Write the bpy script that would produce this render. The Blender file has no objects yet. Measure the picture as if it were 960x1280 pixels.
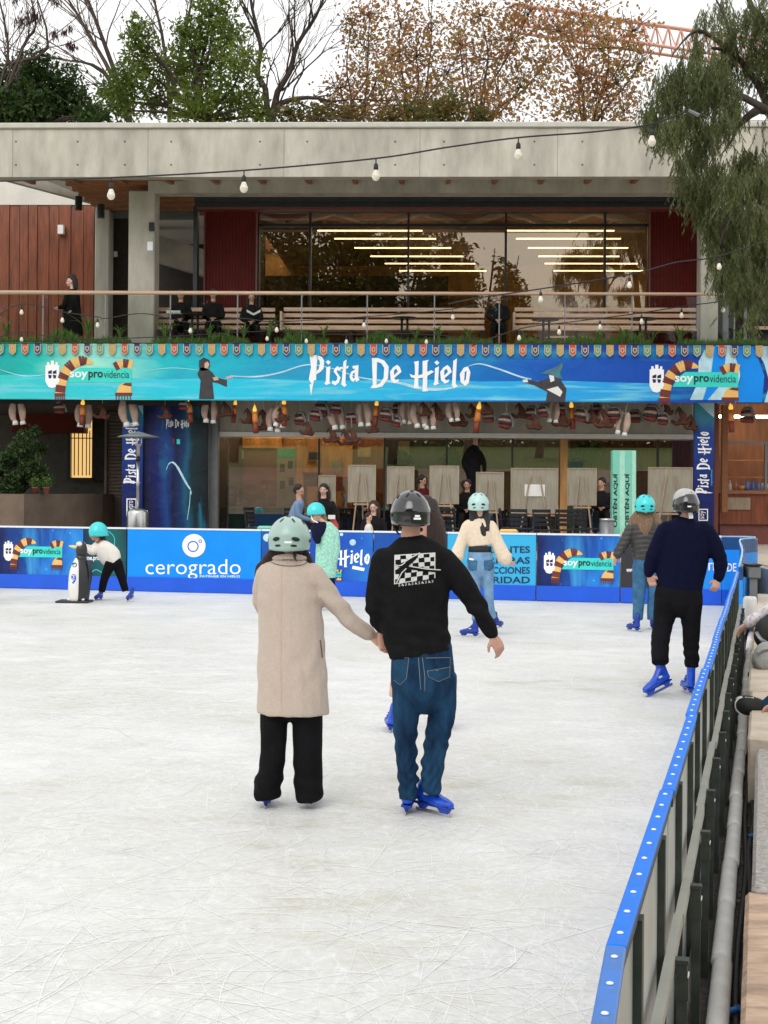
import bpy, bmesh, math, random
import numpy as np
from mathutils import Vector, Matrix, noise
from mathutils.geometry import tessellate_polygon
from mathutils.bvhtree import BVHTree
R = math.radians
V = Vector
sc = bpy.context.scene
COL = sc.collection
rng = random.Random(7)
nrng = np.random.default_rng(7)

# ------------------------------------------------------------------ camera
CH = 1.88
FPX = 1849.0
YAW, ROLL = R(2.2), R(0.42)
cam_d = bpy.data.cameras.new('camera')
cam = bpy.data.objects.new('camera', cam_d)
COL.objects.link(cam)
cam_d.sensor_fit = 'VERTICAL'
cam_d.sensor_height = 36.0
cam_d.lens = 36.0 * FPX / 1280.0
cam_d.shift_y = -28.0 / 1280.0
cam_d.clip_start = 0.1
cam_d.clip_end = 2000.0
CAMR = Matrix.Rotation(YAW, 3, 'Z') @ Matrix.Rotation(R(90), 3, 'X') @ Matrix.Rotation(ROLL, 3, 'Z')
cam.matrix_world = Matrix.Translation((0, 0, CH)) @ CAMR.to_4x4()
sc.camera = cam

# ------------------------------------------------------------------ light: overcast daylight
SUN_EL, SUN_AZ = R(40), R(197)
world = bpy.data.worlds.new('World')
sc.world = world
world.use_nodes = True
wn = world.node_tree.nodes
wl = world.node_tree.links
bgn = wn['Background']
sky = wn.new('ShaderNodeTexSky')
sky.sky_type = 'NISHITA'
sky.sun_disc = False
sky.sun_elevation = SUN_EL
sky.sun_rotation = SUN_AZ
sky.air_density = 1.0
sky.dust_density = 4.0
sky.ozone_density = 1.0
hs = wn.new('ShaderNodeHueSaturation')          # an overcast sky has hardly any colour
hs.inputs['Saturation'].default_value = 0.12
# soft cloud structure
tc = wn.new('ShaderNodeTexCoord')
cn = wn.new('ShaderNodeTexNoise'); cn.inputs['Scale'].default_value = 2.2; cn.inputs['Detail'].default_value = 5
cr = wn.new('ShaderNodeMapRange'); cr.inputs['From Min'].default_value = .3; cr.inputs['From Max'].default_value = .7
cr.inputs['To Min'].default_value = .85; cr.inputs['To Max'].default_value = 1.15
mx = wn.new('ShaderNodeMix'); mx.data_type = 'RGBA'; mx.blend_type = 'MULTIPLY'; mx.inputs[0].default_value = 1
wl.new(tc.outputs['Generated'], cn.inputs['Vector'])
wl.new(cn.outputs['Fac'], cr.inputs['Value'])
wl.new(sky.outputs['Color'], hs.inputs['Color'])
ov = wn.new('ShaderNodeMix'); ov.data_type = 'RGBA'; ov.inputs[0].default_value = .82      # even cloud cover
ov.inputs[7].default_value = (8.5, 8.5, 8.5, 1)
wl.new(hs.outputs['Color'], ov.inputs[6]); wl.new(ov.outputs[2], mx.inputs[6])
wl.new(cr.outputs['Result'], mx.inputs[7])
wl.new(mx.outputs[2], bgn.inputs['Color'])
bgn.inputs['Strength'].default_value = 0.15
sun_d = bpy.data.lights.new('sun', 'SUN')
sun = bpy.data.objects.new('sun', sun_d)
COL.objects.link(sun)
sun_d.energy = 1.0
sun_d.angle = R(40)
sun_d.color = (1, .97, .93)
sd = V((math.sin(SUN_AZ) * math.cos(SUN_EL), math.cos(SUN_AZ) * math.cos(SUN_EL), math.sin(SUN_EL)))
sun.rotation_euler = sd.to_track_quat('Z', 'Y').to_euler()
sc.view_settings.view_transform = 'Standard'
sc.view_settings.look = 'None'
sc.view_settings.gamma = 1
sc.view_settings.exposure = 0.06

# ------------------------------------------------------------------ photo pixel -> place
def ray(px, py):
    d = CAMR @ V(((px - 480) / FPX, -(py - 612) / FPX, -1))
    return d
def P(px, py, Y):
    d = ray(px, py)
    return V((0, 0, CH)) + d * (Y / d.y)
def G(px, py, z=0.0):
    d = ray(px, py)
    return V((0, 0, CH)) + d * ((z - CH) / d.z)
def RX(px, Y, py=430):
    return P(px, py, Y).x
def RZ(py, Y, px=480):
    return P(px, py, Y).z

# ------------------------------------------------------------------ materials
MATS = {}
def mat(name, col, rough=.6, metal=0, var=.12, scale=6, bump=0., bscale=40, stretch=(1, 1, 1), emit=None, es=0, spec=.5, alpha=1, col2=None, rvar=0.0, coat=0, sheen=0, detail=5):
    m = bpy.data.materials.new(name); m.use_nodes = True
    nt = m.node_tree; N = nt.nodes; L = nt.links
    b = N['Principled BSDF']
    b.inputs['Roughness'].default_value = rough
    b.inputs['Metallic'].default_value = metal
    b.inputs['Specular IOR Level'].default_value = spec
    if coat: b.inputs['Coat Weight'].default_value = coat; b.inputs['Coat Roughness'].default_value = .1
    if sheen: b.inputs['Sheen Weight'].default_value = sheen
    t = N.new('ShaderNodeTexCoord'); mp = N.new('ShaderNodeMapping')
    mp.inputs['Scale'].default_value = stretch
    L.new(t.outputs['Object'], mp.inputs['Vector'])
    n = N.new('ShaderNodeTexNoise'); n.inputs['Scale'].default_value = scale; n.inputs['Detail'].default_value = detail
    n.inputs['Roughness'].default_value = .6
    L.new(mp.outputs['Vector'], n.inputs['Vector'])
    r = N.new('ShaderNodeValToRGB')
    c1 = [max(0, c * (1 - var)) for c in col]
    c2 = list(col2) if col2 else [min(1, c * (1 + var)) for c in col]
    r.color_ramp.elements[0].color = (*c1, 1); r.color_ramp.elements[0].position = .32
    r.color_ramp.elements[1].color = (*c2, 1); r.color_ramp.elements[1].position = .68
    L.new(n.outputs['Fac'], r.inputs['Fac'])
    L.new(r.outputs['Color'], b.inputs['Base Color'])
    if rvar:
        mr = N.new('ShaderNodeMapRange'); mr.inputs['To Min'].default_value = rough - rvar; mr.inputs['To Max'].default_value = rough + rvar
        L.new(n.outputs['Fac'], mr.inputs['Value']); L.new(mr.outputs['Result'], b.inputs['Roughness'])
    if bump:
        n2 = N.new('ShaderNodeTexNoise'); n2.inputs['Scale'].default_value = bscale; n2.inputs['Detail'].default_value = 4
        L.new(mp.outputs['Vector'], n2.inputs['Vector'])
        bp = N.new('ShaderNodeBump'); bp.inputs['Strength'].default_value = bump; bp.inputs['Distance'].default_value = .02
        L.new(n2.outputs['Fac'], bp.inputs['Height']); L.new(bp.outputs['Normal'], b.inputs['Normal'])
    if emit:
        b.inputs['Emission Color'].default_value = (*emit, 1); b.inputs['Emission Strength'].default_value = es
    MATS[name] = m
    return m

def glass_mat(name, tint, refl, rough=0.0, spec_tint=(1, 1, 1), fres=.55):
    m = bpy.data.materials.new(name); m.use_nodes = True
    nt = m.node_tree; N = nt.nodes; L = nt.links
    N.remove(N['Principled BSDF'])
    out = N['Material Output']
    tr = N.new('ShaderNodeBsdfTransparent'); tr.inputs['Color'].default_value = (*tint, 1)
    gl = N.new('ShaderNodeBsdfGlossy'); gl.inputs['Roughness'].default_value = rough; gl.inputs['Color'].default_value = (*spec_tint, 1)
    lw = N.new('ShaderNodeFresnel'); lw.inputs['IOR'].default_value = 1.5
    ad = N.new('ShaderNodeMath'); ad.operation = 'MULTIPLY_ADD'; ad.inputs[1].default_value = fres; ad.inputs[2].default_value = refl; ad.use_clamp = True
    L.new(lw.outputs['Fac'], ad.inputs[0])
    mxs = N.new('ShaderNodeMixShader')
    L.new(ad.outputs[0], mxs.inputs['Fac']); L.new(tr.outputs[0], mxs.inputs[1]); L.new(gl.outputs[0], mxs.inputs[2])
    L.new(mxs.outputs[0], out.inputs['Surface'])
    MATS[name] = m
    return m

def leaf_mat(name, cols, trans=.35, scale=.8):
    m = bpy.data.materials.new(name); m.use_nodes = True
    nt = m.node_tree; N = nt.nodes; L = nt.links
    b = N['Principled BSDF']; b.inputs['Roughness'].default_value = .55; b.inputs['Specular IOR Level'].default_value = .3
    t = N.new('ShaderNodeTexCoord')
    n = N.new('ShaderNodeTexNoise'); n.inputs['Scale'].default_value = scale; n.inputs['Detail'].default_value = 8; n.inputs['Roughness'].default_value = .85
    L.new(t.outputs['Object'], n.inputs['Vector'])
    r = N.new('ShaderNodeValToRGB')
    while len(r.color_ramp.elements) < len(cols): r.color_ramp.elements.new(.5)
    for i, c in enumerate(cols):
        r.color_ramp.elements[i].position = .3 + .4 * i / (len(cols) - 1); r.color_ramp.elements[i].color = (*c, 1)
    L.new(n.outputs['Fac'], r.inputs['Fac']); L.new(r.outputs['Color'], b.inputs['Base Color'])
    tl = N.new('ShaderNodeBsdfTranslucent'); L.new(r.outputs['Color'], tl.inputs['Color'])
    ms = N.new('ShaderNodeMixShader'); ms.inputs['Fac'].default_value = trans
    L.new(b.outputs[0], ms.inputs[1]); L.new(tl.outputs[0], ms.inputs[2]); L.new(ms.outputs[0], N['Material Output'].inputs['Surface'])
    MATS[name] = m
    return m

def print_mat(name, cols, axis='X', lo=0., hi=1., nscale=1.2, namt=.25, stretch=(1, 1, 1), spots=None, rough=.45, streak=None):
    """flat printed sheet: a colour ramp along an axis of the object, stirred by noise; optional glowing print spots"""
    m = bpy.data.materials.new(name); m.use_nodes = True
    nt = m.node_tree; N = nt.nodes; L = nt.links
    b = N['Principled BSDF']; b.inputs['Roughness'].default_value = rough; b.inputs['Specular IOR Level'].default_value = .3
    t = N.new('ShaderNodeTexCoord'); sx = N.new('ShaderNodeSeparateXYZ'); L.new(t.outputs['Object'], sx.inputs[0])
    mr = N.new('ShaderNodeMapRange'); mr.inputs['From Min'].default_value = lo; mr.inputs['From Max'].default_value = hi
    L.new(sx.outputs[axis], mr.inputs['Value'])
    mp = N.new('ShaderNodeMapping'); mp.inputs['Scale'].default_value = stretch; L.new(t.outputs['Object'], mp.inputs['Vector'])
    n = N.new('ShaderNodeTexNoise'); n.inputs['Scale'].default_value = nscale; n.inputs['Detail'].default_value = 6; L.new(mp.outputs[0], n.inputs['Vector'])
    ma = N.new('ShaderNodeMath'); ma.operation = 'MULTIPLY_ADD'; ma.inputs[1].default_value = namt; L.new(n.outputs['Fac'], ma.inputs[0]); 
    sb = N.new('ShaderNodeMath'); sb.operation = 'SUBTRACT'; sb.inputs[1].default_value = namt * .5; L.new(mr.outputs['Result'], sb.inputs[0]); L.new(sb.outputs[0], ma.inputs[2])
    r = N.new('ShaderNodeValToRGB')
    while len(r.color_ramp.elements) < len(cols): r.color_ramp.elements.new(.5)
    for i, (p, c) in enumerate(cols):
        r.color_ramp.elements[i].position = p; r.color_ramp.elements[i].color = (*c, 1)
    L.new(ma.outputs[0], r.inputs['Fac'])
    last = r.outputs['Color']
    if streak:
        col, sca, st, th = streak
        mp2 = N.new('ShaderNodeMapping'); mp2.inputs['Scale'].default_value = st; L.new(t.outputs['Object'], mp2.inputs['Vector'])
        n2 = N.new('ShaderNodeTexNoise'); n2.inputs['Scale'].default_value = sca; n2.inputs['Detail'].default_value = 4; n2.inputs['Distortion'].default_value = .6
        L.new(mp2.outputs[0], n2.inputs['Vector'])
        m2 = N.new('ShaderNodeMapRange'); m2.inputs['From Min'].default_value = th; m2.inputs['From Max'].default_value = th + .2; L.new(n2.outputs['Fac'], m2.inputs['Value'])
        mm = N.new('ShaderNodeMix'); mm.data_type = 'RGBA'; L.new(m2.outputs['Result'], mm.inputs[0]); L.new(last, mm.inputs[6]); mm.inputs[7].default_value = (*col, 1)
        last = mm.outputs[2]
    if spots:
        col, sca, th = spots
        vo = N.new('ShaderNodeTexVoronoi'); vo.inputs['Scale'].default_value = sca; L.new(t.outputs['Object'], vo.inputs['Vector'])
        m3 = N.new('ShaderNodeMapRange'); m3.inputs['From Min'].default_value = th; m3.inputs['From Max'].default_value = th * .4; L.new(vo.outputs['Distance'], m3.inputs['Value'])
        mm = N.new('ShaderNodeMix'); mm.data_type = 'RGBA'; L.new(m3.outputs['Result'], mm.inputs[0]); L.new(last, mm.inputs[6]); mm.inputs[7].default_value = (*col, 1)
        last = mm.outputs[2]
    wr = N.new('ShaderNodeTexNoise'); wr.inputs['Scale'].default_value = 2.2; wr.inputs['Detail'].default_value = 5; wr.inputs['Distortion'].default_value = .8
    L.new(t.outputs['Object'], wr.inputs['Vector'])
    bp = N.new('ShaderNodeBump'); bp.inputs['Strength'].default_value = .5; bp.inputs['Distance'].default_value = .05      # creased vinyl
    L.new(wr.outputs['Fac'], bp.inputs['Height']); L.new(bp.outputs['Normal'], b.inputs['Normal'])
    L.new(last, b.inputs['Base Color'])
    MATS[name] = m
    return m

# ------------------------------------------------------------------ objects
OFF = {}
def tag(o, label=None, cat=None, group=None, kind=None):
    if label: o['label'] = label
    if cat: o['category'] = cat
    if group: o['group'] = group
    if kind: o['kind'] = kind
    return o
def thing(name, label, cat, loc, group=None):
    o = bpy.data.objects.new(name, None); COL.objects.link(o)
    o.empty_display_size = .2
    o.location = loc; OFF[o] = V(loc)
    return tag(o, label, cat, group)
def copy_tree(o, delta, label=None, parent=None):
    c = o.copy(); COL.objects.link(c)
    if parent is None:
        c.location = o.location + delta
    else:
        c.parent = parent
    if label: c['label'] = label
    for ch in o.children: copy_tree(ch, delta, None, c)
    return c

PRINTS = {'glow_print','light_stroke','pocket_patch','figure_skin','ice_cliff','cliff_shade','crest_print','photo_print','stripe_print','stitching','back_print','back_print_line','back_print_text','tag_print','eyes','scarf_print','handrail_glow'}
class MB:
    def __init__(s, T=None):
        s.v = []; s.f = []; s.mi = []; s.T = T
    def add(s, vs, fs, m=0):
        o = len(s.v)
        s.v += [s.T(*p) if s.T else V(p) for p in vs]
        s.f += [tuple(i + o for i in f) for f in fs]; s.mi += [m] * len(fs)
    def box(s, x0, x1, y0, y1, z0, z1, m=0):
        s.add([(x0,y0,z0),(x1,y0,z0),(x1,y1,z0),(x0,y1,z0),(x0,y0,z1),(x1,y0,z1),(x1,y1,z1),(x0,y1,z1)],
              [(0,3,2,1),(4,5,6,7),(0,1,5,4),(1,2,6,5),(2,3,7,6),(3,0,4,7)], m)
    def cbox(s, x0, x1, y0, y1, z0, z1, c=.01, m=0):
        """box with chamfered vertical & horizontal edges (a bevelled slab)"""
        vs = []
        for z, i in ((z0, c), (z0 + c, 0), (z1 - c, 0), (z1, c)):
            for (a, b) in ((x0 + c, y0), (x1 - c, y0), (x1, y0 + c), (x1, y1 - c), (x1 - c, y1), (x0 + c, y1), (x0, y1 - c), (x0, y0 + c)):
                a2 = min(max(a, x0 + i), x1 - i); b2 = min(max(b, y0 + i), y1 - i)
                vs.append((a2, b2, z))
        fs = [tuple(range(7, -1, -1)), tuple(range(24, 32))]
        for k in range(3):
            for j in range(8):
                fs.append((k*8+j, k*8+(j+1) % 8, k*8+8+(j+1) % 8, k*8+8+j))
        s.add(vs, fs, m)
    def tube(s, pts, rad, n=8, sub=0, ref=None, caps=True, m=0, T=None):
        pts = [V(p) for p in pts]
        rad = [(r, r) if not isinstance(r, (tuple, list)) else tuple(r) for r in (rad if isinstance(rad, (list, tuple)) and len(rad) == len(pts) else [rad] * len(pts))]
        if sub and len(pts) > 1:
            np_, nr = [], []
            for i in range(len(pts) - 1):
                p0 = pts[max(i-1, 0)]; p1 = pts[i]; p2 = pts[i+1]; p3 = pts[min(i+2, len(pts)-1)]
                r0 = rad[max(i-1, 0)]; r1 = rad[i]; r2 = rad[i+1]; r3 = rad[min(i+2, len(pts)-1)]
                for k in range(sub):
                    t = k / sub
                    q = lambda a, b, c, d: .5*((2*b) + (c-a)*t + (2*a-5*b+4*c-d)*t*t + (3*b-a-3*c+d)*t**3)
                    np_.append(q(p0, p1, p2, p3)); nr.append((max(q(r0[0], r1[0], r2[0], r3[0]), 1e-4), max(q(r0[1], r1[1], r2[1], r3[1]), 1e-4)))
            np_.append(pts[-1]); nr.append(rad[-1]); pts, rad = np_, nr
        d = (pts[-1] - pts[0])
        if d.length < 1e-9: d = V((0, 0, 1))
        d.normalize()
        if ref is None: ref = V((1, 0, 0)) if abs(d.x) < .8 else V((0, 1, 0))
        ref = V(ref)
        frames = []
        for i, p in enumerate(pts):
            t = (pts[min(i+1, len(pts)-1)] - pts[max(i-1, 0)])
            t = t.normalized() if t.length > 1e-9 else d
            a = ref - t * ref.dot(t)
            if a.length < 1e-3: a = V((0, 1, 0)) - t * t.y
            a.normalize(); frames.append((p, a, t.cross(a), t))
        rings = []
        if caps == 'round':
            p, a, b, t = frames[0]; r = rad[0]; k = min(r)
            rings.append((p - t*k*.72, a, b, (r[0]*.66, r[1]*.66)))
        for (p, a, b, t), r in zip(frames, rad): rings.append((p, a, b, r))
        if caps == 'round':
            p, a, b, t = frames[-1]; r = rad[-1]; k = min(r)
            rings.append((p + t*k*.72, a, b, (r[0]*.66, r[1]*.66)))
        vs = []; fs = []
        for p, a, b, r in rings:
            for j in range(n):
                th = 2*math.pi*j/n
                vs.append(p + a*math.cos(th)*r[0] + b*math.sin(th)*r[1])
        for i in range(len(rings) - 1):
            for j in range(n):
                fs.append((i*n+j, i*n+(j+1) % n, (i+1)*n+(j+1) % n, (i+1)*n+j))
        if caps:
            if caps == 'round':
                k0 = min(rad[0]); k1 = min(rad[-1])
                vs.append(frames[0][0] - frames[0][3]*k0); vs.append(frames[-1][0] + frames[-1][3]*k1)
                c0, c1 = len(vs)-2, len(vs)-1; b0 = (len(rings)-1)*n
                for j in range(n):
                    fs.append((c0, (j+1) % n, j)); fs.append((c1, b0+j, b0+(j+1) % n))
            else:
                fs.append(tuple(range(n-1, -1, -1))); fs.append(tuple(range((len(rings)-1)*n, len(rings)*n)))
        s.add([tuple(v) for v in vs], fs, m)
    def ball(s, c, r, n=10, k=6, m=0, rot=None):
        r = r if isinstance(r, (tuple, list)) else (r, r, r)
        vs = [(0, 0, -1)]; fs = []
        for i in range(1, k):
            ph = -math.pi/2 + math.pi*i/k
            for j in range(n):
                th = 2*math.pi*j/n
                vs.append((math.cos(ph)*math.cos(th), math.cos(ph)*math.sin(th), math.sin(ph)))
        vs.append((0, 0, 1))
        for j in range(n): fs.append((0, 1+(j+1) % n, 1+j))
        for i in range(k-2):
            for j in range(n): fs.append((1+i*n+j, 1+i*n+(j+1) % n, 1+(i+1)*n+(j+1) % n, 1+(i+1)*n+j))
        b = 1+(k-2)*n
        for j in range(n): fs.append((b+j, b+(j+1) % n, len(vs)-1))
        out = []
        for v in vs:
            q = V((v[0]*r[0], v[1]*r[1], v[2]*r[2]))
            if rot: q = rot @ q
            out.append(tuple(q + V(c)))
        s.add(out, fs, m)
    def lathe(s, c, prof, n=16, m=0):
        """prof: (radius, z) bottom to top around a vertical axis at c"""
        vs = []; fs = []
        for r, z in prof:
            for j in range(n):
                th = 2*math.pi*j/n; vs.append((c[0]+r*math.cos(th), c[1]+r*math.sin(th), c[2]+z))
        for i in range(len(prof)-1):
            for j in range(n): fs.append((i*n+j, i*n+(j+1) % n, (i+1)*n+(j+1) % n, (i+1)*n+j))
        fs.append(tuple(range(n-1, -1, -1))); fs.append(tuple(range((len(prof)-1)*n, len(prof)*n)))
        s.add(vs, fs, m)
    def poly(s, loops, f, m=0):
        """flat polygon with holes; loops of 2-D points, f(u,v)->3-D point"""
        tri = tessellate_polygon([[V((p[0], p[1], 0)) for p in l] for l in loops])
        flat = [p for l in loops for p in l]
        fs = []
        for t in tri:
            a, b, c = [flat[i] for i in t]
            ar = (b[0]-a[0])*(c[1]-a[1]) - (b[1]-a[1])*(c[0]-a[0])
            if abs(ar) < 1e-12: continue
            fs.append(t if ar > 0 else (t[0], t[2], t[1]))
        s.add([tuple(f(*p)) for p in flat], fs, m)
    def prism(s, pts, f, m=0):
        """extruded polygon: pts 2-D (ccw), f(u,v,k) with k=0 back, 1 front"""
        ar = sum(pts[i][0]*pts[(i+1) % len(pts)][1] - pts[(i+1) % len(pts)][0]*pts[i][1] for i in range(len(pts)))
        if ar < 0: pts = pts[::-1]
        n = len(pts)
        tri = tessellate_polygon([[V((p[0], p[1], 0)) for p in pts]])
        vs = [tuple(f(p[0], p[1], 0)) for p in pts] + [tuple(f(p[0], p[1], 1)) for p in pts]
        fs = []
        for t in tri:
            a, b, c = [pts[i] for i in t]
            if (b[0]-a[0])*(c[1]-a[1]) - (b[1]-a[1])*(c[0]-a[0]) < 0: t = (t[0], t[2], t[1])
            fs.append(tuple(i+n for i in t)); fs.append((t[0], t[2], t[1]))
        for i in range(n): fs.append((i, (i+1) % n, n+(i+1) % n, n+i))
        s.add(vs, fs, m)
    def build(s, name, mats, parent=None, smooth=False, label=None, cat=None, group=None, kind=None):
        me = bpy.data.meshes.new(name)
        vs = s.v
        if parent is not None: off = OFF[parent]
        else:
            xs = [v[0] for v in vs]; ys = [v[1] for v in vs]; zs = [v[2] for v in vs]
            off = V(((min(xs)+max(xs))/2, (min(ys)+max(ys))/2, min(zs)))
        me.from_pydata([(v[0]-off.x, v[1]-off.y, v[2]-off.z) for v in vs], [], s.f)
        if kind is None and parent is not None and name in PRINTS: kind = 'stuff'
        if not isinstance(mats, (list, tuple)): mats = [mats]
        for m in mats: me.materials.append(MATS[m] if isinstance(m, str) else m)
        if len(mats) > 1: me.polygons.foreach_set('material_index', s.mi)
        if smooth: me.polygons.foreach_set('use_smooth', [True]*len(s.f))
        me.update()
        o = bpy.data.objects.new(name, me); COL.objects.link(o)
        if parent is not None: o.parent = parent
        else: o.location = off
        OFF[o] = off
        return tag(o, label, cat, group, kind)

def quads_obj(name, centers, ax, ay, m, parent=None, kind=None, label=None, cat=None):
    """many small leaf faces from numpy arrays"""
    n = len(centers)
    off = np.array(OFF[parent]) if parent is not None else np.array([centers[:, 0].mean(), centers[:, 1].mean(), centers[:, 2].min()])
    c = centers - off
    vs = np.empty((n, 4, 3), np.float32)
    vs[:, 0] = c - ax; vs[:, 1] = c - ay * .55 - ax*.1; vs[:, 2] = c + ax; vs[:, 3] = c + ay * .55 - ax*.1
    me = bpy.data.meshes.new(name)
    me.vertices.add(n*4); me.vertices.foreach_set('co', vs.reshape(-1))
    me.loops.add(n*4); me.loops.foreach_set('vertex_index', np.arange(n*4, dtype=np.int32))
    me.polygons.add(n); me.polygons.foreach_set('loop_start', np.arange(0, n*4, 4, dtype=np.int32))
    try: me.polygons.foreach_set('loop_total', np.full(n, 4, np.int32))
    except Exception: pass
    me.materials.append(MATS[m]); me.update(calc_edges=True); me.validate()
    o = bpy.data.objects.new(name, me); COL.objects.link(o)
    if parent is not None: o.parent = parent
    else: o.location = V(off)
    OFF[o] = V(off)
    return tag(o, label, cat, None, kind)

def remesh(mb, name, m, parent, vox=.012, smooth=4, folds=None, amp=0, freq=8, label=None):
    """one continuous skin over overlapping closed shapes"""
    o = mb.build(name, m, parent)
    md = o.modifiers.new('r', 'REMESH'); md.mode = 'VOXEL'; md.voxel_size = vox; md.use_smooth_shade = True
    if smooth:
        sm = o.modifiers.new('s', 'SMOOTH'); sm.factor = .5; sm.iterations = smooth
    dg = bpy.context.evaluated_depsgraph_get()
    me = bpy.data.meshes.new_from_object(o.evaluated_get(dg))
    o.modifiers.clear(); old = o.data; o.data = me; bpy.data.meshes.remove(old); me.name = name
    if not me.materials: me.materials.append(MATS[m] if isinstance(m, str) else m)
    me.polygons.foreach_set('use_smooth', [True]*len(me.polygons))
    if amp or folds:
        n = len(me.vertices)
        co = np.empty(n*3, np.float32); me.vertices.foreach_get('co', co); co = co.reshape(-1, 3)
        no = np.empty(n*3, np.float32); me.vertices.foreach_get('normal', no); no = no.reshape(-1, 3)
        off = OFF[o]; d = np.zeros(n, np.float32)
        if amp:
            for i in range(n):
                p = co[i]; q = V((p[0]*freq, p[1]*freq, p[2]*freq*.6))
                d[i] = amp*(noise.noise(q) + .5*noise.noise(q*2.3))
        for (c, rad, am, fr, tilt) in (folds or []):
            c = np.array(c) - np.array(off)
            w = np.exp(-((co - c)**2).sum(1)/(rad*rad))
            ph = (co[:, 2] + tilt*co[:, 0])*fr
            nz = np.array([noise.noise(V((float(q[0])*9, float(q[1])*9, float(q[2])*5))) if ww > .05 else 0 for q, ww in zip(co, w)])
            d += w*am*np.sin(ph + 3*nz)
        co += no*d[:, None]
        me.vertices.foreach_set('co', co.reshape(-1)); me.update()
    if label: o['label'] = label
    return o

def text_loops(body, size=1, bold=0., shear=0.):
    c = bpy.data.curves.new('t', 'FONT'); c.body = body; c.size = size; c.offset = bold; c.shear = shear; c.resolution_u = 3
    o = bpy.data.objects.new('t', c); COL.objects.link(o)
    dg = bpy.context.evaluated_depsgraph_get()
    me = bpy.data.meshes.new_from_object(o.evaluated_get(dg))
    vs = [v.co.copy() for v in me.vertices]; fs = [tuple(p.vertices) for p in me.polygons]
    bpy.data.objects.remove(o); bpy.data.curves.remove(c); bpy.data.meshes.remove(me)
    return vs, fs
def lettering(body, f, u0, u1, v0, v1, m, parent, bold=0., shear=0., name='lettering', spacing=0):
    """text fitted into the rectangle u0..u1, v0..v1 of a surface; f(u,v)->3-D"""
    vs, fs = text_loops(body, 1, bold, shear)
    xs = [v.x for v in vs]; ys = [v.y for v in vs]
    x0, x1, y0, y1 = min(xs), max(xs), min(ys), max(ys)
    mb = MB()
    mb.add([tuple(f(u0+(v.x-x0)/(x1-x0)*(u1-u0), v0+(v.y-y0)/(y1-y0)*(v1-v0))) for v in vs], fs)
    return mb.build(name, m, parent)
# ------------------------------------------------------------------ material library
mat('concrete', (.445,.415,.355), .85, var=.24, scale=1.5, bump=.25, bscale=18, detail=10, stretch=(1.7,1.7,.55))
mat('concrete_dark', (.40,.36,.30), .85, var=.18, scale=1.5, bump=.25, bscale=18)
mat('concrete_pale', (.66,.63,.57), .85, var=.12, scale=1.1, bump=.15, bscale=22)
mat('flashing', (.50,.48,.42), .5, var=.08)
mat('white_paint', (.8,.8,.78), .5, var=.04)
mat('rafter_wood', (.30,.12,.05), .6, var=.25, scale=5, stretch=(1,6,6))
mat('cladding_wood', (.20,.050,.017), .35, var=.4, scale=3, stretch=(5,5,.5), rvar=.1)
mat('red_metal', (.12,.011,.007), .5, var=.15, scale=3, spec=.2)
mat('red_trim', (.18,.05,.04), .45, var=.15)
mat('dark_steel', (.045,.05,.055), .4, metal=.6, var=.15)
mat('black_metal', (.015,.015,.017), .4, metal=.3, var=.15)
mat('grey_metal', (.20,.21,.22), .4, metal=.5, var=.1)
mat('steel', (.55,.55,.54), .28, metal=1, var=.08)
mat('handrail_wood', (.52,.36,.25), .4, var=.15, scale=4, stretch=(.6,6,6))
mat('bench_wood', (.66,.45,.33), .5, var=.2, scale=4, stretch=(.6,6,6))
mat('terrace', (.20,.19,.175), .8, var=.15)
mat('plaza', (.42,.37,.31), .8, var=.2, scale=2.5, bump=.2, bscale=30)
mat('paver', (.50,.43,.345), .8, var=.14, scale=3, bump=.25, bscale=30)
mat('gravel_dark', (.055,.05,.045), .9, var=.5, scale=24, bump=.8, bscale=60)
mat('lawn', (.11,.17,.035), .9, var=.35, scale=3, bump=.4, bscale=30)
mat('path', (.30,.24,.17), .9, var=.15, scale=1.2)
mat('inner_orange', (.50,.25,.08), .6, var=.25, scale=2, stretch=(4,1,.6))
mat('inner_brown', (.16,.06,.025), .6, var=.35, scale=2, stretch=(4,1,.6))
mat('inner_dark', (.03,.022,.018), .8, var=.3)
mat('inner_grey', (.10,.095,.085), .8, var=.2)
mat('ceiling_white', (.7,.69,.66), .7, var=.05)
mat('lamp_warm', (.9,.85,.7), .5, emit=(1,.88,.68), es=5.5, var=.01)
mat('cafe_fill_lamp', (.9,.85,.7), .5, emit=(1,.72,.42), es=26.0, var=.01)
mat('window_lit', (.8,.6,.3), .5, emit=(1,.62,.22), es=.85, var=.12, scale=2)
mat('shutter_brown', (.13,.095,.07), .5, metal=.2, var=.15)
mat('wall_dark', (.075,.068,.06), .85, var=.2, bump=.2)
mat('planter_wall', (.155,.115,.085), .85, var=.2, scale=2, bump=.3)
mat('soil', (.04,.03,.02), .95, var=.4)
mat('terracotta', (.25,.075,.045), .8, var=.15)
mat('rope_black', (.012,.012,.013), .6)
mat('bulb', (.60,.56,.48), .06, var=.25, scale=30, emit=(1,.82,.55), es=.12)
mat('wood_frame', (.33,.25,.17), .6, var=.2, stretch=(3,3,.6))
mat('canvas', (.30,.27,.21), .9, var=.16, scale=5, stretch=(3,1,.5))
mat('paper_white', (.75,.75,.72), .7, var=.03)
mat('black_print', (.012,.013,.016), .5, var=.1)
mat('white_print', (.90,.91,.92), .5, var=.02)
mat('teal_print', (.03,.66,.57), .5, var=.05)
mat('cyan_print', (.10,.55,.85), .5, var=.06)
mat('pale_print', (.45,.70,.80), .5, var=.2, scale=3)
mat('navy_print', (.006,.014,.07), .45, var=.25)
mat('scarf_gold', (.80,.48,.14), .6, var=.06)
mat('scarf_red', (.15,.022,.018), .6, var=.1)
mat('skin_print', (.6,.38,.28), .6)
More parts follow.
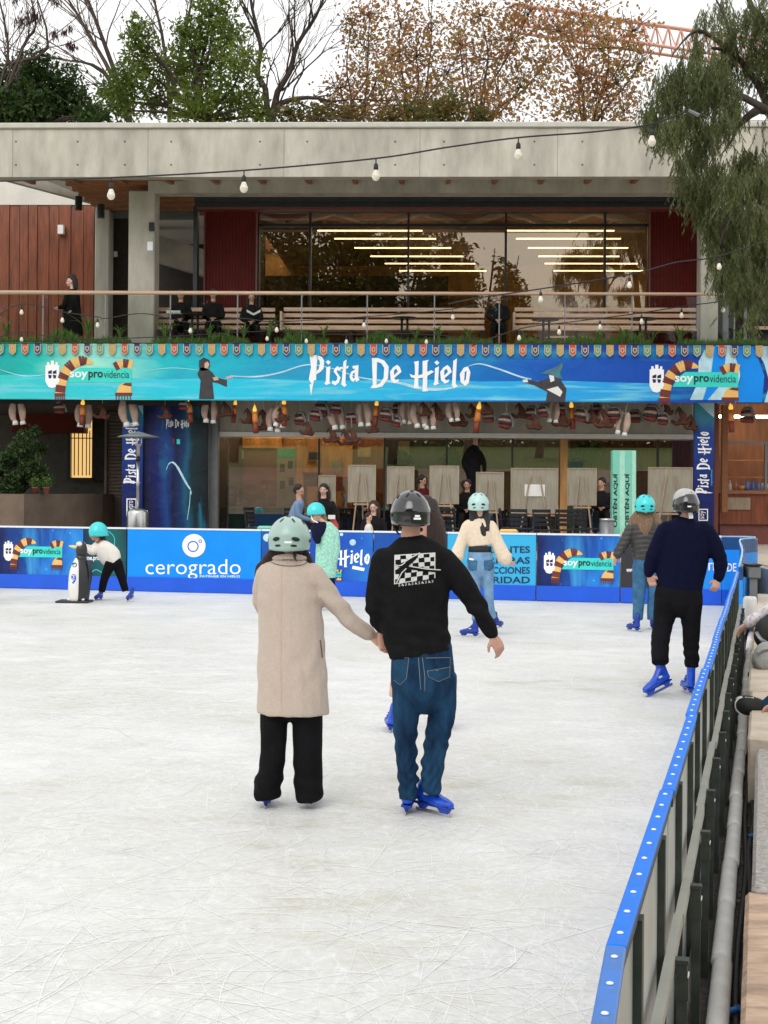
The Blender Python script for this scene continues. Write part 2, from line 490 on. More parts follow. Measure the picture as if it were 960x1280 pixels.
mat('robe_print', (.035,.030,.035), .6, var=.35, scale=9)
mat('hat_print', (.05,.16,.22), .6, var=.3, scale=9)
mat('mint_print', (.18,.56,.42), .5, var=.05)
mat('board_blue', (.003,.26,.84), .5, spec=.25, var=.08, scale=2, rvar=.08)
mat('kick_blue', (.004,.09,.62), .4, var=.1, scale=2)
mat('edge_white', (.75,.78,.82), .4, var=.03)
glass_mat('glass_upper', (.80,.70,.54), .14, fres=.9, spec_tint=(1,.91,.78))
glass_mat('glass_lower', (.84,.81,.74), .12, fres=.9)
glass_mat('glass_rail', (.88,.90,.88), .0, fres=.35)
ZP = .65            # plaza and ground floor level
YB = 33.0           # front of the terrace and its banner
YG = 35.2           # ground floor glazing
YU = 36.0           # upper glazing

# ------------------------------------------------------------------ setting
def ice_material():
    m = bpy.data.materials.new('ice'); m.use_nodes = True; MATS['ice'] = m
    nt = m.node_tree; N = nt.nodes; L = nt.links; b = N['Principled BSDF']
    t = N.new('ShaderNodeTexCoord')
    def mapping(sc_, rot=0, dist=0.):
        mp = N.new('ShaderNodeMapping'); mp.inputs['Scale'].default_value = sc_; mp.inputs['Rotation'].default_value = (0, 0, rot)
        L.new(t.outputs['Object'], mp.inputs['Vector'])
        if not dist: return mp.outputs[0]
        n = N.new('ShaderNodeTexNoise'); n.inputs['Scale'].default_value = .9; n.inputs['Detail'].default_value = 3; L.new(mp.outputs[0], n.inputs['Vector'])
        vm = N.new('ShaderNodeVectorMath'); vm.operation = 'MULTIPLY_ADD'; vm.inputs[1].default_value = (dist, dist, 0); L.new(n.outputs['Color'], vm.inputs[0]); L.new(mp.outputs[0], vm.inputs[2])
        return vm.outputs[0]
    def noise_(sc_, vec, det=6, rough=.6):
        n = N.new('ShaderNodeTexNoise'); n.inputs['Scale'].default_value = sc_; n.inputs['Detail'].default_value = det; n.inputs['Roughness'].default_value = rough; L.new(vec, n.inputs['Vector']); return n.outputs['Fac']
    def rng_(v, a, b_, c=0., d=1.):
        r = N.new('ShaderNodeMapRange'); r.inputs['From Min'].default_value = a; r.inputs['From Max'].default_value = b_; r.inputs['To Min'].default_value = c; r.inputs['To Max'].default_value = d; L.new(v, r.inputs['Value']); return r.outputs['Result']
    def math_(op, a, b_):
        n = N.new('ShaderNodeMath'); n.operation = op; n.use_clamp = True
        for i, x in enumerate((a, b_)):
            if isinstance(x, (int, float)): n.inputs[i].default_value = x
            else: L.new(x, n.inputs[i])
        return n.outputs[0]
    def mixc(f, a, b_):
        n = N.new('ShaderNodeMix'); n.data_type = 'RGBA'
        L.new(f, n.inputs[0])
        for i, x in ((6, a), (7, b_)):
            if isinstance(x, tuple): n.inputs[i].default_value = (*x, 1)
            else: L.new(x, n.inputs[i])
        return n.outputs[2]
    def scratches(sc_, rot, dist, w, thr):
        vec = mapping(sc_, rot, dist)
        vo = N.new('ShaderNodeTexVoronoi'); vo.feature = 'DISTANCE_TO_EDGE'; vo.inputs['Scale'].default_value = 1; L.new(vec, vo.inputs['Vector'])
        line = rng_(vo.outputs['Distance'], 0, w, 1, 0)
        mask = rng_(noise_(.9, mapping((1, 1, 1), rot + 1), 3), thr, thr + .15)
        return math_('MULTIPLY', line, mask)
    big = noise_(.33, mapping((1, 1, 1)), 4)
    mid = noise_(1.6, mapping((1, 1.4, 1), .4), 8, .65)
    fine = noise_(22, mapping((1, .6, 1), .5), 5, .7)
    base = mixc(rng_(mid, .35, .65), (.61, .612, .595), (.74, .742, .73))
    wet = math_('MULTIPLY', rng_(big, .46, .62), rng_(mid, .42, .62))
    base = mixc(math_('MULTIPLY', wet, .75), base, (.53, .52, .42))
    # one worn, greener zone at the left
    sx = N.new('ShaderNodeVectorMath'); sx.operation = 'DISTANCE'; L.new(mapping((.36, .62, 1)), sx.inputs[0]); c = G(70, 850); sx.inputs[1].default_value = (c.x * .36, c.y * .62, 0)
    worn = math_('MULTIPLY', rng_(sx.outputs['Value'], .95, .15), rng_(noise_(.9, mapping((1, 2.6, 1), -.1), 5), .38, .60))
    base = mixc(math_('MULTIPLY', worn, .85), base, (.40, .41, .335))
    s1 = scratches((1.7, .9, 1), .5, 1.6, .006, .46); s2 = scratches((.8, 1.9, 1), -.4, 1.9, .006, .46)
    s3 = scratches((4.2, 2.2, 1), 1.1, 2.2, .025, .36); s4 = scratches((6, 9, 1), -.8, 2.8, .05, .40)
    s = math_('MAXIMUM', math_('MAXIMUM', s1, s2), math_('MAXIMUM', math_('MULTIPLY', s3, .85), math_('MULTIPLY', s4, .8)))
    base = mixc(math_('MULTIPLY', s, .42), base, (.90, .90, .89))
    d1 = scratches((.6, 1.1, 1), 2.2, 1.4, .007, .47); d2 = scratches((2.3, 1.2, 1), .1, 2.4, .010, .45)
    base = mixc(math_('MULTIPLY', math_('MAXIMUM', d1, d2), .38), base, (.42, .43, .41))
    base = mixc(rng_(fine, .50, .75, 0, .42), base, (.89, .895, .89))
    base = mixc(rng_(fine, .46, .28, 0, .30), base, (.50, .505, .48))
    L.new(base, b.inputs['Base Color'])
    rr = rng_(math_('ADD', math_('MULTIPLY', wet, .7), math_('MULTIPLY', worn, .8)), 0, 1, .55, .2)
    L.new(rr, b.inputs['Roughness']); b.inputs['Specular IOR Level'].default_value = .35
    bp = N.new('ShaderNodeBump'); bp.inputs['Strength'].default_value = .35; bp.inputs['Distance'].default_value = .01
    L.new(math_('SUBTRACT', fine, math_('MULTIPLY', s, .3)), bp.inputs['Height']); L.new(bp.outputs['Normal'], b.inputs['Normal'])
ice_material()

# rink outline on the ice
HS = .95
_a, _b = G(772, 1158, HS), G(921, 714, HS)          # top inner edge of the right hand boards, near and far
SLOPE = (_b.x-_a.x)/(_b.y-_a.y); SOFF = _a.x - SLOPE*_a.y
def side_x(Y): return SOFF + SLOPE*Y
BL, BR = G(0, 735), G(898, 757)                   # foot of the far boards
fdir = (BR - BL).normalized()
def far_y(x): return BL.y + (x - BL.x) * fdir.y / fdir.x
CORN = V((BR.x, BR.y, 0))
mb = MB()
ice_pts = [(-14, -9), (side_x(-9)+.02, -9)] + [(side_x(y)+.02, y) for y in (0, 10, 20, BR.y-1.5)] + [(BR.x+.3, BR.y+.15), (-14, far_y(-14)+.1)]
mb.poly([ice_pts], lambda u, v: (u, v, 0))
ice = mb.build('ice', 'ice', kind='structure')
ice.location.z = 0
# skate cuts: thin curved grooves ploughed white, a few dark, lying on the ice
mat('ice_cut', (.84,.84,.82), .7, var=.04); mat('ice_cut_dark', (.60,.60,.57), .6, var=.1)
def cuts(n, m, z, wmin, wmax, seed):
    rg = random.Random(seed); mb = MB()
    z0 = z
    for i in range(n):
        z = z0 + i*4.5e-7      # every cut on a level of its own
        y = 2.2 + 23.5*rg.random()**1.9; xl = max(-.34*y - .6, -13.5); x = rg.uniform(xl, side_x(y) - .05)
        if rg.random() < .20: c_ = G(rg.uniform(0, 260), rg.uniform(800, 900)); x, y = c_.x, c_.y
        a = rg.gauss(.3, .9) if rg.random() < .7 else rg.uniform(0, 6.28); k = rg.gauss(0, .55) + (rg.choice((-1, 1))*rg.uniform(.3, 2.2) if rg.random() < .35 else 0)
        l = rg.uniform(.15, .9)*(1 + 1.6*(rg.random() < .2)); w = rg.uniform(wmin, wmax)*(1 + y*.05); ns = 7; pts = []
        for j in range(ns+1):
            pts.append((x, y)); x += math.cos(a)*l/ns; y += math.sin(a)*l/ns; a += k*l/ns
        if any(p[0] > side_x(p[1])-.02 or p[1] > far_y(p[0])-.05 for p in pts): continue
        vs = []
        for j, p in enumerate(pts):
            q0 = pts[max(j-1, 0)]; q1 = pts[min(j+1, ns)]; dx, dy = q1[0]-q0[0], q1[1]-q0[1]; q = math.hypot(dx, dy) or 1; ww = w*math.sin(math.pi*(j+.15)/(ns+.3))
            vs += [(p[0]-dy/q*ww/2, p[1]+dx/q*ww/2, z), (p[0]+dy/q*ww/2, p[1]-dx/q*ww/2, z)]
        mb.add(vs, [(2*j, 2*j+1, 2*j+3, 2*j+2) for j in range(ns)])
    mb.build('skate_cuts', m, ice, kind='stuff')
cuts(6500, 'ice_cut', .0021, .0008, .0034, 5); cuts(260, 'ice_cut_dark', .0016, .0008, .002, 6)
# far ground sheet, lawn and park path (behind the camera these show in the glass)
mb = MB(); mb.add([(-400,-400,-.16),(400,-400,-.16),(400,400,-.16),(-400,400,-.16)], [(0,1,2,3)])
mb.build('ground', 'lawn', kind='structure')
# the park behind the viewer: steps up from the rink, a sandy path, a rising lawn
def park_z(y): return float(np.interp(-y, [9.2, 14, 30, 60, 90], [0, 2.4, 3.3, 5.7, 6.4]))
mb = MB()
for i in range(8): mb.box(-45, 45, -9.2-.6*(i+1), -9.2-.6*i, -.15, .3*(i+1))
mb.build('steps', 'concrete_dark', kind='structure')
mb = MB(); mb.add([(-60,-14,2.404),(60,-14,2.404),(60,-30,3.3),(-60,-30,3.3)], [(0,3,2,1)])
mb.build('park_path', 'path', kind='structure')
mb = MB(); mb.add([(-90,-30,3.304),(90,-30,3.304),(90,-60,5.7),(-90,-60,5.7),(-90,-95,6.4),(90,-95,6.4)], [(0,3,2,1),(3,4,5,2)])
mb.build('park_lawn', 'lawn', kind='structure')
# plaza behind and right of the rink
mb = MB()
pl = [(-30, far_y(-30)+1.0), (BR.x+.6, BR.y+.75), (BR.x+.75, 17), (BR.x+9, 17), (40, 17), (40, 60), (-30, 60)]
mb.prism(pl, lambda u, v, k: (u, v, ZP if k else -.15))
plaza = mb.build('plaza', 'plaza', kind='structure')
# gutter strip along the outside of the right hand boards
mb = MB()
gp = [(side_x(-2)+.02, -2), (side_x(-2)+1.2, -2), (side_x(25)+.9, 25), (side_x(25)+.02, 25)]
mb.poly([gp], lambda u, v: (u, v, -.02))
mb.build('gravel_gutter', 'gravel_dark', kind='structure')

# ------------------------------------------------------------------ pavilion
pav = thing('pavilion', 'two storey concrete pavilion with a glazed cafe below and a roofed terrace above', 'building', (0, YB+2, ZP))
def bx(name, px0, py0, px1, py1, Y0, Y1, m, parent=pav, c=0, smooth=False):
    cy = (py0+py1)/2; cx = (px0+px1)/2
    x0, x1 = P(px0, cy, Y0).x, P(px1, cy, Y0).x
    z1, z0 = P(cx, py0, Y0).z, P(cx, py1, Y0).z
    mb = MB()
    (mb.cbox(x0, x1, Y0, Y1, z0, z1, c) if c else mb.box(x0, x1, Y0, Y1, z0, z1))
    return mb.build(name, m, parent)

# roof: fascia of cast panels
YF = 32.5
zt, zb = RZ(153, YF), RZ(221, YF)
seams = [-170, 20-4, 185, 355, 525, 697, 867, 1040, 1210]
fx = [RX(s, YF, 187) for s in seams]
fas = MB(); fas.box(fx[0], fx[-1], YF+.03, YF+.35, zb+.01, zt-.02)
fas = fas.build('fascia', 'concrete_dark', pav)
for i in range(len(fx)-1):
    m_ = MB(); m_.cbox(fx[i]+.003, fx[i+1]-.003, YF, YF+.029, zb, zt-.13, .003); m_.build('concrete_panel', 'concrete', fas)
m_ = MB(); m_.cbox(fx[0], fx[-1], YF-.06, YF+.5, zt-.125, zt, .02); m_.build('coping', 'flashing', pav)
m_ = MB()
hx = [20, 97, 156, 214, 325, 384, 494, 555, 668, 728, 836, 895]
for h in hx:
    for dy in (177, 206):
        x = RX(h, YF, dy); z = RZ(dy, YF, h)
        m_.tube([(x, YF+.002, z), (x, YF-.004, z)], .022, n=10)
m_.build('tie_holes', 'inner_grey', fas, kind='stuff')
xo, xm_ = RX(2, 32.9, 215), RX(128, 37.6, 262)
m_ = MB(); m_.prism([(xo, YF+.351), (fx[-1], YF+.351), (fx[-1], 35.05), (RX(243, 35, 250), 35.05), (RX(243, 35, 250), 49), (xm_, 49), (xm_, 37.9)], lambda u, v, k: (u, v, zb+.42+.2*k)); m_.build('roof_slab', 'ceiling_white', pav)
# rafters between fascia and inner beam
zr0, zr1 = RZ(240, 34.3), zb+.415
for k in range(-3, 17):
    x = RX(205 + 59.2*k, 33.3, 228)
    m_ = MB()
    m_.prism([(YF+.36, zb+.06), (34.28, zb+.20), (34.28, zr1), (YF+.36, zr1)], lambda u, v, kk, x=x: (x-.05+.1*kk, u, v))
    m_.build('rafter', 'rafter_wood', pav)
zib = RZ(241, 34.3)
m_ = MB(); m_.box(RX(185, 34.3, 240), fx[-1], 34.3, 34.75, zib, zr1); m_.build('beam', 'concrete', pav)
# oblique soffit beam at the left and wood ceiling
a, b = P(-60, 204, 32.9), P(128, 262, 37.6)
def slant(u, v, w): return (a.x+(b.x-a.x)*u, a.y+(b.y-a.y)*u + v, (a.z+(b.z-a.z)*0) + w)
m_ = MB(T=slant); m_.box(0, 1.0, 0, .35, -.05, .62); m_.build('beam', 'concrete_dark', pav)
m_ = MB()
for k in range(9):
    y = 33.2 + k*.62
    m_.box(RX(60, 33), RX(245, 35.9), y, y+.14, zb+.22, zb+.40)
m_.build('ceiling_batten', 'rafter_wood', pav)
for px in (97, 125):
    z = RZ(253 if px == 97 else 263, 35); x = RX(px, 35); m_ = MB(); m_.tube([(x, 35, z-.18), (x, 35, z+.14)], .09, n=12); m_.build('spotlight', 'black_metal', pav)
# columns
def column(px0, px1, pt, pb, Y, d, m='concrete'):
    bx('column', px0, pt, px1, pb, Y, Y+d, m, c=.025)
bx('column', 160, 238, 193, 470, 34.31, 34.9, 'concrete', c=.025)
bx('column', 876, 241, 898, 470, 34.32, 34.9, 'concrete', c=.025)
bx('column', 118, 262, 136, 470, 37.4, 37.9, 'concrete', c=.02)
bx('wall_lamp', 186, 278, 192.5, 288, 34.2, 34.30, 'black_metal')
bx('notice_plate', 184, 302, 191, 313, 34.29, 34.305, 'white_print')
# left wing: light wall over wood cladding
bx('wall', -200, 215, 116, 256, 38.4, 38.8, 'concrete_pale')
cl = bx('cladding', -200, 256, 117, 470, 38.5, 38.7, 'inner_dark')
xs = [-40, -24, -6, 11, 24, 35, 46, 61, 73, 88, 104, 117]
for i in range(len(xs)-1):
    bx('board', xs[i]+.35, 256.5, xs[i+1]-.35, 470, 38.44-.02*(i % 3), 38.49, 'cladding_wood', cl)
bx('wall_lamp', 72, 281, 79, 292, 38.2, 38.38, 'white_paint')
bx('door', 138, 274, 160, 470, 38.0, 38.1, 'inner_dark')
bx('door_frame', 134, 272, 138.5, 470, 37.95, 38.12, 'grey_metal')
bx('door_head', 128, 262, 245, 273, 37.93, 38.14, 'grey_metal')
bx('wall_switch', 142, 314, 146.5, 321, 37.97, 37.995, 'white_print')
# passage behind the column with a sloping concrete stair underside
p0, p1, p2, p3, p4 = P(193, 288, 41), P(243, 312, 41), P(243, 345, 41), P(193, 322, 41), P(193, 470, 41)
m_ = MB(); m_.prism([(p0.x-.3, p0.z), (p1.x+.3, p1.z), (p2.x+.3, p2.z), (p3.x-.3, p3.z)], lambda u, v, k: (u, 41.5-.5*k, v)); m_.build('stair_soffit', 'concrete_dark', pav)
bx('wall', 120, 255, 330, 480, 44, 44.3, 'inner_dark')
# upper steel head beam, trims, shutters
bx('sky_gap_strip', 243, 241.5, 875, 246, 35.3, 35.6, 'white_paint')  # white strip stands in for bright sky seen through the gap
bx('steel_beam', 243, 246.2, 876, 252, 35.1, 35.6, 'dark_steel')
bx('steel_beam', 243, 252.3, 874, 258, 35.2, 35.6, 'dark_steel')
bx('steel_post', 241, 258, 246, 470, 35.3, 35.6, 'dark_steel')
bx('trim', 246, 258.2, 875, 261.5, 35.25, 35.6, 'red_trim')
def red_shutter(px0, px1):
    s = bx('shutter', px0, 262, px1, 470, 35.75, 35.9, 'red_metal')
    m_ = MB(); x0, x1 = RX(px0, 35.75, 330), RX(px1, 35.75, 330); z0, z1 = RZ(470, 35.75), RZ(263, 35.75); n = int((x1-x0)/.075)
    for i in range(n):
        x = x0 + (x1-x0)*(i+.5)/n; m_.tube([(x, 35.745, z0), (x, 35.745, z1)], .024, n=6)
    m_.build('ribs', 'red_metal', s, kind='stuff')
    for e in (px0, px1): bx('shutter_frame', e-.9, 262, e+.9, 470, 35.66, 35.74, 'red_trim', s)
red_shutter(255, 320); red_shutter(812, 874)
# upper glazing
mull = [322, 387, 510, 632, 756, 811]
for i in range(5):
    w = bx('window', mull[i], 262, mull[i+1], 266, YU-.05, YU+.1, 'dark_steel')
    bx('transom_pane', mull[i]+.6, 264, mull[i+1]-.6, 279.5, YU, YU+.012, 'glass_upper', w)
    bx('pane', mull[i]+.6, 283, mull[i+1]-.6, 470, YU+.02, YU+.032, 'glass_upper', w)
    bx('transom_bar', mull[i]+.9, 279.5, mull[i+1]-.9, 283, YU-.04, YU+.08, 'black_metal', w)
for q in mull: bx('mullion', q-1.3, 262.5, q+1.3, 470, YU-.09, YU+.12, 'black_metal')
# folded white ceiling just inside the transom panes
zc = RZ(262, YU)
for i in range(7):
    m_ = MB(); xa = RX(300+112*i, 36.6); xb = RX(356+112*i, 36.6); xc = RX(412+112*i, 36.6)
    z0 = RZ(264, 36.6); z1 = RZ(279, 36.6)
    m_.add([(xa, 36.5, z0+.1), (xb, 36.6, z1), (xc, 36.5, z0+.1), (xa, 38, z0+.15), (xb, 38, z1+.12), (xc, 38, z0+.15)], [(0, 1, 4, 3), (1, 2, 5, 4), (3, 4, 1, 0), (4, 5, 2, 1)])
    m_.build('ceiling_fold', 'ceiling_white', pav)
# dark glazing right of the right hand column
bx('side_glazing', 899, 262, 1100, 470, 36.2, 36.4, 'inner_dark')
bx('side_frame', 904, 262, 911, 470, 36.0, 36.19, 'grey_metal'); bx('side_frame', 930, 262, 934, 470, 36.0, 36.19, 'grey_metal'); bx('side_rail', 934.3, 408, 1100, 412, 36.0, 36.19, 'handrail_wood'); bx('side_roof', 899, 150, 1100, 262, 36.5, 36.9, 'concrete_dark')
# upper room
bx('wall', 300, 262, 830, 470, 47, 47.2, 'inner_orange')
bx('wall_band', 300, 300, 830, 312, 46.8, 46.95, 'rafter_wood')
bx('counter', 330, 345, 560, 470, 45, 46, 'inner_dark')
z = RZ(268, 38.2); m_ = MB(); m_.box(RX(300, 36.4), RX(840, 47), 38.05, 47, z, z+.1); m_.build('ceiling', 'inner_brown', pav)
zl = RZ(289, 38.5)
for rows in (((397, 528), (418, 545), (443, 564), (463, 579), (481, 594), (499, 608)), ((634, 768), (645, 776), (660, 785), (673, 774), (681, 797), (692, 804))):
    for (xa, xb), py in zip(rows, (289, 299, 310.5, 321, 330, 339)):
        Y = (zl-CH)*FPX/(613.5-py); Y = Y if Y < 46.5 else 46.5
        pa, pb = P(xa, py, Y), P(xb, py, Y)
        m_ = MB(); m_.box(pa.x, pb.x, Y-.03, Y+.03, pa.z, pa.z+.028); m_.build('ceiling_lamp', 'lamp_warm', pav)
        m_ = MB()
        for fx_ in (.2, .8):
            x = pa.x+(pb.x-pa.x)*fx_; m_.tube([(x, Y, pa.z+.051), (x, Y, z-.005)], .006, n=4)
        m_.build('lamp_hanger', 'black_metal', pav)
# terrace slab, planter kerb
zfl = RZ(426, YB)
m_ = MB(); m_.box(RX(-120, YB), RX(1080, YB), YB+.12, 47, zfl-.52, zfl-.30); m_.build('terrace_floor', 'terrace', pav)
m_ = MB(); m_.box(RX(-120, YB), RX(1080, YB), YB+.10, YB+.12, zfl-.75, zfl-.10); m_.box(RX(-120, YB), RX(1080, YB), YB+.95, YB+1.1, zfl-.29, zfl+.0); m_.build('planter_kerb', 'concrete_dark', pav)
m_ = MB(); m_.box(RX(-120, YB), RX(1080, YB), YB+.121, YB+.949, zfl-.299, zfl-.08); m_.build('planter_soil', 'soil', pav)
ZT = zfl - .30
# lower storey: lintel, walls, posts
bx('lintel', 262, 430, 873, 541, 34.6, 35.0, 'concrete')
bx('lintel_trim', 262, 541.3, 873, 547, 34.55, 34.9, 'white_paint')
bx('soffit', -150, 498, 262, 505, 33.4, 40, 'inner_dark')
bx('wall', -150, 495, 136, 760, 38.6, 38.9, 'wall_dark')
bx('red_wall', 15, 498, 105, 541, 38.0, 38.5, 'red_metal')
w = bx('lit_window', 88, 541, 115, 597, 38.45, 38.55, 'window_lit')
bx('lit_window_upper', 101, 500, 115, 541, 38.45, 38.55, 'window_lit', pav)
m_ = MB()
for q in (93, 98, 103, 108, 112):
    x = RX(q, 38.4, 570); m_.tube([(x, 38.4, RZ(597, 38.4)), (x, 38.4, RZ(541, 38.4))], .014, n=5)
m_.tube([(RX(88, 38.4, 550), 38.4, RZ(550, 38.4)), (RX(115, 38.4, 550), 38.4, RZ(550, 38.4))], .014, n=5)
m_.build('window_bars', 'black_metal', w)
bx('window_frame', 84, 540, 88, 600, 38.30, 38.56, 'black_metal', w); bx('window_frame', 115, 500, 131, 600, 38.31, 38.56, 'inner_dark', w); bx('window_sill', 84, 597.4, 116, 601, 38.28, 38.55, 'black_metal', w)
sh = bx('roller_shutter', 131, 505, 153, 760, 36.4, 36.5, 'shutter_brown')
for i in range(36):
    y0 = 506 + i*4.35
    bx('slat', 133.5, y0, 153, y0+3.5, 36.30+.02*(i % 2)*0, 36.39, 'shutter_brown', sh)
bx('shutter_rail', 130, 505, 133, 760, 36.2, 36.39, 'shutter_brown', sh)
bx('post', 260, 500, 272, 760, 34.3, 34.55, 'grey_metal', c=.02)
bx('post', 700, 548, 709, 760, 35.0, 35.15, 'inner_orange')
for q in (398, 480, 558, 640, 822): bx('mullion', q-1.1, 548, q+1.1, 760, YG-.06, YG+.06, 'dark_steel')
pq = [272, 398, 480, 558, 640, 705, 822, 872]
for i in range(7):
    bx('pane', pq[i]+1.3, 548, pq[i+1]-1.3, 690, YG, YG+.012, 'glass_lower')
# inside the cafe
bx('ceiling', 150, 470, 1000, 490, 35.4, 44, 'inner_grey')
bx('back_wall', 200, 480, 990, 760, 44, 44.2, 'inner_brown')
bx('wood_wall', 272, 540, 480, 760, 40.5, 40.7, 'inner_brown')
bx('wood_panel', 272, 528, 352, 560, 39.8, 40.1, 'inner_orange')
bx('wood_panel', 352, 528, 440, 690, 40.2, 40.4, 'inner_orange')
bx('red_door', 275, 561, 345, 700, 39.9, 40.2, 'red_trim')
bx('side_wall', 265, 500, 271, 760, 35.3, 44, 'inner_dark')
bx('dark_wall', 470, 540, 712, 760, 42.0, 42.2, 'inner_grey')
for (xa, xb, Y) in ((280, 400, 36.8), (300, 380, 38.8), (430, 520, 39.5), (620, 720, 39.5), (900, 1000, 36.4), (905, 980, 38.4)):
    pa, pb = P(xa, 522, Y), P(xb, 522, Y); m_ = MB(); m_.box(pa.x, pb.x, Y, Y+.12, pa.z, pa.z+.06); m_.build('ceiling_lamp', 'cafe_fill_lamp', pav)  # unseen lamps, added to brighten the dim cafe interior
# right bay: dark bar front
bx('post', 893, 506, 898, 700, 34.5, 34.7, 'red_trim')
bx('post', 903, 506, 910, 640, 34.9, 35.1, 'rafter_wood')
bx('bar_front', 900, 618, 1100, 656, 35.3, 35.9, 'cladding_wood')
bx('bar_base', 900, 656.3, 1100, 685, 35.4, 35.9, 'red_trim')
bx('bar_top', 897, 613.5, 1100, 617.7, 35.2, 36.0, 'rafter_wood')
bx('bar_panel', 903, 622, 938, 637, 35.25, 35.29, 'wood_frame')
bx('bar_frame', 902, 552, 960, 555, 35.5, 35.6, 'grey_metal'); bx('bar_frame', 956, 555.2, 959, 613, 35.5, 35.6, 'grey_metal')
bx('back_bar', 896, 500, 1100, 700, 39.6, 39.9, 'inner_brown')
for py in (575, 596): bx('shelf', 905, py, 1100, py+2, 37.2, 37.6, 'rafter_wood')

# ------------------------------------------------------------------ terrace balustrade
bal = thing('balustrade', 'glass balustrade with a timber handrail along the terrace edge', 'balustrade', (0, YB+.5, zfl))
Yb = YB + .5
pa, pb = P(-60, 365.5, Yb), P(915, 365.5, Yb)
m_ = MB(); m_.tube([(pa.x, Yb, pa.z), (pb.x, Yb, pa.z)], (.05, .035), n=10); m_.build('handrail', 'handrail_wood', bal, smooth=True)
bp_ = [-30, 54, 132, 213, 297, 377, 459, 543, 624, 706, 790, 872, 918]
for i, q in enumerate(bp_):
    x = RX(q, Yb, 395)
    m_ = MB(); m_.cbox(x-.015, x+.015, Yb-.02, Yb+.02, zfl-.25, pa.z-.02, .004); m_.build('post', 'grey_metal', bal)
    if i: m_ = MB(); x0 = RX(bp_[i-1], Yb, 395); m_.box(x0+.03, x-.03, Yb-.006, Yb+.006, zfl-.15, pa.z-.06); m_.build('glass_pane', 'glass_rail', bal)
# ------------------------------------------------------------------ printed logos
GL = {   # drawn letters of the wizard style lettering: outer loop (+ hole), y down
 'P': [[[(65,55),(106,60),(101,120),(99,185),(88,185),(74,262),(66,205),(77,205),(62,180),(73,120)]], [[(102,60),(128,68),(139,88),(136,126),(120,143),(99,156),(99,140),(112,128),(118,97),(113,82),(102,76)]]],
 'i': [[[(150,122),(170,112),(166,193),(172,199),(150,209),(141,201),(148,190)]], [[(146,93),(159,83),(172,94),(160,107)]]],
 's': [[[(217,122),(206,113),(191,126),(187,141),(205,166),(205,180),(196,190),(182,186),(177,199),(195,211),(214,195),(222,171),(203,143),(204,133),(212,137),(223,131)]]],
 't': [[[(236,90),(251,80),(246,198),(253,209),(241,218),(226,206)]], [[(216,119),(236,116),(235,127),(219,130)]], [[(250,114),(263,111),(258,124),(250,126)]]],
 'a': [[[(281,112),(312,108),(309,170),(318,181),(300,193),(295,180),(287,193),(273,184),(266,166),(275,141),(294,130),(294,126),(283,126)], [(292,144),(283,152),(281,166),(287,176),(294,168)]]],
 'D': [[[(378,72),(408,72),(440,84),(463,115),(459,176),(431,214),(395,223),(371,223),(384,205)], [(404,92),(402,206),(420,199),(438,170),(440,121),(425,98)]]],
 'e': [[[(505,105),(519,118),(527,141),(491,172),(498,182),(515,177),(511,191),(492,199),(473,181),(469,140),(485,118)], [(500,124),(489,135),(490,158),(508,139)]]],
 'H': [[[(589,90),(613,85),(611,158),(632,152),(632,86),(663,80),(656,92),(655,140),(676,132),(690,140),(656,160),(655,224),(662,236),(632,239),(634,170),(611,172),(612,214),(619,223),(588,223),(593,172),(575,168),(567,150),(584,158),(594,157),(593,105)]]],
 'l': [[[(785,85),(803,72),(798,199),(808,211),(790,222),(779,209)]]],
 'o': [[[(838,118),(858,112),(871,141),(863,195),(845,211),(822,190),(818,150)], [(843,140),(852,134),(848,178),(840,186)]]],
}
WORD = [('P',0),('i',0),('s',0),('t',0),('a',0),('D',0),('e',0),('H',0),('i',544),('e',251),('l',0),('o',0)]
def wizard(f, scale, parent, m='white_print', part=None, dy=0):
    """f(u,v): u right, v up; drawn with its centre at (0,0); scale = width of the 12 letters"""
    mb = MB(); k = scale/810.0
    for ch, dx in (part or WORD):
        for g in GL[ch]:
            mb.poly([[((x+dx-465)*k, -(y-155)*k) for x, y in l] for l in g], f)
    return mb.build('lettering', m, parent)
def ribbon(mb, pts, w, f, m=0):
    """a flat brush stroke through pts (u,v), width w or list"""
    n = len(pts); ws = w if isinstance(w, list) else [w]*n
    L_, R_ = [], []
    for i, p in enumerate(pts):
        a = pts[max(i-1, 0)]; b = pts[min(i+1, n-1)]; dx, dy = b[0]-a[0], b[1]-a[1]; l = math.hypot(dx, dy) or 1
        L_.append((p[0]-dy/l*ws[i]/2, p[1]+dx/l*ws[i]/2)); R_.append((p[0]+dy/l*ws[i]/2, p[1]-dx/l*ws[i]/2))
    for i in range(n-1):
        mb.add([tuple(f(*R_[i])), tuple(f(*R_[i+1])), tuple(f(*L_[i+1])), tuple(f(*L_[i]))], [(0, 1, 2, 3)], m)
def curve(pts, n=6):
    out = []
    for i in range(len(pts)-1):
        p0 = pts[max(i-1, 0)]; p1 = pts[i]; p2 = pts[i+1]; p3 = pts[min(i+2, len(pts)-1)]
        for k in range(n):
            t = k/n
            out.append(tuple(.5*(2*p1[j]+(p2[j]-p0[j])*t+(2*p0[j]-5*p1[j]+4*p2[j]-p3[j])*t*t+(3*p1[j]-p0[j]-3*p2[j]+p3[j])*t**3) for j in (0, 1)))
    out.append(pts[-1]); return out
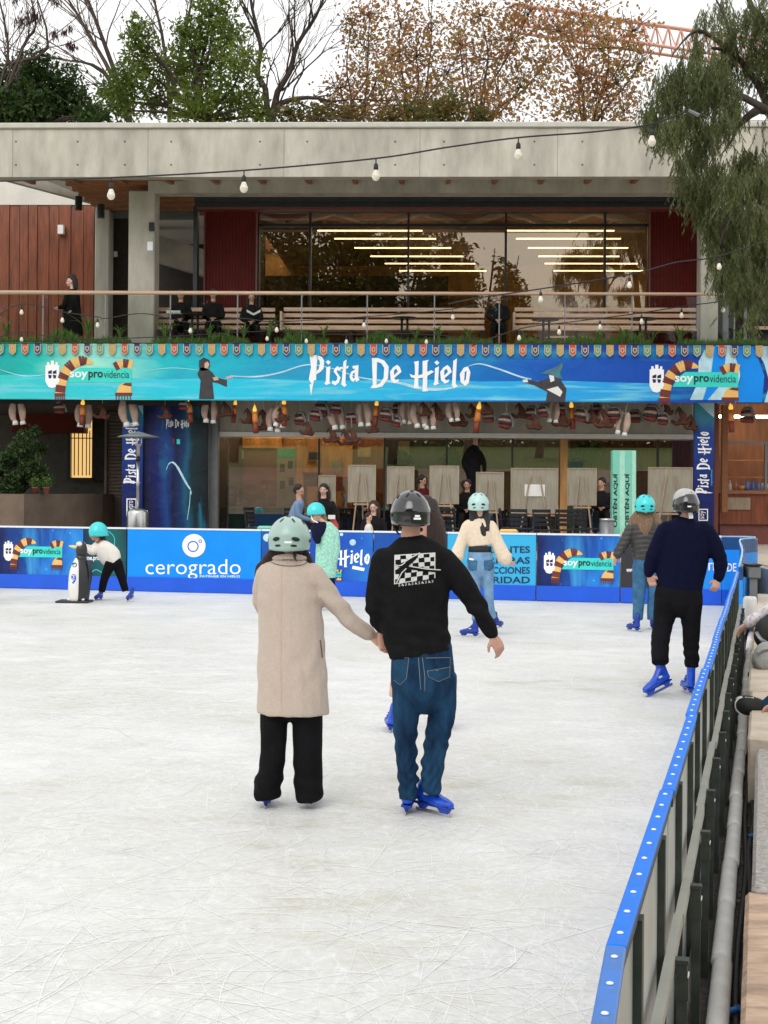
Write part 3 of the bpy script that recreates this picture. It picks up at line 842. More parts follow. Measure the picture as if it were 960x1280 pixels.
def providencia(F, w, parent, full=True):
    """the 'soyprovidencia' lockup: crest, striped scarf, teal ribbon, lettering. F(u,v,d): centre 0,0; d lifts off the sheet; w = width"""
    k = w/115.0
    f = lambda d: (lambda u, v: F(u*k, v*k, d))
    mb = MB(); mb.poly([[(-28,-9),(55,-9),(55,10),(-12,10),(-22,2)]], f(.004)); mb.build('ribbon_print', 'teal_print', parent)
    # scarf tails: left loop and right loop, alternate stripes
    left = curve([(5,16),(-10,19),(-24,13),(-32,2),(-36,-10),(-38,-24)], 5)
    right = curve([(33,11),(44,16),(56,14)], 4)
    right2 = [(36,-20),(41,-17),(44,-9.5),(55,-9.3)]
    for col in (0, 1):
        mb = MB(); fl = f(.007 + .002*col)
        n = len(left)-1
        for i in range(n):
            if (i//3) % 2 == col: ribbon(mb, left[i:i+2], [2+min(i, 5)*2.2, 2+min(i+1, 5)*2.2], fl)
        n = len(right)-1
        for i in range(n):
            if (i//2) % 2 != col: ribbon(mb, right[i:i+2], 11, fl)
        if col == 0:
            mb.poly([[(54.9,-9.6),(54.9,-22),(35.5,-22),(38,-15),(43,-9.6)]], fl)
        else:
            mb.poly([[(43,-12),(47,-9.5),(55.2,-9.5),(55.2,-14)]], fl)
            for x0, x1, y in ((-45,-31,-23), (34,56,-22)):
                mb.poly([[(x0,y-4),(x1,y-4),(x1,y),(x0,y)]], fl)
                for j in range(6):
                    xx = x0+(x1-x0)*(j+.2)/6; mb.poly([[(xx,y-9),(xx+1.3,y-9),(xx+1.3,y-4),(xx,y-4)]], fl)
        mb.build('scarf_print', 'scarf_red' if col else 'scarf_gold', parent, kind='stuff')
    # crest
    mb = MB(); fl = f(.008)
    mb.poly([[(-57,13),(-57,-8),(-53,-15),(-48,-16.5),(-43,-15),(-39,-8),(-39,13),(-41,13),(-41,17),(-44,17),(-44,14),(-46,14),(-46,19),(-50,19),(-50,14),(-52,14),(-52,17),(-55,17),(-55,13)]], fl); mb.build('crest', 'white_print', parent)
    mb = MB(); fl = f(.011)
    for a in ((-53.5,2,-48.6,7), (-47.4,2,-42.5,7), (-53.5,-4,-48.6,1), (-47.4,-4,-42.5,1)):
        if a[1] == 2: mb.poly([[(a[0], a[1]), (a[2], a[1]), (a[2], a[3]), (a[0], a[3]-2)]], fl)
        else: mb.poly([[(a[0]+1, a[1]), (a[2]-1, a[1]), (a[2], a[3]-1), (a[0], a[3])]], fl)
    mb.build('crest_print', 'navy_print', parent)
    lettering('soy', f(.010), -25, -2, -6, 5, 'white_print', parent, bold=.02)
    lettering('pro', f(.010), -1, 18, -6, 5, 'black_print', parent, bold=.025)
    lettering('videncia', f(.010), 19, 52, -3.2, 6.5, 'black_print', parent)

# ------------------------------------------------------------------ the long banner
zB0, zB1 = RZ(501.5, YB), RZ(430, YB)
xB0, xB1 = RX(-60, YB), RX(1010, YB)
ban = thing('banner', 'long teal to blue banner lettered Pista De Hielo across the front of the terrace', 'banner', (RX(480, YB), YB-.06, zB0))
print_mat('banner_print', [(0, (.0,.22,.23)), (.10, (.008,.50,.45)), (.17, (.34,.78,.64)), (.25, (.01,.50,.55)), (.5, (.004,.28,.60)), (.68, (.004,.10,.47)), (.82, (.006,.07,.42)), (.9, (.004,.05,.33)), (1, (.012,.012,.12))], 'X', xB0-RX(480, YB), xB1-RX(480, YB), nscale=.8, namt=.10, stretch=(1, 1, 3), streak=((.02,.30,.55), .7, (.5, 1, 3.5), .52))
print_mat('water_print', [(0, (.04,.58,.54)), (.3, (.02,.56,.74)), (.6, (.02,.42,.80)), (1, (.02,.24,.70))], 'X', xB0-RX(480, YB), xB1-RX(480, YB), nscale=1.1, namt=.2, stretch=(1, 1, 5), streak=((.18,.60,.75), .9, (.7, 1, 9), .50))
mb = MB(); mb.box(xB0, xB1, YB-.03, YB+.03, zB0, zB1); mb.build('banner_sheet', 'banner_print', ban)
def bf(px, py, d=.004): 
    return (RX(px, YB, py), YB-.03-d, P(px, py, YB).z)
mb = MB()
top = [(-60,470),(40,468),(90,474),(140,472),(200,475),(260,473),(330,474),(420,476),(520,474),(600,477),(700,476),(760,478),(800,479),(840,480)]
mb.poly([[(p[0], p[1]) for p in top] + [(820,501),(600,500.5),(-60,498)]], lambda u, v: bf(u, v, .003))
# normals face the viewer whichever way tessellation runs
mb.build('water', 'water_print', ban)
# wand light strokes
mb = MB()
for pts, w in (([(288,470),(320,471),(350,466),(385,456),(420,462),(450,472),(495,478),(520,484),(548,487),(580,482)], [1,2,2,1.4,1,1.4,2.6,4,3,.6]),
               ([(585,458),(600,455),(625,462),(650,471),(664,474)], [.5,1.6,2.2,2,1.2]), ([(0,462),(30,470),(60,468)], [.5,1,.5]), ([(180,464),(215,460),(250,463)], [.3,.8,.3])):
    c = curve(pts, 5); n = len(c); ws = [w[min(int(i/5), len(w)-1)]*(1-(i % 5)/5) + w[min(int(i/5)+1, len(w)-1)]*(i % 5)/5 for i in range(n)]
    ribbon(mb, c, ws, lambda u, v: bf(u, v, .006))
mb.build('light_stroke', 'pale_print', ban)
# ice cliffs printed at the right end, pale glow at the left
mb = MB()
mb.poly([[(862,500),(872,478),(873,452),(880,438),(896,432),(915,432),(922,445),(925,470),(918,500)]], lambda u, v: bf(u, v, .004))
mb.poly([[(943,433),(975,433),(975,503),(955,503),(962,480),(955,455)]], lambda u, v: bf(u, v, .0045))
mb.build('ice_cliff', 'pale_print', ban)
mb = MB()
mb.poly([[(893,433),(908,433),(905,462),(898,484),(884,500),(878,500),(888,470)]], lambda u, v: bf(u, v, .007)); mb.poly([[(915,433),(942,433),(955,470),(952,503),(918,503),(926,470)]], lambda u, v: bf(u, v, .006))
mb.build('cliff_shade', 'cyan_print' if False else 'board_blue', ban)
kB = abs(bf(481, 465)[0]-bf(480, 465)[0])
cx_, cy_ = bf(486.5, 468.5)[0], bf(486.5, 468.5)[2]
wizard(lambda u, v: (cx_+u, YB-.042, cy_+v), 202*kB, ban)
for cpx, cpy in ((112, 469.5), (868, 475)):
    q = bf(cpx, cpy)
    providencia(lambda u, v, d, q=q: (q[0]+u, YB-.035-d, q[2]+v), 112*kB, ban)
# two robed figures printed on the banner (plain stand-ins)
mb = MB(); f6 = lambda u, v: bf(u, v, .008)
mb.poly([[(249,499),(251,476),(247,468),(250,460),(258,459),(266,466),(270,472),(284,475),(284,484),(272,479),(266,478),(268,499)]], f6)
mb.poly([[(249,459),(249,451),(255,447),(262,450),(263,458),(259,463),(252,464)]], f6)
mb.build('robed_figure', 'robe_print', ban)
mb = MB(); mb.poly([[(256,454),(260,452),(262,456),(260,461),(256,460)]], lambda u, v: bf(u, v, .010)); mb.poly([[(282,471),(290,470),(292,472),(284,474)]], lambda u, v: bf(u, v, .010)); mb.poly([[(266,472),(272,471),(274,475),(268,476)]], lambda u, v: bf(u, v, .010)); mb.build('figure_skin', 'skin_print', ban)
mb = MB(); mb.poly([[(682,502),(684,490),(668,482),(655,478),(657,475),(672,477),(683,474),(690,472),(700,474),(708,486),(706,503)]], f6); mb.build('robed_figure', 'robe_print', ban)
mb = MB(); mb.poly([[(674,467),(684,463),(694,459),(704,452),(703,460),(700,467),(703,474),(690,471),(684,468)]], lambda u, v: bf(u, v, .009)); mb.build('pointed_hat_print', 'hat_print', ban)
mb = MB(); mb.poly([[(686,469),(692,470),(693,476),(688,478)]], lambda u, v: bf(u, v, .010)); mb.poly([[(653,475),(659,474),(660,478),(654,478)]], lambda u, v: bf(u, v, .010)); mb.poly([[(683,487),(697,483),(703,490),(700,496)]], lambda u, v: bf(u, v, .010)); mb.build('figure_skin', 'paper_white', ban)

# bunting of small shield pennants along the top edge of the banner
bun = thing('bunting', 'string of red, gold, green and blue shield pennants along the banner top', 'bunting', (RX(480, YB), YB-.1, zB1))
PC = [('pennant_green', (.06,.30,.20)), ('pennant_gold', (.50,.30,.08)), ('pennant_red', (.55,.06,.05)), ('pennant_blue', (.02,.03,.16))]
for n_, c_ in PC: mat(n_, c_, .7, var=.12, scale=20)
mat('pennant_edge', (.50,.40,.25), .7)
mb = MB(); mb.tube([bf(-50, 429.5, .06), bf(480, 429.5, .06), bf(1000, 431.5, .06)], .012, n=5); mb.build('cord', 'rope_black', bun)
step = (956-1)/61.0
first = {}
for i in range(-2, 64):
    px = 1.5 + 15.52*i
    if px > 990: break
    k = i % 4
    x, y, z = bf(px, 429 + px*.003, .055); s = kB
    h = 15.5
    if k not in first:
        mb = MB(); mb.prism([(-4.4*s, 0), (4.4*s, 0), (4.4*s, -(h-4)*s), (0, -h*s), (-4.4*s, -(h-4)*s)], lambda u, v, kk: (x+u, y+.012-.012*kk, z+v))
        o = mb.build('pennant', PC[k][0], bun)
        mb = MB()
        for a, b in (((-3.9, -1), (-3.9, -(h-4.5))), ((3.9, -(h-4.5)), (3.9, -1)), ((-3.9, -(h-4.5)), (0, -(h-1.2))), ((0, -(h-1.2)), (3.9, -(h-4.5)))):
            ribbon(mb, [(a[0]*s, a[1]*s), (b[0]*s, b[1]*s)], 1.0*s, lambda u, v: (x+u, y-.003, z+v))
        mb.build('border', 'pennant_edge', o)
        mb = MB(); mb.poly([[(-2.4*s, -4*s), (2.4*s, -4*s), (2.4*s, -8.5*s), (0, -11*s), (-2.4*s, -8.5*s)], [(-1.2*s, -5.2*s), (1.2*s, -5.2*s), (1.1*s, -7.8*s), (0, -9*s), (-1.1*s, -7.8*s)]], lambda u, v: (x+u, y-.004, z+v)); mb.build('emblem', 'pennant_edge', o)
        first[k] = (o, V((x, y, z)))
    else:
        o, q = first[k]; c = o.copy(); COL.objects.link(c); c.parent = bun; c.location = V((x, y, z)) - q
        for ch in o.children:
            d = ch.copy(); COL.objects.link(d); d.parent = c

# ------------------------------------------------------------------ far boards (a frame along the rink end)
fn = V((fdir.y, -fdir.x, 0))                       # towards the rink
def FB(u, v, w): return BL + fdir*u + V((0, 0, v)) + fn*w
def FBB(u, w, v): return FB(u, v, w)
def fb_uv(px, py):
    d = ray(px, py); o = V((0, 0, CH)); t = (BL - o).dot(fn)/d.dot(fn); p = o + d*t
    return (p - BL).dot(fdir), p.z
HB = .5*(fb_uv(100, 656.5)[1] + fb_uv(700, 669)[1])
KB = fb_uv(400, 726)[1]
print_mat('poster_night', [(0, (.004,.01,.08)), (.35, (.008,.10,.46)), (.55, (.02,.25,.70)), (.75, (.008,.06,.38)), (1, (.004,.01,.06))], 'X', 0, 3.2, nscale=1.6, namt=.9, stretch=(1, 1, .5), spots=((.10,.45,.75), 5.0, .10), streak=((.05,.35,.70), 2.2, (1, 1, .25), .58))
print_mat('poster_dark', [(0, (.006,.02,.06)), (.5, (.01,.12,.12)), (1, (.006,.012,.02))], 'X', 0, 1, nscale=2, namt=.5)
print_mat('poster_blue', [(0, (.008,.08,.36)), (.4, (.006,.06,.42)), (.75, (.02,.20,.66)), (1, (.004,.02,.18))], 'X', 0, 3, nscale=1.4, namt=.7, spots=((.15,.5,.8), 4.0, .11))
print_mat('board_cyan', [(0, (.04,.40,.68)), (1, (.03,.42,.72))], 'X', 0, 2, nscale=3, namt=.4)
print_mat('board_light_blue', [(0, (.015,.26,.80)), (1, (.02,.32,.86))], 'X', 0, 2, nscale=3, namt=.4)
def board(px0, px1, m, label, h=None):
    u0, u1 = fb_uv(px0, 700)[0], fb_uv(px1, 700)[0]
    t = thing('rink_board', label, 'rink board', tuple(FB(u0, 0, 0)), 'boards across the far end of the rink')
    h = h or HB
    mb = MB(FBB); mb.box(u0+.004, u1-.004, -.06, 0, 0, h-.03); mb.build('panel', m, t)
    mb = MB(FBB); mb.box(u0+.004, u1-.004, 0, .02, .012, KB); mb.build('kick_plate', 'kick_blue', t)
    mb = MB(FBB); mb.box(u0+.002, u1-.002, -.075, .012, h-.03, h); mb.build('top_rail', 'edge_white', t)
    return t, (lambda px, py, d=.005: FB(*fb_uv(px, py), d)), (lambda u, v, d=.005, c=(u0+u1)/2: FB(c+u, v, d))
kF = (fb_uv(481, 700)[0]-fb_uv(480, 700)[0])
board(-170, -2, 'poster_night', 'dark blue printed rink board at the far left edge')
b1, f1, g1 = board(-2, 104, 'poster_night', 'starry blue rink board with the soyprovidencia scarf logo left of the penguin aid')
providencia(lambda u, v, d: (lambda q: FB(q[0]+u, q[1]+v, d+.003))(fb_uv(42, 690)), 84*kF, b1)
b1b, f1b, g1b = board(104, 158, 'poster_dark', 'dark green rink board behind the child pushing the penguin')
lettering('me.pro', lambda u, v: f1b(u, v, .006), 108, 125, 702, 696, 'white_print', b1b, bold=.02)
mb = MB()
for a in (30, 200):
    pass
ribbon(mb, curve([(136,664),(143,672),(142,686),(134,694)], 5), .8, lambda u, v: f1b(u, v, .006)); ribbon(mb, curve([(112,718),(120,712),(130,716),(138,708)], 5), .9, lambda u, v: f1b(u, v, .006)); mb.build('light_stroke', 'teal_print', b1b)
b2, f2, g2 = board(159, 326, 'board_blue', 'bright blue rink board with the round cerogrado logo')
lettering('cerogrado', lambda u, v: f2(u, v, .006), 182, 301, 724, 699, 'white_print', b2, bold=-.004)
lettering('PATINAJE EN HIELO', lambda u, v: f2(u, v, .006), 250, 300, 722.5, 719, 'white_print', b2, bold=.01)
def disc(c, r, f, n=28): return [(c[0]+r*math.cos(2*math.pi*i/n), c[1]+r*math.sin(2*math.pi*i/n)) for i in range(n)]
mb = MB(); mb.poly([disc((242.5, 682), 14.5, None)], lambda u, v: f2(u, v, .006)); mb.build('logo_disc', 'white_print', b2)
mb = MB(); mb.poly([disc((241.5, 683), 7, None), disc((241.5, 683), 5.6, None)], lambda u, v: f2(u, v, .010)); mb.poly([disc((250.5, 676.5), 2.2, None, 12), disc((250.5, 676.5), 1.3, None, 12)], lambda u, v: f2(u, v, .010)); mb.build('logo_ring', 'kick_blue', b2)
b3, f3, g3 = board(327, 466, 'poster_blue', 'dark blue rink board lettered Hielo behind the couple holding hands')
q3 = fb_uv(408, 697)
wizard(lambda u, v: FB(q3[0]+u+.0, q3[1]+v, .008), 110*kF, b3, part=WORD)
mb = MB(); 
for c in disc((0,0),1,None): pass
mb.poly([disc((334, 672), 5, None, 16)], lambda u, v: f3(u, v, .006)); mb.poly([disc((420, 675), 3.4, None, 14)], lambda u, v: f3(u, v, .006)); mb.poly([disc((441, 678), 4, None, 14)], lambda u, v: f3(u, v, .0062)); mb.poly([disc((427, 668), 2.2, None, 12)], lambda u, v: f3(u, v, .0064)); mb.build('glow_print', 'pale_print', b3)
mb = MB(); mb.poly([[(441,707),(456,710),(455,714),(440,711)]], lambda u, v: f3(u, v, .006)); mb.build('tag_print', 'white_print', b3)
providencia(lambda u, v, d: (lambda q: FB(q[0]+u, q[1]+v, d+.012))(fb_uv(410, 718)), 36*kF, b3)
b4, f4, g4 = board(467, 558, 'poster_blue', 'plain dark blue rink board hidden behind the man in the black sweatshirt')
b5, f5, g5 = board(559, 670, 'board_cyan', 'light cyan rink board with dark safety lettering behind the cream top skater')
for t_, y0, y1, x0 in (('GUANTES', 692, 683.5, 600), ('BARRERAS', 705.5, 697, 592), ('INSTRUCCIONES', 718, 709.5, 578), ('SEGURIDAD', 730, 721.5, 578)):
    lettering(t_, lambda u, v: f5(u, v, .006), x0, 662.5, y0-.8, y1-.8, 'navy_print', b5, bold=.02)
b6, f6_, g6 = board(671, 775, 'poster_night', 'starry blue rink board with the scarf logo behind the puffer jacket skater')
providencia(lambda u, v, d: (lambda q: FB(q[0]+u, q[1]+v, d+.003))(fb_uv(724, 705)), 84*kF, b6)
mat('board_black', (.02,.02,.024), .5)
b7, f7, g7 = board(776, 822, 'board_black', 'black rink board behind the legs of the puffer jacket skater')
lettering('www', lambda u, v: f7(u, v, .006), 783, 793, 715, 711, 'white_print', b7, bold=.02)
b8, f8, g8 = board(823, 902, 'board_light_blue', 'light blue rink board in the corner behind the man in navy')
lettering('TIENDE', lambda u, v: f8(u, v, .006), 881, 921, 718, 704, 'white_print', b8, bold=.02) if False else None
lettering('TI', lambda u, v: f8(u, v, .006), 882.5, 893, 713, 703.5, 'white_print', b8, bold=.02)

# ------------------------------------------------------------------ corner piece and side boards
HS = .95
sdir = V((SLOPE, 1, 0)).normalized(); snr = V((sdir.y, -sdir.x, 0))      # along, outward
S0 = V((side_x(0), 0, 0))
def SB(u, v, w): return S0 + sdir*u + V((0, 0, v)) + snr*w
def SBB(u, w, v): return SB(u, v, w)
def side_u(Y): return Y/sdir.y
cstart = P(902, 756, FB(fb_uv(902, 756)[0], 0, 0).y)
crv = thing('corner_board', 'tall curved light blue corner board lettered DE at the right end of the rink', 'rink board', (FB(fb_uv(902, 700)[0], 0, 0)), 'boards across the far end of the rink')
uS = side_u(19.0)
c0 = FB(fb_uv(902, 756)[0], 0, 0); c3 = SB(uS, 0, 0)
c1 = c0 + fdir*1.3; cm = SB(side_u(BR.y-1.6), 0, 0)
cpts = [c0, c0 + fdir*.45, c0.lerp(cm, .42) + fdir*.36, cm + V((-.02, .15, 0)), SB(side_u(21.6), 0, 0), c3]
cc = []
for i in range(len(cpts)-1):
    p0 = cpts[max(i-1, 0)]; p1 = cpts[i]; p2 = cpts[i+1]; p3 = cpts[min(i+2, len(cpts)-1)]
    for k in range(6):
        t = k/6; cc.append(.5*(2*p1+(p2-p0)*t+(2*p0-5*p1+4*p2-p3)*t*t+(3*p1-p0-3*p2+p3)*t**3))
cc.append(cpts[-1])
nC = len(cc)
def ch_(i):
    t = i/(nC-1); return HB if t < .55 else HB + (HS-HB)*(3*((t-.55)/.45)**2 - 2*((t-.55)/.45)**3)
def strip(name, z0, z1, w0, w1, m):
    mb = MB(); vs = []; fs = []
    for i, p in enumerate(cc):
        t = (cc[min(i+1, nC-1)] - cc[max(i-1, 0)]).normalized(); n = V((t.y, -t.x, 0)); h = ch_(i)
        a = z0(h) if callable(z0) else z0; b = z1(h) if callable(z1) else z1
        for w, z in ((w0, a), (w0, b), (w1, b), (w1, a)): vs.append(tuple(p + n*(-w) + V((0, 0, z))))
    for i in range(nC-1):
        for j in range(4): fs.append((i*4+j, i*4+(j+1) % 4, i*4+4+(j+1) % 4, i*4+4+j))
    fs += [(0, 1, 2, 3), (nC*4-1, nC*4-2, nC*4-3, nC*4-4)]
    mb.add(vs, fs); return mb.build(name, m, crv)
cpan = strip('panel', 0, lambda h: h*.80, 0, .05, 'board_light_blue')
mat('board_deep', (.006,.06,.19), .4); mat('rim_blue', (.30,.55,.82), .4)
strip('upper_panel', lambda h: h*.80+.002, lambda h: h-.03, 0, .05, 'board_deep')
strip('kick_plate', .012, KB, -.02, 0, 'kick_blue')
strip('top_rail', lambda h: h-.02, lambda h: h, -.006, .02, 'rim_blue')
_of = OFF[cpan]; _tr = BVHTree.FromPolygons([v.co + _of for v in cpan.data.vertices], [tuple(p.vertices) for p in cpan.data.polygons])
vs, fs = text_loops('DE', 1, .02); xs = [v.x for v in vs]; ys = [v.y for v in vs]; mb = MB(); out = []
for v in vs:
    d = ray(909 + (v.x-min(xs))/(max(xs)-min(xs))*11.5, 714.5 - (v.y-min(ys))/(max(ys)-min(ys))*10.5).normalized(); h = _tr.ray_cast(V((0, 0, CH)), d)
    out.append(tuple(h[0] - d*.006) if h[0] else None)
if all(out): mb.add(out, fs); mb.build('lettering', 'white_print', crv)

# side boards: one thing per two-metre module, with blue cap, bolts, translucent panels, uprights and struts
mat('cap_blue', (.003,.17,.72), .5, spec=.3, var=.12, scale=7, rvar=.12)
mat('cap_worn', (.10,.30,.74), .4, var=.5, scale=9, col2=(.02,.18,.66))
mat('bolt_white', (.75,.8,.85), .35)
mat('panel_back', (.50,.52,.50), .35, var=.12, scale=3, rvar=.1)
mat('post_green', (.055,.065,.055), .45, metal=.4, var=.25, scale=12, rvar=.1)
mat('rail_pale', (.34,.34,.295), .55, var=.1)
MOD = 1.64
nmod = 14
u_start = side_u(3.05) - MOD
bend_end = SB(u_start + MOD, 0, 0); _q = G(747, 1278, HS); _d = (bend_end - V((_q.x, _q.y, 0)))
BEND = math.atan2(_d.y, _d.x) - math.atan2(sdir.y, sdir.x)
proto = None
wob = [0, 0, .004, -.003, .005, 0, .004, 0, .003, 0, 0, 0, 0, 0]
def make_module(u0, first):
    lab = 'blue capped side board with grey back panels and dark steel struts along the right of the rink'
    t = thing('side_board', lab, 'rink board', tuple(SB(u0, 0, 0)), 'boards along the right side of the rink')
    u1 = u0 + MOD
    mb = MB(SBB); mb.box(u0+.003, u1-.003, 0, .012, 0, HS-.02); mb.build('panel', 'panel_back', t)
    mb = MB(SBB); mb.box(u0+.003, u1-.003, -.012, -.001, .01, .26); mb.build('kick_plate', 'kick_blue', t)
    mb = MB(SBB); mb.cbox(u0+.002, u1-.002, -.012, .030, HS-.02, HS, .004); mb.build('cap', 'cap_worn' if first else 'cap_blue', t)
    b0 = None
    nb = 10
    for i in range(nb):
        u = u0 + MOD*(i+.5)/nb
        if b0 is None:
            mb = MB(SBB); mb.lathe((u, .010, HS), [(.0075, .0005), (.007, .003), (.004, .0045)], 10); b0 = mb.build('bolt', 'bolt_white', t, smooth=True); ub = u
        else:
            c = b0.copy(); COL.objects.link(c); c.parent = t; c.location = sdir*(u-ub)
    mb = MB(SBB); mb.box(u0+.003, u1-.003, .0125, .024, HS-.055, HS-.021); mb.build('edge_rail', 'post_green', t)
    mb = MB(SBB); mb.box(u0+.0, u1-.0, .034, .062, .53, .565); mb.build('mid_rail', 'rail_pale', t)
    mb = MB(SBB); mb.box(u0+.0, u1-.0, .034, .058, .10, .13); mb.build('low_rail', 'post_green', t)
    for k in (0, 1):
        u = u0 + MOD*(.25+.5*k)
        mb = MB(SBB); mb.box(u-.028, u+.028, .0125, .033, .0, HS-.056); mb.build('upright', 'post_green', t)
        mb = MB(SBB); mb.box(u-.02, u-.012, .0335, .036, .14, .528); mb.build('flange', 'post_green', t); mb = MB(SBB); mb.box(u+.012, u+.02, .0335, .036, .14, .528); mb.build('flange', 'post_green', t)
        mb = MB(SBB); mb.box(u-.016, u+.016, .066, .096, -.02, .54); o = mb.build('strut', 'post_green', t)
        mb = MB(SBB); mb.box(u-.02, u+.02, .062, .1, .541, .553); mb.build('strut_cap', 'post_green', o); mb = MB(SBB); mb.box(u-.019, u+.019, .0625, .0995, .44, .50); mb.build('strut_sleeve', 'post_green', o)
        mb = MB(SBB); mb.box(u-.0195, u+.0195, .0975, .101, .505, .512); mb.build('strut_plate', 'edge_white', o)
    return t
bases = []
for i in range(nmod):
    u0 = u_start + MOD*i
    if u0 + MOD > uS: break
    if i == 0: t = make_module(u0, True)
    elif i == 1: t = make_module(u0, False); proto = (t, u0)
    else: t = copy_tree(proto[0], sdir*(u0-proto[1]))
    ordn = ['nearest', 'second nearest', 'third nearest', 'fourth nearest', 'fifth nearest', 'sixth nearest', 'seventh nearest', 'eighth nearest', 'ninth nearest', 'tenth nearest', 'eleventh nearest', 'twelfth nearest'][min(i, 11)]
    t['label'] = ('scuffed pale blue capped side board' if i == 0 else 'blue capped side board with white bolts') + ', %s to the viewer' % ordn
    # boards are not set quite straight
    t.location += snr*wob[i]
    if i == 0:
        t.rotation_euler.z = BEND; t.location = bend_end + Matrix.Rotation(BEND, 3, 'Z') @ (t.location - bend_end)
endu = u_start + MOD*i
# white insulated pipe along the foot of the boards, in lapped lengths
mat('pipe_white', (.76,.755,.73), .6, var=.14, scale=5, bump=.3, bscale=14)
pipe = thing('insulated_pipe', 'white insulated pipe in lapped lengths along the foot of the right hand boards', 'pipe', tuple(SB(side_u(1), 0, .13)))
p0 = None
for i in range(24):
    u = side_u(1.2) + .80*i
    if p0 is None:
        mb = MB(SBB); mb.tube([(u, .150, .030), (u+.02, .150, .030), (u+.4, .150, .027), (u+.79, .150, .026), (u+.83, .150, .022)], [.038, .0405, .0395, .0385, .037], n=14); p0 = mb.build('pipe_length', 'pipe_white', pipe, smooth=True); up = u
    else:
        c = p0.copy(); COL.objects.link(c); c.parent = pipe; c.location = sdir*(u-up) + snr*.004*math.sin(i*1.7)
mb = MB(SBB)
mb.tube([(side_u(1)+.6*k, .215 + .010*math.sin(k*1.3), .005 + .006*math.sin(k*2.1)) for k in range(34)], .013, n=6, sub=2)
tag(mb.build('cable', 'rope_black', smooth=True), 'black cable lying between the white pipe and the stone blocks', 'cable')
mb = MB(SBB)
mb.tube([(side_u(1)+.7*k, .245 + .014*math.sin(k*2.3+1), .004) for k in range(29)], .017, n=6, sub=2)
tag(mb.build('hose', 'rope_black', smooth=True), 'thick black hose lying against the foot of the stone blocks', 'hose')
mat('blue_plastic', (.01,.13,.45), .4)
for px, py, lab in ((936, 1046, 'small blue plastic scrap on the dark gravel beside the grey stone block'), (906, 1266, 'blue plastic pipe end poking out beside the nearest stone block')):
    p = G(px, py, .02); mb = MB(); mb.tube([p, p+V((.045, .01, .012))], .011, n=9); mb.tube([p+V((.045,.01,.012)), p+V((.052,.012,.012))], .013, n=9); tag(mb.build('plastic_scrap', 'blue_plastic'), lab, 'scrap')
# rubble along the gutter
mb = MB()
for i in range(900):
    u = side_u(1.5) + 15*rng.random()**1.6; w = .20 + .13*rng.random(); r = .008 + .016*rng.random()
    mb.ball(tuple(SB(u, -.012, w)), (r, r*.8, r*.6), 5, 3)
mat('rubble', (.13,.085,.06), .9, var=.6, scale=30)
mb.build('rubble', 'rubble', kind='stuff', label='dark gravel and dirt between the white pipe and the stone blocks', cat='gravel')

# ------------------------------------------------------------------ stone blocks
mat('sandstone', (.50,.355,.255), .85, var=.36, scale=2.6, stretch=(1.6, 4.6, 6), bump=.7, bscale=7, detail=12)
mat('grey_stone', (.38,.355,.33), .9, var=.3, scale=46, bump=.5, bscale=70, detail=3)
mat('beige_stone', (.54,.465,.365), .85, var=.15, scale=4, bump=.3, bscale=25)
def block(px, py0, py1, ztop, m, label, w=.9, rough=.006, zbot=-.02):
    a = G(px, py1, ztop); b = G(px + (py0-py1)*-.03, py0, ztop)
    off = -.293
    mb = MB(SBB)
    u0, u1 = (a - S0).dot(sdir), (b - S0).dot(sdir)
    wa = ((a - S0).dot(snr) + (G(px, (py0+py1)/2, ztop) - S0).dot(snr))/2
    nx, ny = 10, 8
    mb.cbox(u0+.008, u1-.008, wa, wa+w, zbot, ztop, .015)
    o = mb.build('stone_block', m, label=label, cat='stone block', group='stone blocks beside the rink')
    bm = bmesh.new(); bm.from_mesh(o.data)
    bmesh.ops.subdivide_edges(bm, edges=bm.edges[:], cuts=7, use_grid_fill=True)
    for v in bm.verts: v.co += V((noise.noise(v.co*6), noise.noise(v.co*6+V((9,0,0))), noise.noise(v.co*6+V((0,9,0)))))*rough
    bm.to_mesh(o.data); bm.free()
    return wa
block(922.5, 1113, 1420, .32, 'sandstone', 'nearest stone block, rough brown sandstone, lower right corner')
block(941, 935, 1111, .34, 'grey_stone', 'grey granular stone block behind the brown sandstone one')
block(936, 862, 921, .40, 'beige_stone', 'pale beige stone block under the black shoe')
block(936, 812, 861, .42, 'beige_stone', 'pale beige stone block under the grey cloth bag')
block(941, 768, 811, .44, 'beige_stone', 'pale beige stone block under the flowered sleeve')
block(945, 742, 767, .46, 'beige_stone', 'pale beige stone block beside the white drum')
# plaza paving slabs seen at the right
pvg = MB()
k0 = None
for i in range(9):
    for j in range(3):
        x0 = BR.x + .82 + 1.3*j; y0 = 17.05 + 1.3*i
        if k0 is None:
            mb = MB(); mb.cbox(x0, x0+1.285, y0, y0+1.285, ZP+.003, ZP+.02, .004); k0 = mb.build('paving_slab', 'paver', plaza); kx = (x0, y0)
        else:
            c = k0.copy(); COL.objects.link(c); c.parent = plaza; c.location = V((x0-kx[0], y0-kx[1], 0))
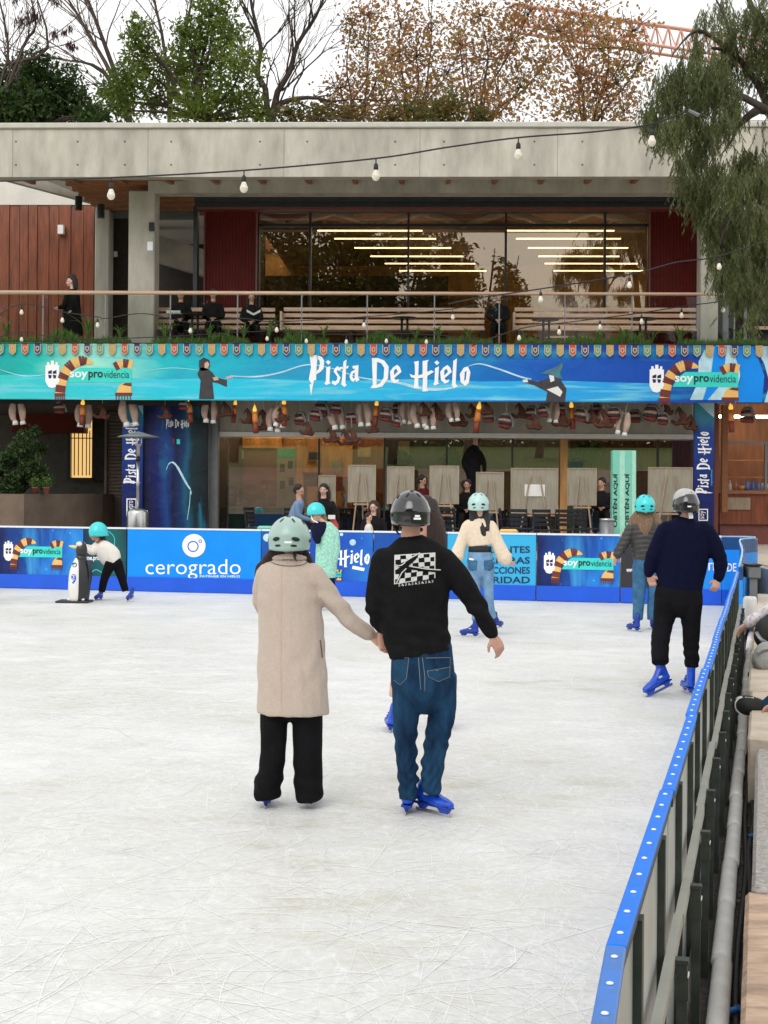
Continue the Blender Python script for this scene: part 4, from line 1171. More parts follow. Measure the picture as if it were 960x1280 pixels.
# white drum and dark box behind the corner board
mat('drum_white', (.62,.62,.60), .4, var=.06)
p = P(937.5, 757, 17.6); p.z = .30
s = 17.6/FPX
mb = MB(); mb.lathe(p, [(7.5*s, 0), (8.6*s, 2*s), (8.8*s, 17*s), (8.6*s, 33*s), (7.6*s, 36*s), (6*s, 37*s)], 20)
tag(mb.build('drum', 'drum_white', smooth=True), 'white plastic drum standing outside the corner board', 'drum')
p = P(935, 728, 19.5)
p = P(941, 714, 19.5); mb = MB(); mb.cbox(p.x-.085, p.x+.085, 19.4, 19.7, p.z-.09, p.z+.07, .015); mb.box(p.x-.05, p.x+.05, 19.45, 19.65, -.15, p.z-.091); bo = mb.build('equipment_box', 'grey_metal', label='dark grey equipment box behind the white drum', cat='box')
mb = MB(); mb.cbox(p.x-.09, p.x+.09, 19.38, 19.72, p.z+.072, p.z+.095, .006); mb.build('lid', 'black_metal', bo)
# ------------------------------------------------------------------ garments, hats and candles hung under the banner
mat('stocking', (.46,.33,.27), .9, var=.18, scale=9, bump=.3, bscale=40)
mat('stocking_grey', (.40,.36,.32), .9, var=.18, scale=9, bump=.3)
mat('felt_brown', (.085,.028,.015), .9, var=.3, scale=8, bump=.3)
mat('knit_dark', (.045,.022,.022), .9, var=.3, scale=20, bump=.4)
mat('knit_red', (.16,.025,.02), .9, var=.2, scale=20)
mat('knit_light', (.36,.24,.20), .9, var=.2, scale=20)
mat('knit_grey', (.16,.15,.15), .9, var=.2, scale=20)
mat('candle_wax', (.75,.25,.06), .5, var=.2, scale=4, stretch=(1,1,3))
mat('candle_flame', (.95,.65,.1), .5, emit=(1,.55,.08), es=.8)
mat('candle_base', (.22,.04,.02), .6)
YH = 33.35
kH = YH/FPX
PROTO = {}
def hang(kind, px, py, h, label, lean=0., size=1.):
    """hangs from the soffit behind the banner; px,py = centre, h = height in photograph pixels"""
    c = P(px, py, YH + rng.uniform(-.12, .25)); s = kH*h/30.0
    key = kind
    names = {'stocking': ('hanging_stocking', 'pale stocking pairs hung under the banner', 'stocking'), 'hat': ('felt_hat', 'brown felt hats hung under the banner', 'hat'),
             'knit': ('knitted_bundle', 'striped knitted bundles hung under the banner', 'knitwear'), 'candle': ('paper_candle', 'candles hung under the banner', 'candle')}
    nm, grp, cat_ = names[kind]
    if key in PROTO:
        src, q, s0 = PROTO[key]
        t = copy_tree(src, V((0,0,0)), label); t.location = c
    else:
        t = thing(nm, label, cat_, tuple(c), grp)
        T = lambda x, y, z: c + V((x, y, z))*(kH)
        if kind == 'stocking':
            mb = MB(T); mb.tube([(-5,0,15),(-7,0,4),(-6.5,0,-5),(-4,0,-10)], [(3.5,2.2),(5,3),(4,2.6),(2.8,2)], 10, 3, caps='round'); mb.build('leg', 'stocking', t, smooth=True)
            mb = MB(T); mb.tube([(4,0,15),(6,.5,4),(6.5,.5,-5),(6,.5,-11)], [(3.5,2.2),(5,3),(4,2.6),(2.8,2)], 10, 3, caps='round'); mb.build('leg', 'stocking', t, smooth=True)
            mb = MB(T); mb.tube([(-3.8,0,-9.5),(-3.6,0,-15)], [(3.4,2.4),(4,2.6)], 10); mb.tube([(6,.5,-10.5),(6.6,.5,-15)], [(3.4,2.4),(4,2.6)], 10); mb.build('cuff', 'paper_white', t, smooth=True)
        elif kind == 'hat':
            mb = MB(T); mb.tube([(-2,0,14),(0,0,8),(4,0,0),(3,0,-7)], [(2.2,2),(4,3.4),(6,5),(8,6)], 12, 3, caps='round'); mb.tube([(-2,0,13),(-6,0,10),(-8,0,5)], [2.4,1.8,.9], 8, 3, caps='round'); mb.build('crown', 'felt_brown', t, smooth=True)
            mb = MB(T); mb.tube([(-14,0,-6),(-8,0,-10),(2,0,-9),(10,0,-10),(14,0,-5)], [(2.6,3.4),(3.4,5),(3,6),(3.4,5),(2.4,3.2)], 10, 3, ref=(0,0,1), caps='round'); mb.build('brim', 'felt_brown', t, smooth=True)
        elif kind == 'knit':
            zs = [13, 8.5, 4, -.5, -5, -10]; ws = [5.5, 8.5, 10, 11, 11, 8]
            for i in range(5):
                mb = MB(T); mb.tube([(-.4*i, 0, zs[i]), (-.4*i, 0, (zs[i]+zs[i+1])/2), (-.5*i, 0, zs[i+1])], [(ws[i]*.92, 4.6), ((ws[i]+ws[i+1])/2+.8, 5.6), (ws[i+1]*.94, 4.8)], 14, 2); mb.build('stripe', ['knit_grey', 'knit_dark', 'knit_light', 'knit_dark', 'knit_red'][i], t, smooth=True)
            mb = MB(T); mb.tube([(4,-3,11),(9,-5,3),(11,-4,-9)], [(1.6,1),(2.2,1.4),(2,1.2)], 8, 3); mb.build('strap', 'knit_grey', t, smooth=True)
        else:
            mb = MB(T); mb.tube([(0,0,9),(0,0,-4)], [3.4,3.6], 12); mb.build('wax', 'candle_wax', t, smooth=True)
            mb = MB(T); mb.tube([(0,0,-4.1),(0,0,-17)], [3.5,3.3], 12); mb.build('base', 'candle_base', t, smooth=True)
            mb = MB(T); mb.tube([(0,0,9),(0,0,12),(.3,0,18)], [2.0,2.6,.3], 10, 3); mb.build('flame', 'candle_flame', t, smooth=True)
        mb = MB(T); mb.tube([(0,0,13),(0,0,34)], [.25,.25], 4); mb.build('thread', 'paper_white', t)
        PROTO[key] = (t, c, s)
    k = h/30.0*size*.86
    t.scale = (k, k, k); t.rotation_euler.y = lean; t.rotation_euler.z = rng.uniform(-.5, .5)
    return t
def ordinal(i): return ['first','second','third','fourth','fifth','sixth','seventh','eighth','ninth','tenth','eleventh','twelfth','thirteenth','fourteenth','fifteenth','sixteenth','seventeenth','eighteenth','nineteenth','twentieth','twenty-first','twenty-second','twenty-third','twenty-fourth','twenty-fifth','twenty-sixth'][i]
HANG = {
 'stocking': [(22,517,33),(105,519,36,.08),(161,517,38),(262,515,32),(343,525,34,.15),(421,521,37,-.12),(454,519,33,-.05),(508,517,30,.05),(524,520,34,-.1),(566,515,28),(691,516,28),(778,530,32,.25)],
 'hat': [(127,515,24),(206,516,22),(282,512,24),(330,526,32),(384,536,22),(414,544,26),(440,545,24),(465,534,20),(545,515,27),(573,523,28),(607,510,22),(650,514,24),(701,523,28),(755,524,30),(851,521,28)],
 'knit': [(75,510,24),(230,506,22),(376,524,27),(402,512,30),(440,522,24),(483,519,26),(496,527,22),(632,527,30),(665,517,28),(680,514,24),(727,519,29),(768,517,27),(794,521,26),(814,517,32),(935,520,30)],
 'candle': [(103,515,34),(237,512,34),(293,514,30),(319,524,36),(355,515,36),(470,516,34),(597,522,40),(715,519,36),(914,522,38)],
}
EXTRA = {'knit': [(395,519,24),(421,511,22),(497,511,22),(611,521,24),(702,511,22),(745,512,24),(829,524,24)], 'hat': [(310,521,24),(352,519,22),(432,548,24),(530,512,22),(591,514,22),(668,528,24),(740,521,24),(832,511,22),(864,529,24)], 'stocking': [(350,521,30,.2),(536,524,30),(760,521,30)], 'candle': []}
for kind, lst in HANG.items():
    lst = sorted(lst + EXTRA[kind])
    nn = {'stocking': 'pale stocking pair', 'hat': 'brown felt hat', 'knit': 'striped knitted bundle', 'candle': 'orange candle'}[kind]
    for i, it in enumerate(lst):
        near = min((abs(it[0]-q), w) for q, w in ((20,'by the leafy planter shrub'),(105,'before the lit yellow window'),(165,'over the patio heater'),(225,'over the blue poster panel'),(265,'at the grey metal post'),(330,'over the wooden shelves'),(405,'above the seated hooded man'),(455,'over the first easel'),(500,'over the black helmet'),(555,'over the third easel'),(600,'above the skater in cream'),(665,'over the widest easel'),(705,'at the orange post'),(775,'above the mint sign'),(830,'over the easel right of the mint sign'),(880,'beside the narrow blue banner'),(930,'before the dark bar')))[1]
        hang(kind, it[0], it[1], it[2], '%s hung %s, %s from the left' % (nn, near, ordinal(i)), it[3] if len(it) > 3 else rng.uniform(-.12, .12))

# ------------------------------------------------------------------ string lights
def bulb_parts(t, c, s, first):
    """bulb hanging from cable point c; s = scale (1 = 14 cm drop)"""
    key = 'bulb'
    if key in first:
        for o, q in first[key]:
            d = o.copy(); COL.objects.link(d); d.parent = t; d.location = c - q
            for ch in o.children:
                e = ch.copy(); COL.objects.link(e); e.parent = d
        return
    mb = MB(); mb.tube([c, c+V((0,0,-.05*s))], .006*s, n=6); mb.lathe(c+V((0,0,-.115*s)), [(.020*s,0),(.024*s,.01*s),(.022*s,.05*s),(.012*s,.066*s)], 12); o = mb.build('socket', 'rope_black', t, smooth=True)
    mb = MB(); mb.lathe(c+V((0,0,-.225*s)), [(.006*s,0),(.026*s,.008*s),(.040*s,.030*s),(.040*s,.055*s),(.030*s,.080*s),(.018*s,.110*s)], 14); b = mb.build('bulb', 'bulb', o, smooth=True)
    first[key] = [(o, c.copy())]
def lights(label, pts, bulbs, Y, s=1., r=.012, Y2=None):
    yy = lambda px: Y if Y2 is None else Y + (Y2-Y)*(px-pts[0][0])/(pts[-1][0]-pts[0][0])
    c0 = P(*pts[0], yy(pts[0][0]))
    t = thing('string_lights', label, 'string lights', tuple(c0), 'strings of bulbs across the rink front')
    cv = curve(pts, 6)
    mb = MB(); mb.tube([P(x, y, yy(x)) for x, y in cv], r, n=6); mb.build('cable', 'rope_black', t, smooth=True)
    fst = {}
    for b in bulbs:
        py = np.interp(b, [p[0] for p in cv], [p[1] for p in cv]); bulb_parts(t, P(b, py, yy(b)), s, fst)
lights('long string of large clear bulbs crossing in front of the concrete roof edge', [(-20,227),(139,222),(305,213),(470,198),(560,184),(648,172),(740,165),(815,155),(862,137)], [139,305,470,648,815], 17.0, s=1.15, r=.010)
lights('rising string of three bulbs before the right hand red shutter', [(560,380),(600,372),(676,361),(787,343),(845,328),(899,320),(990,290)], [676,787,899], 24.0, s=1.0, r=.012)
lights('low string of bulbs rising to the right across the terrace benches', [(590,432),(650,411),(700,404),(750,398),(802,391),(853,383),(905,376),(975,362)], [649,699,750,802,852,904,955], 29.0, s=1.0, r=.011)
lights('sagging string of bulbs before the left end of the balustrade', [(-10,400),(27,380),(78,390),(122,396),(133,398),(180,392),(238,403),(300,398),(346,402),(455,396),(566,386),(640,372)], [27,78,122,238,346,455,566], 30.5, s=1.0, r=.010)
lights('lowest string of small bulbs just above the banner', [(-10,425),(27,415),(90,424),(200,421),(334,414),(383,417),(433,418),(483,417),(533,418),(600,424)], [27,334,383,433,483,533], 32.3, s=.95, r=.010)
# clamp where the top string is tied
p = P(866, 141, 17.0); mb = MB(); mb.tube([p+V((-.05,0,.03)), p+V((.07,0,-.03))], [.018,.022], n=8); tag(mb.build('cable_clamp', 'grey_metal'), 'grey clamp holding the long bulb string in the hanging tree', 'clamp')

# ------------------------------------------------------------------ planting on the terrace edge
leaf_mat('strap_leaf', [(.03,.07,.012), (.09,.17,.03), (.22,.30,.08)], .25, 3)
leaf_mat('turf', [(.04,.09,.015), (.10,.20,.03)], .3, 4)
def tuft(px, py, hpx, n, label, spread=1.):
    Y = YB + .38; c = P(px, py, Y); s = Y/FPX
    mb = MB()
    for i in range(n):
        a = rng.uniform(0, 2*math.pi); l = hpx*s*rng.uniform(.7, 1.15); o = rng.uniform(.25, .95)*l*spread
        p1 = c + V((math.cos(a)*o*.35, math.sin(a)*o*.22, l*.62)); p2 = c + V((math.cos(a)*o, math.sin(a)*o*.5, l*rng.uniform(.55, 1.0)))
        mb.tube([c, p1, p2], [(.016,.004),(.02,.004),(.003,.001)], 4, 3, ref=(math.sin(a), -math.cos(a), 0))
    return tag(mb.build('strap_plant', 'strap_leaf', smooth=True), label, 'plant', 'strap leaved plants along the terrace edge')
tl = [(8,424,26),(70,424,16),(110,424,34),(150,424,22),(206,424,26),(240,424,18),(262,424,22),(285,424,20),(305,424,22),(336,424,30),(360,424,18),(405,424,20),(520,426,18),(548,426,22),(585,426,18),(655,428,16),(748,430,22),(780,430,26),(800,430,18),(815,430,18),(850,430,24),(925,431,22)]
for i, (px, py, h) in enumerate(tl):
    near = min((abs(px-q), w) for q, w in ((30,'at the left end of the banner'),(110,'before the standing person in black'),(176,'before the left concrete column'),(240,'before the first seated person'),(300,'before the seated person reading'),(350,'at the left end of the timber bench'),(505,'before the bench table'),(565,'in the middle of the banner'),(622,'before the lone seated person'),(680,'below the right hand bench'),(805,'before the last terrace table'),(885,'at the right concrete column')))[1]
    tuft(px, py, h, 15 if h > 20 else 10, 'strap leaved plant %s, %s along the terrace edge' % (near, ordinal(i)))
n = 16000
xx = nrng.uniform(RX(-60, YB), RX(1000, YB), n); dens = np.array([noise.noise(V((x*1.1, 3, 0))) for x in xx]); keep = dens > -.22
xx = xx[keep]; n = len(xx)
cen = np.stack([xx, nrng.uniform(YB+.14, YB+.9, n), zfl-.08 + .22*nrng.random(n)*(.6+np.maximum(dens[keep], 0)*1.8)], 1)
ax = np.stack([nrng.normal(0, .018, n), nrng.normal(0, .018, n), nrng.uniform(.05, .10, n)], 1); ay = np.stack([nrng.uniform(.006, .014, n), nrng.normal(0, .006, n), np.zeros(n)], 1)
quads_obj('ground_cover', cen, ax, ay, 'turf', kind='stuff', label='short green grass growing in the terrace edge planter', cat='grass')

# ------------------------------------------------------------------ terrace benches and tables
def bench(px0, px1, label):
    Y = 34.95; x0, x1 = RX(px0, Y, 400), RX(px1, Y, 400)
    t = thing('terrace_bench', label, 'bench', ((x0+x1)/2, Y, ZT), 'slatted benches on the terrace')
    for py in (385, 392.5, 400, 407.5):
        mb = MB(); z = RZ(py, Y, (px0+px1)/2); mb.cbox(x0, x1, Y+.30, Y+.34, z-.045, z+.045, .006); mb.build('back_slat', 'bench_wood', t)
    zs = RZ(412.5, Y)
    for k in range(4):
        mb = MB(); mb.cbox(x0, x1, Y-.22+.125*k, Y-.11+.125*k, zs-.025, zs+.025, .006); mb.build('seat_slat', 'bench_wood', t)
    nl = max(2, int((x1-x0)/1.3)+1)
    for k in range(nl):
        x = x0+.08 + (x1-x0-.16)*k/(nl-1); mb = MB(); mb.box(x-.025, x+.025, Y-.2, Y+.25, ZT, zs-.028); mb.box(x-.025, x+.025, Y+.345, Y+.38, ZT, RZ(385, Y)+.03); mb.build('leg', 'black_metal', t)
    mb = MB(); mb.box(x0-.05, x0-.004, Y-.1, Y+.36, zs-.02, RZ(390, Y)); mb.build('end_panel', 'bench_wood', t)
bench(353, 606, 'long slatted timber bench left of the lone seated person')
bench(644, 873, 'long slatted timber bench right of the lone seated person')
bench(182, 342, 'slatted timber bench behind the three people seated together')
def ttable(px, py, w, label):
    Y = 34.2; c = P(px, py, Y); s = Y/FPX
    t = thing('terrace_table', label, 'table', (c.x, Y, ZT), 'small black tables on the terrace')
    mb = MB(); mb.lathe((c.x, Y, c.z-.03), [(w*s*.5-.02,0),(w*s*.5,.01),(w*s*.5,.025),(w*s*.5-.01,.03)], 20); mb.build('table_top', 'black_metal', t)
    mb = MB(); mb.tube([(c.x-.05, Y, ZT+.03), (c.x-.05, Y, c.z-.031)], .028, n=8); mb.tube([(c.x+.08, Y, ZT+.03), (c.x+.08, Y, c.z-.031)], .028, n=8); mb.build('stem', 'black_metal', t)
    mb = MB(); mb.lathe((c.x, Y, ZT), [(.22,0),(.22,.012),(.1,.028)], 16); mb.build('base', 'black_metal', t)
ttable(505, 397, 34, 'small black terrace table before the left long bench')
ttable(682, 399, 34, 'small black terrace table just right of the lone seated person')
ttable(803, 398, 36, 'small black terrace table at the right end of the right bench')
ttable(243, 393, 30, 'small black terrace table between the seated people')

# ------------------------------------------------------------------ under the terrace: planter, shrub, pots
mb = MB(); Yp = 31.5
a0 = P(-80, 625, Yp); a1 = P(30, 622, Yp); a2 = P(128, 616, 35.0)
zt_ = RZ(621, Yp)
mb.prism([(a0.x, Yp), (a1.x, Yp), (a2.x, 35.0), (a2.x, 36.2), (a0.x, 36.2)], lambda u, v, k: (u, v, zt_ if k else ZP))
tag(mb.build('planter_wall', 'planter_wall'), 'brown rendered planter with an angled front under the terrace', 'planter')
mb = MB(); mb.poly([[(a0.x+.1, Yp+.15), (a1.x, Yp+.15), (a2.x-.15, 35.1), (a2.x-.15, 36.1), (a0.x+.1, 36.1)]], lambda u, v: (u, v, zt_+.004)); mb.build('planter_soil', 'soil', kind='structure')
leaf_mat('shrub_leaf', [(.012,.03,.008), (.03,.06,.015), (.07,.11,.03)], .2, 4)
leaf_mat('pot_leaf', [(.03,.07,.015), (.08,.14,.03), (.12,.18,.05)], .2, 8)
def leafy(name, label, cat_, base, clusters, Y, nleaf, ls, m, stem_m='bark_dark', depth=.5, narrow=.45, group=None, droop=0., stems=True, jit=1., trunk_r=.05, ang=.9, dens=None):
    """thing > stem, foliage. clusters: (px,py,r_px) in the photograph at distance Y"""
    t = thing(name, label, cat_, tuple(base), group)
    cs = [(P(px, py, Y + rng.uniform(-depth, depth)), r*Y/FPX) for px, py, r in clusters]
    if stems:
        mb = MB()
        for c, r in cs:
            mid = V(base).lerp(c, .5) + V((rng.uniform(-.1, .1), rng.uniform(-.1, .1), .12))*(c-V(base)).length*.5
            mb.tube([V(base), mid, c], [trunk_r, trunk_r*.6, trunk_r*.2], 5, 3)
        mb.build('stem', stem_m, t, smooth=True)
    w = np.array([r**2 for c, r in cs]); w /= w.sum()
    idx = nrng.choice(len(cs), nleaf, p=w)
    C = np.array([c for c, r in cs])[idx]; RR = np.array([r for c, r in cs])[idx]
    # leaves gather in sprays inside each cluster
    nsp = max(6, nleaf//26)
    sp = nrng.normal(0, 1, (nsp, 3)); sp /= np.linalg.norm(sp, axis=1)[:, None]; sp *= (nrng.random(nsp)**.45)[:, None]
    si = nrng.integers(0, nsp, nleaf)
    pos = C + sp[si]*RR[:, None] + nrng.normal(0, .13, (nleaf, 3))*RR[:, None]*jit
    ax = nrng.normal(0, 1, (nleaf, 3)); ax[:, 2] -= droop; ax /= np.linalg.norm(ax, axis=1)[:, None]
    q = nrng.normal(0, 1, (nleaf, 3)); ay = np.cross(ax, q); ay /= np.linalg.norm(ay, axis=1)[:, None]
    L_ = ls*nrng.uniform(.6, 1.3, nleaf)[:, None]
    o = quads_obj('foliage', pos, ax*L_*.5, ay*L_*narrow*.9, m, t, kind='stuff')
    return t
mat('bark_dark', (.05,.035,.028), .9, var=.35, scale=10, bump=.6, bscale=20)
mat('bark_grey', (.13,.10,.085), .9, var=.35, scale=10, bump=.6, bscale=20)
leafy('shrub', 'tall dark leafy shrub in the brown planter at the left', 'shrub', P(25, 618, 33), [(20,600,18),(40,585,18),(28,560,16),(8,575,16),(48,560,10),(44,540,9),(30,545,10),(-12,590,20),(55,600,12),(15,612,14)], 33, 5200, .11, 'shrub_leaf')
def pot(px, py, label, w=8):
    c = P(px, py, 32.2); c.z = zt_+.004; s = 32.2/FPX
    t = thing('potted_plant', label, 'plant', tuple(c), 'small potted plants on the planter')
    mb = MB(); mb.lathe(c, [(w*.36*s,0),(w*.5*s,w*.9*s),(w*.55*s,w*.92*s),(w*.55*s,w*1.05*s),(w*.45*s,w*1.06*s)], 14); mb.build('pot', 'terracotta', t, smooth=True)
    n = 260; pos = np.array(c + V((0,0,w*1.9*s))) + nrng.normal(0, 1, (n, 3))*np.array([.32, .25, .38])*w*s*1.2
    ax = nrng.normal(0, 1, (n, 3)); ax /= np.linalg.norm(ax, axis=1)[:, None]; ay = np.cross(ax, nrng.normal(0, 1, (n, 3))); ay /= np.linalg.norm(ay, axis=1)[:, None]
    quads_obj('foliage', pos, ax*.035, ay*.018, 'pot_leaf', t, kind='stuff')
pot(44, 618, 'small terracotta pot plant nearest the tall shrub'); pot(58, 617, 'small terracotta pot plant on the right of the pair')
leafy('potted_shrub', 'low dark potted shrub at the far left foot of the planter shrub', 'shrub', P(6, 620, 32.4), [(6,612,8),(16,614,7)], 32.4, 500, .07, 'shrub_leaf', trunk_r=.02)

# ------------------------------------------------------------------ patio heater
Yh = 30.5; c = P(172, 650, Yh); c.z = ZP; s = Yh/FPX
t = thing('patio_heater', 'tall steel patio heater with a wide conical reflector', 'patio heater', tuple(c))
zz = lambda py: RZ(py, Yh, 172) - ZP
mb = MB(); mb.lathe(c, [(13*s,0),(13.5*s,.02),(13.5*s,zz(641)),(12.5*s,zz(638)),(4*s,zz(635))], 28); mb.build('tank_cover', 'steel', t, smooth=True)
mb = MB(); mb.lathe(c, [(2*s, zz(634.5)), (2*s, zz(577))], 14); mb.build('pole', 'steel', t, smooth=True)
mb = MB(); mb.lathe(c, [(2.8*s, zz(576.5)), (2.8*s, zz(571))], 14); mb.build('collar', 'black_metal', t, smooth=True)
mb = MB(); mb.lathe(c, [(2.6*s, zz(570.8)), (2.6*s, zz(558)), (5*s, zz(556)), (5*s, zz(554.6))], 16); mb.build('burner', 'steel', t, smooth=True)
for k in range(3):
    a_ = 2.1*k; mb = MB(); mb.tube([c+V((4*s*math.cos(a_), 4*s*math.sin(a_), zz(554.4))), c+V((4*s*math.cos(a_), 4*s*math.sin(a_), zz(547)))], .012, n=5); mb.build('rod', 'steel', t)
mb = MB(); mb.lathe(c, [(26*s, zz(546.8)), (26*s, zz(545.6)), (14*s, zz(543)), (3*s, zz(539.8)), (1*s, zz(539.4))], 30); mb.build('reflector', 'shutter_brown' if False else 'grey_metal', t, smooth=True)

# ------------------------------------------------------------------ upright printed signs under the terrace
print_mat('sign_blue', [(0, (.004,.008,.05)), (.45, (.006,.02,.16)), (.8, (.01,.05,.28)), (1, (.05,.30,.40))], 'Z', 0, 3.2, nscale=1.2, namt=.35)
def up(px, py, Y, d=.0): q = P(px, py, Y); return V((q.x, Y-d, q.z))
def sign_box(name, label, px0, px1, py0, Y, m, cat_='sign', dep=.12):
    xm = (px0+px1)/2; c = P(xm, py0, Y); t = thing(name, label, cat_, (c.x, Y, ZP))
    mb = MB(); mb.cbox(P(px0, py0, Y).x, P(px1, py0, Y).x, Y, Y+dep, ZP, c.z, .008); mb.build('panel', m, t); return t
def vertical_word(t, px, py0, py1, Y, wpx):
    """wizard lettering running upwards"""
    c = up(px, (py0+py1)/2, Y, .006); k = Y/FPX
    sc_w = (py1-py0)*k
    def f(u, v): return V((c.x - v*wpx, c.y, c.z + u))
    return wizard(f, sc_w, t)
t = sign_box('blue_sign', 'narrow dark blue upright sign lettered Pista De Hielo behind the patio heater', 153, 179, 500, 33.8, 'sign_blue')
vertical_word(t, 165, 528, 605, 33.8, 1.15)
mb = MB(); mb.poly([[(158,623),(171,623),(171,645),(158,645)], [(159.5,624.5),(169.5,624.5),(169.5,643.5),(159.5,643.5)]], lambda u, v: up(u, v, 33.8, .005)); mb.build('tag_print', 'white_print', t)
c0_ = up(165, 634, 33.8, .005); lettering('soypro', lambda u, v: V((c0_.x - v, c0_.y, c0_.z + u)), -.15, .15, -.07, .07, 'white_print', t)
mb = MB(); mb.poly([[(168,500.5),(178.5,500.5),(178.5,518)]], lambda u, v: up(u, v, 33.8, .006)); mb.build('ice_print', 'pale_print', t)
t = sign_box('blue_sign', 'narrow dark blue upright sign lettered Pista De Hielo behind the man in navy', 868, 893, 503, 33.6, 'sign_blue')
vertical_word(t, 880, 540, 617, 33.6, 1.15)
mb = MB(); mb.poly([[(873,636),(885,636),(885,651),(873,651)], [(874.3,637.3),(883.7,637.3),(883.7,649.7),(874.3,649.7)]], lambda u, v: up(u, v, 33.6, .005)); mb.build('tag_print', 'white_print', t)
c1_ = up(879, 643.5, 33.6, .005); lettering('soy', lambda u, v: V((c1_.x - v, c1_.y, c1_.z + u)), -.09, .09, -.06, .06, 'white_print', t)
mb = MB(); mb.poly([[(872,503.5),(892.5,503.5),(892.5,522),(885,516)]], lambda u, v: up(u, v, 33.6, .006)); mb.build('ice_print', 'pale_print', t)
c2_ = up(889.5, 597, 33.6, .005); lettering('soyprovidencia', lambda u, v: V((c2_.x - v, c2_.y, c2_.z + u)), -.18, .18, -.03, .03, 'cyan_print', t)
# wide blue poster panel
print_mat('poster_magic', [(0, (.002,.003,.03)), (.2, (.004,.008,.10)), (.36, (.008,.05,.22)), (.46, (.003,.006,.05)), (.6, (.003,.03,.12)), (.68, (.006,.09,.17)), (.78, (.003,.02,.03)), (1, (.002,.004,.006))], 'X', -.74, .74, nscale=1.6, namt=.42, stretch=(1, 1, .45), streak=((.01,.22,.36), 1.7, (1.6, 1, .5), .60))
t = sign_box('poster_panel', 'wide dark blue poster panel with a pale streak of light, left of the grey post', 179.5, 260, 498, 33.9, 'poster_magic')
q_ = up(222, 530, 33.9, .006)
wizard(lambda u, v: (q_.x+u, q_.y, q_.z+v*2.0), 29*33.9/FPX, t)
mb = MB(); 
ribbon(mb, curve([(208,587),(211,580),(216,578),(222,584),(229,597),(234,606),(238,612),(239,618)], 5), [.6]*5+[1.2]*5+[2.2]*5+[2.8]*5+[2.6]*5+[2]*5+[1]*6, lambda u, v: up(u, v, 33.9, .006)); ribbon(mb, curve([(238,612),(237,630),(234,650)], 5), .7, lambda u, v: up(u, v, 33.9, .006)); mb.build('light_stroke', 'pale_print', t)
def blob_print(c, rx, ry, n=18): return [(c[0]+rx*math.cos(2*math.pi*i/n), c[1]+ry*math.sin(2*math.pi*i/n)) for i in range(n)]
mb = MB(); mb.poly([[(216,548),(218,548),(218,555),(216,555)]], lambda u, v: up(u, v, 33.9, .008)); mb.build('emblem', 'scarf_red', t)
mb = MB(); mb.poly([[(221,549),(225,549),(225,555),(221,555)]], lambda u, v: up(u, v, 33.9, .008)); mb.build('emblem', 'teal_print', t)
# standing information poster inside
t = sign_box('info_poster', 'tall white information poster with a green heading behind the hooded man', 346, 370, 560, 37.5, 'canvas')
mb = MB(); mb.poly([[(347,561),(369,561),(369,573),(347,573)]], lambda u, v: up(u, v, 37.5, .004)); mb.build('heading', 'pennant_green', t)
mb = MB()
for (a_, b_) in ((350,580),(360,576),(350,601),(361,597)): mb.poly([[(a_,b_),(a_+6,b_),(a_+6,b_+10),(a_,b_+10)]], lambda u, v: up(u, v, 37.5, .004))
mb.build('photo_print', 'robe_print', t)
# mint ticket totem
xm = 780; Yt = 29.6
t = sign_box('ticket_sign', 'mint green upright sign lettered OBTÉN AQUÍ beside the steel bin', 766, 795, 563, Yt, 'mint_print', dep=.35)
mat('mint_pale', (.36,.68,.55), .5)
mb = MB(); mb.poly([[(774.5,563.5),(781,563.5),(781,690),(774.5,690)]], lambda u, v: up(u, v, Yt, .004)); mb.poly([[(790,563.5),(795,563.5),(795,690),(790,690)]], lambda u, v: up(u, v, Yt, .004)); mb.build('stripe_print', 'mint_pale', t)
for px in (769.2, 784):
    c_ = up(px, 626, Yt, .006); lettering('OBTÉN AQUÍ', lambda u, v, c_=c_: V((c_.x - v, c_.y, c_.z + u)), -33*Yt/FPX, 34*Yt/FPX, -3.1*Yt/FPX, 3.6*Yt/FPX, 'black_print', t, bold=.03)
# steel bin
c = P(758.5, 660, 29.2); c.z = ZP; s = 29.2/FPX
t = thing('litter_bin', 'round steel litter bin left of the mint green sign', 'bin', tuple(c)); h = RZ(646, 29.2)-ZP
mb = MB(); mb.lathe(c, [(8.5*s,0),(9*s,.02),(9*s,h-.04)], 22); mb.build('drum', 'grey_metal', t, smooth=True)
mb = MB(); mb.lathe(c, [(9.4*s,h-.039),(9.4*s,h),(7*s,h+.005)], 22); mb.build('rim', 'steel', t, smooth=True)

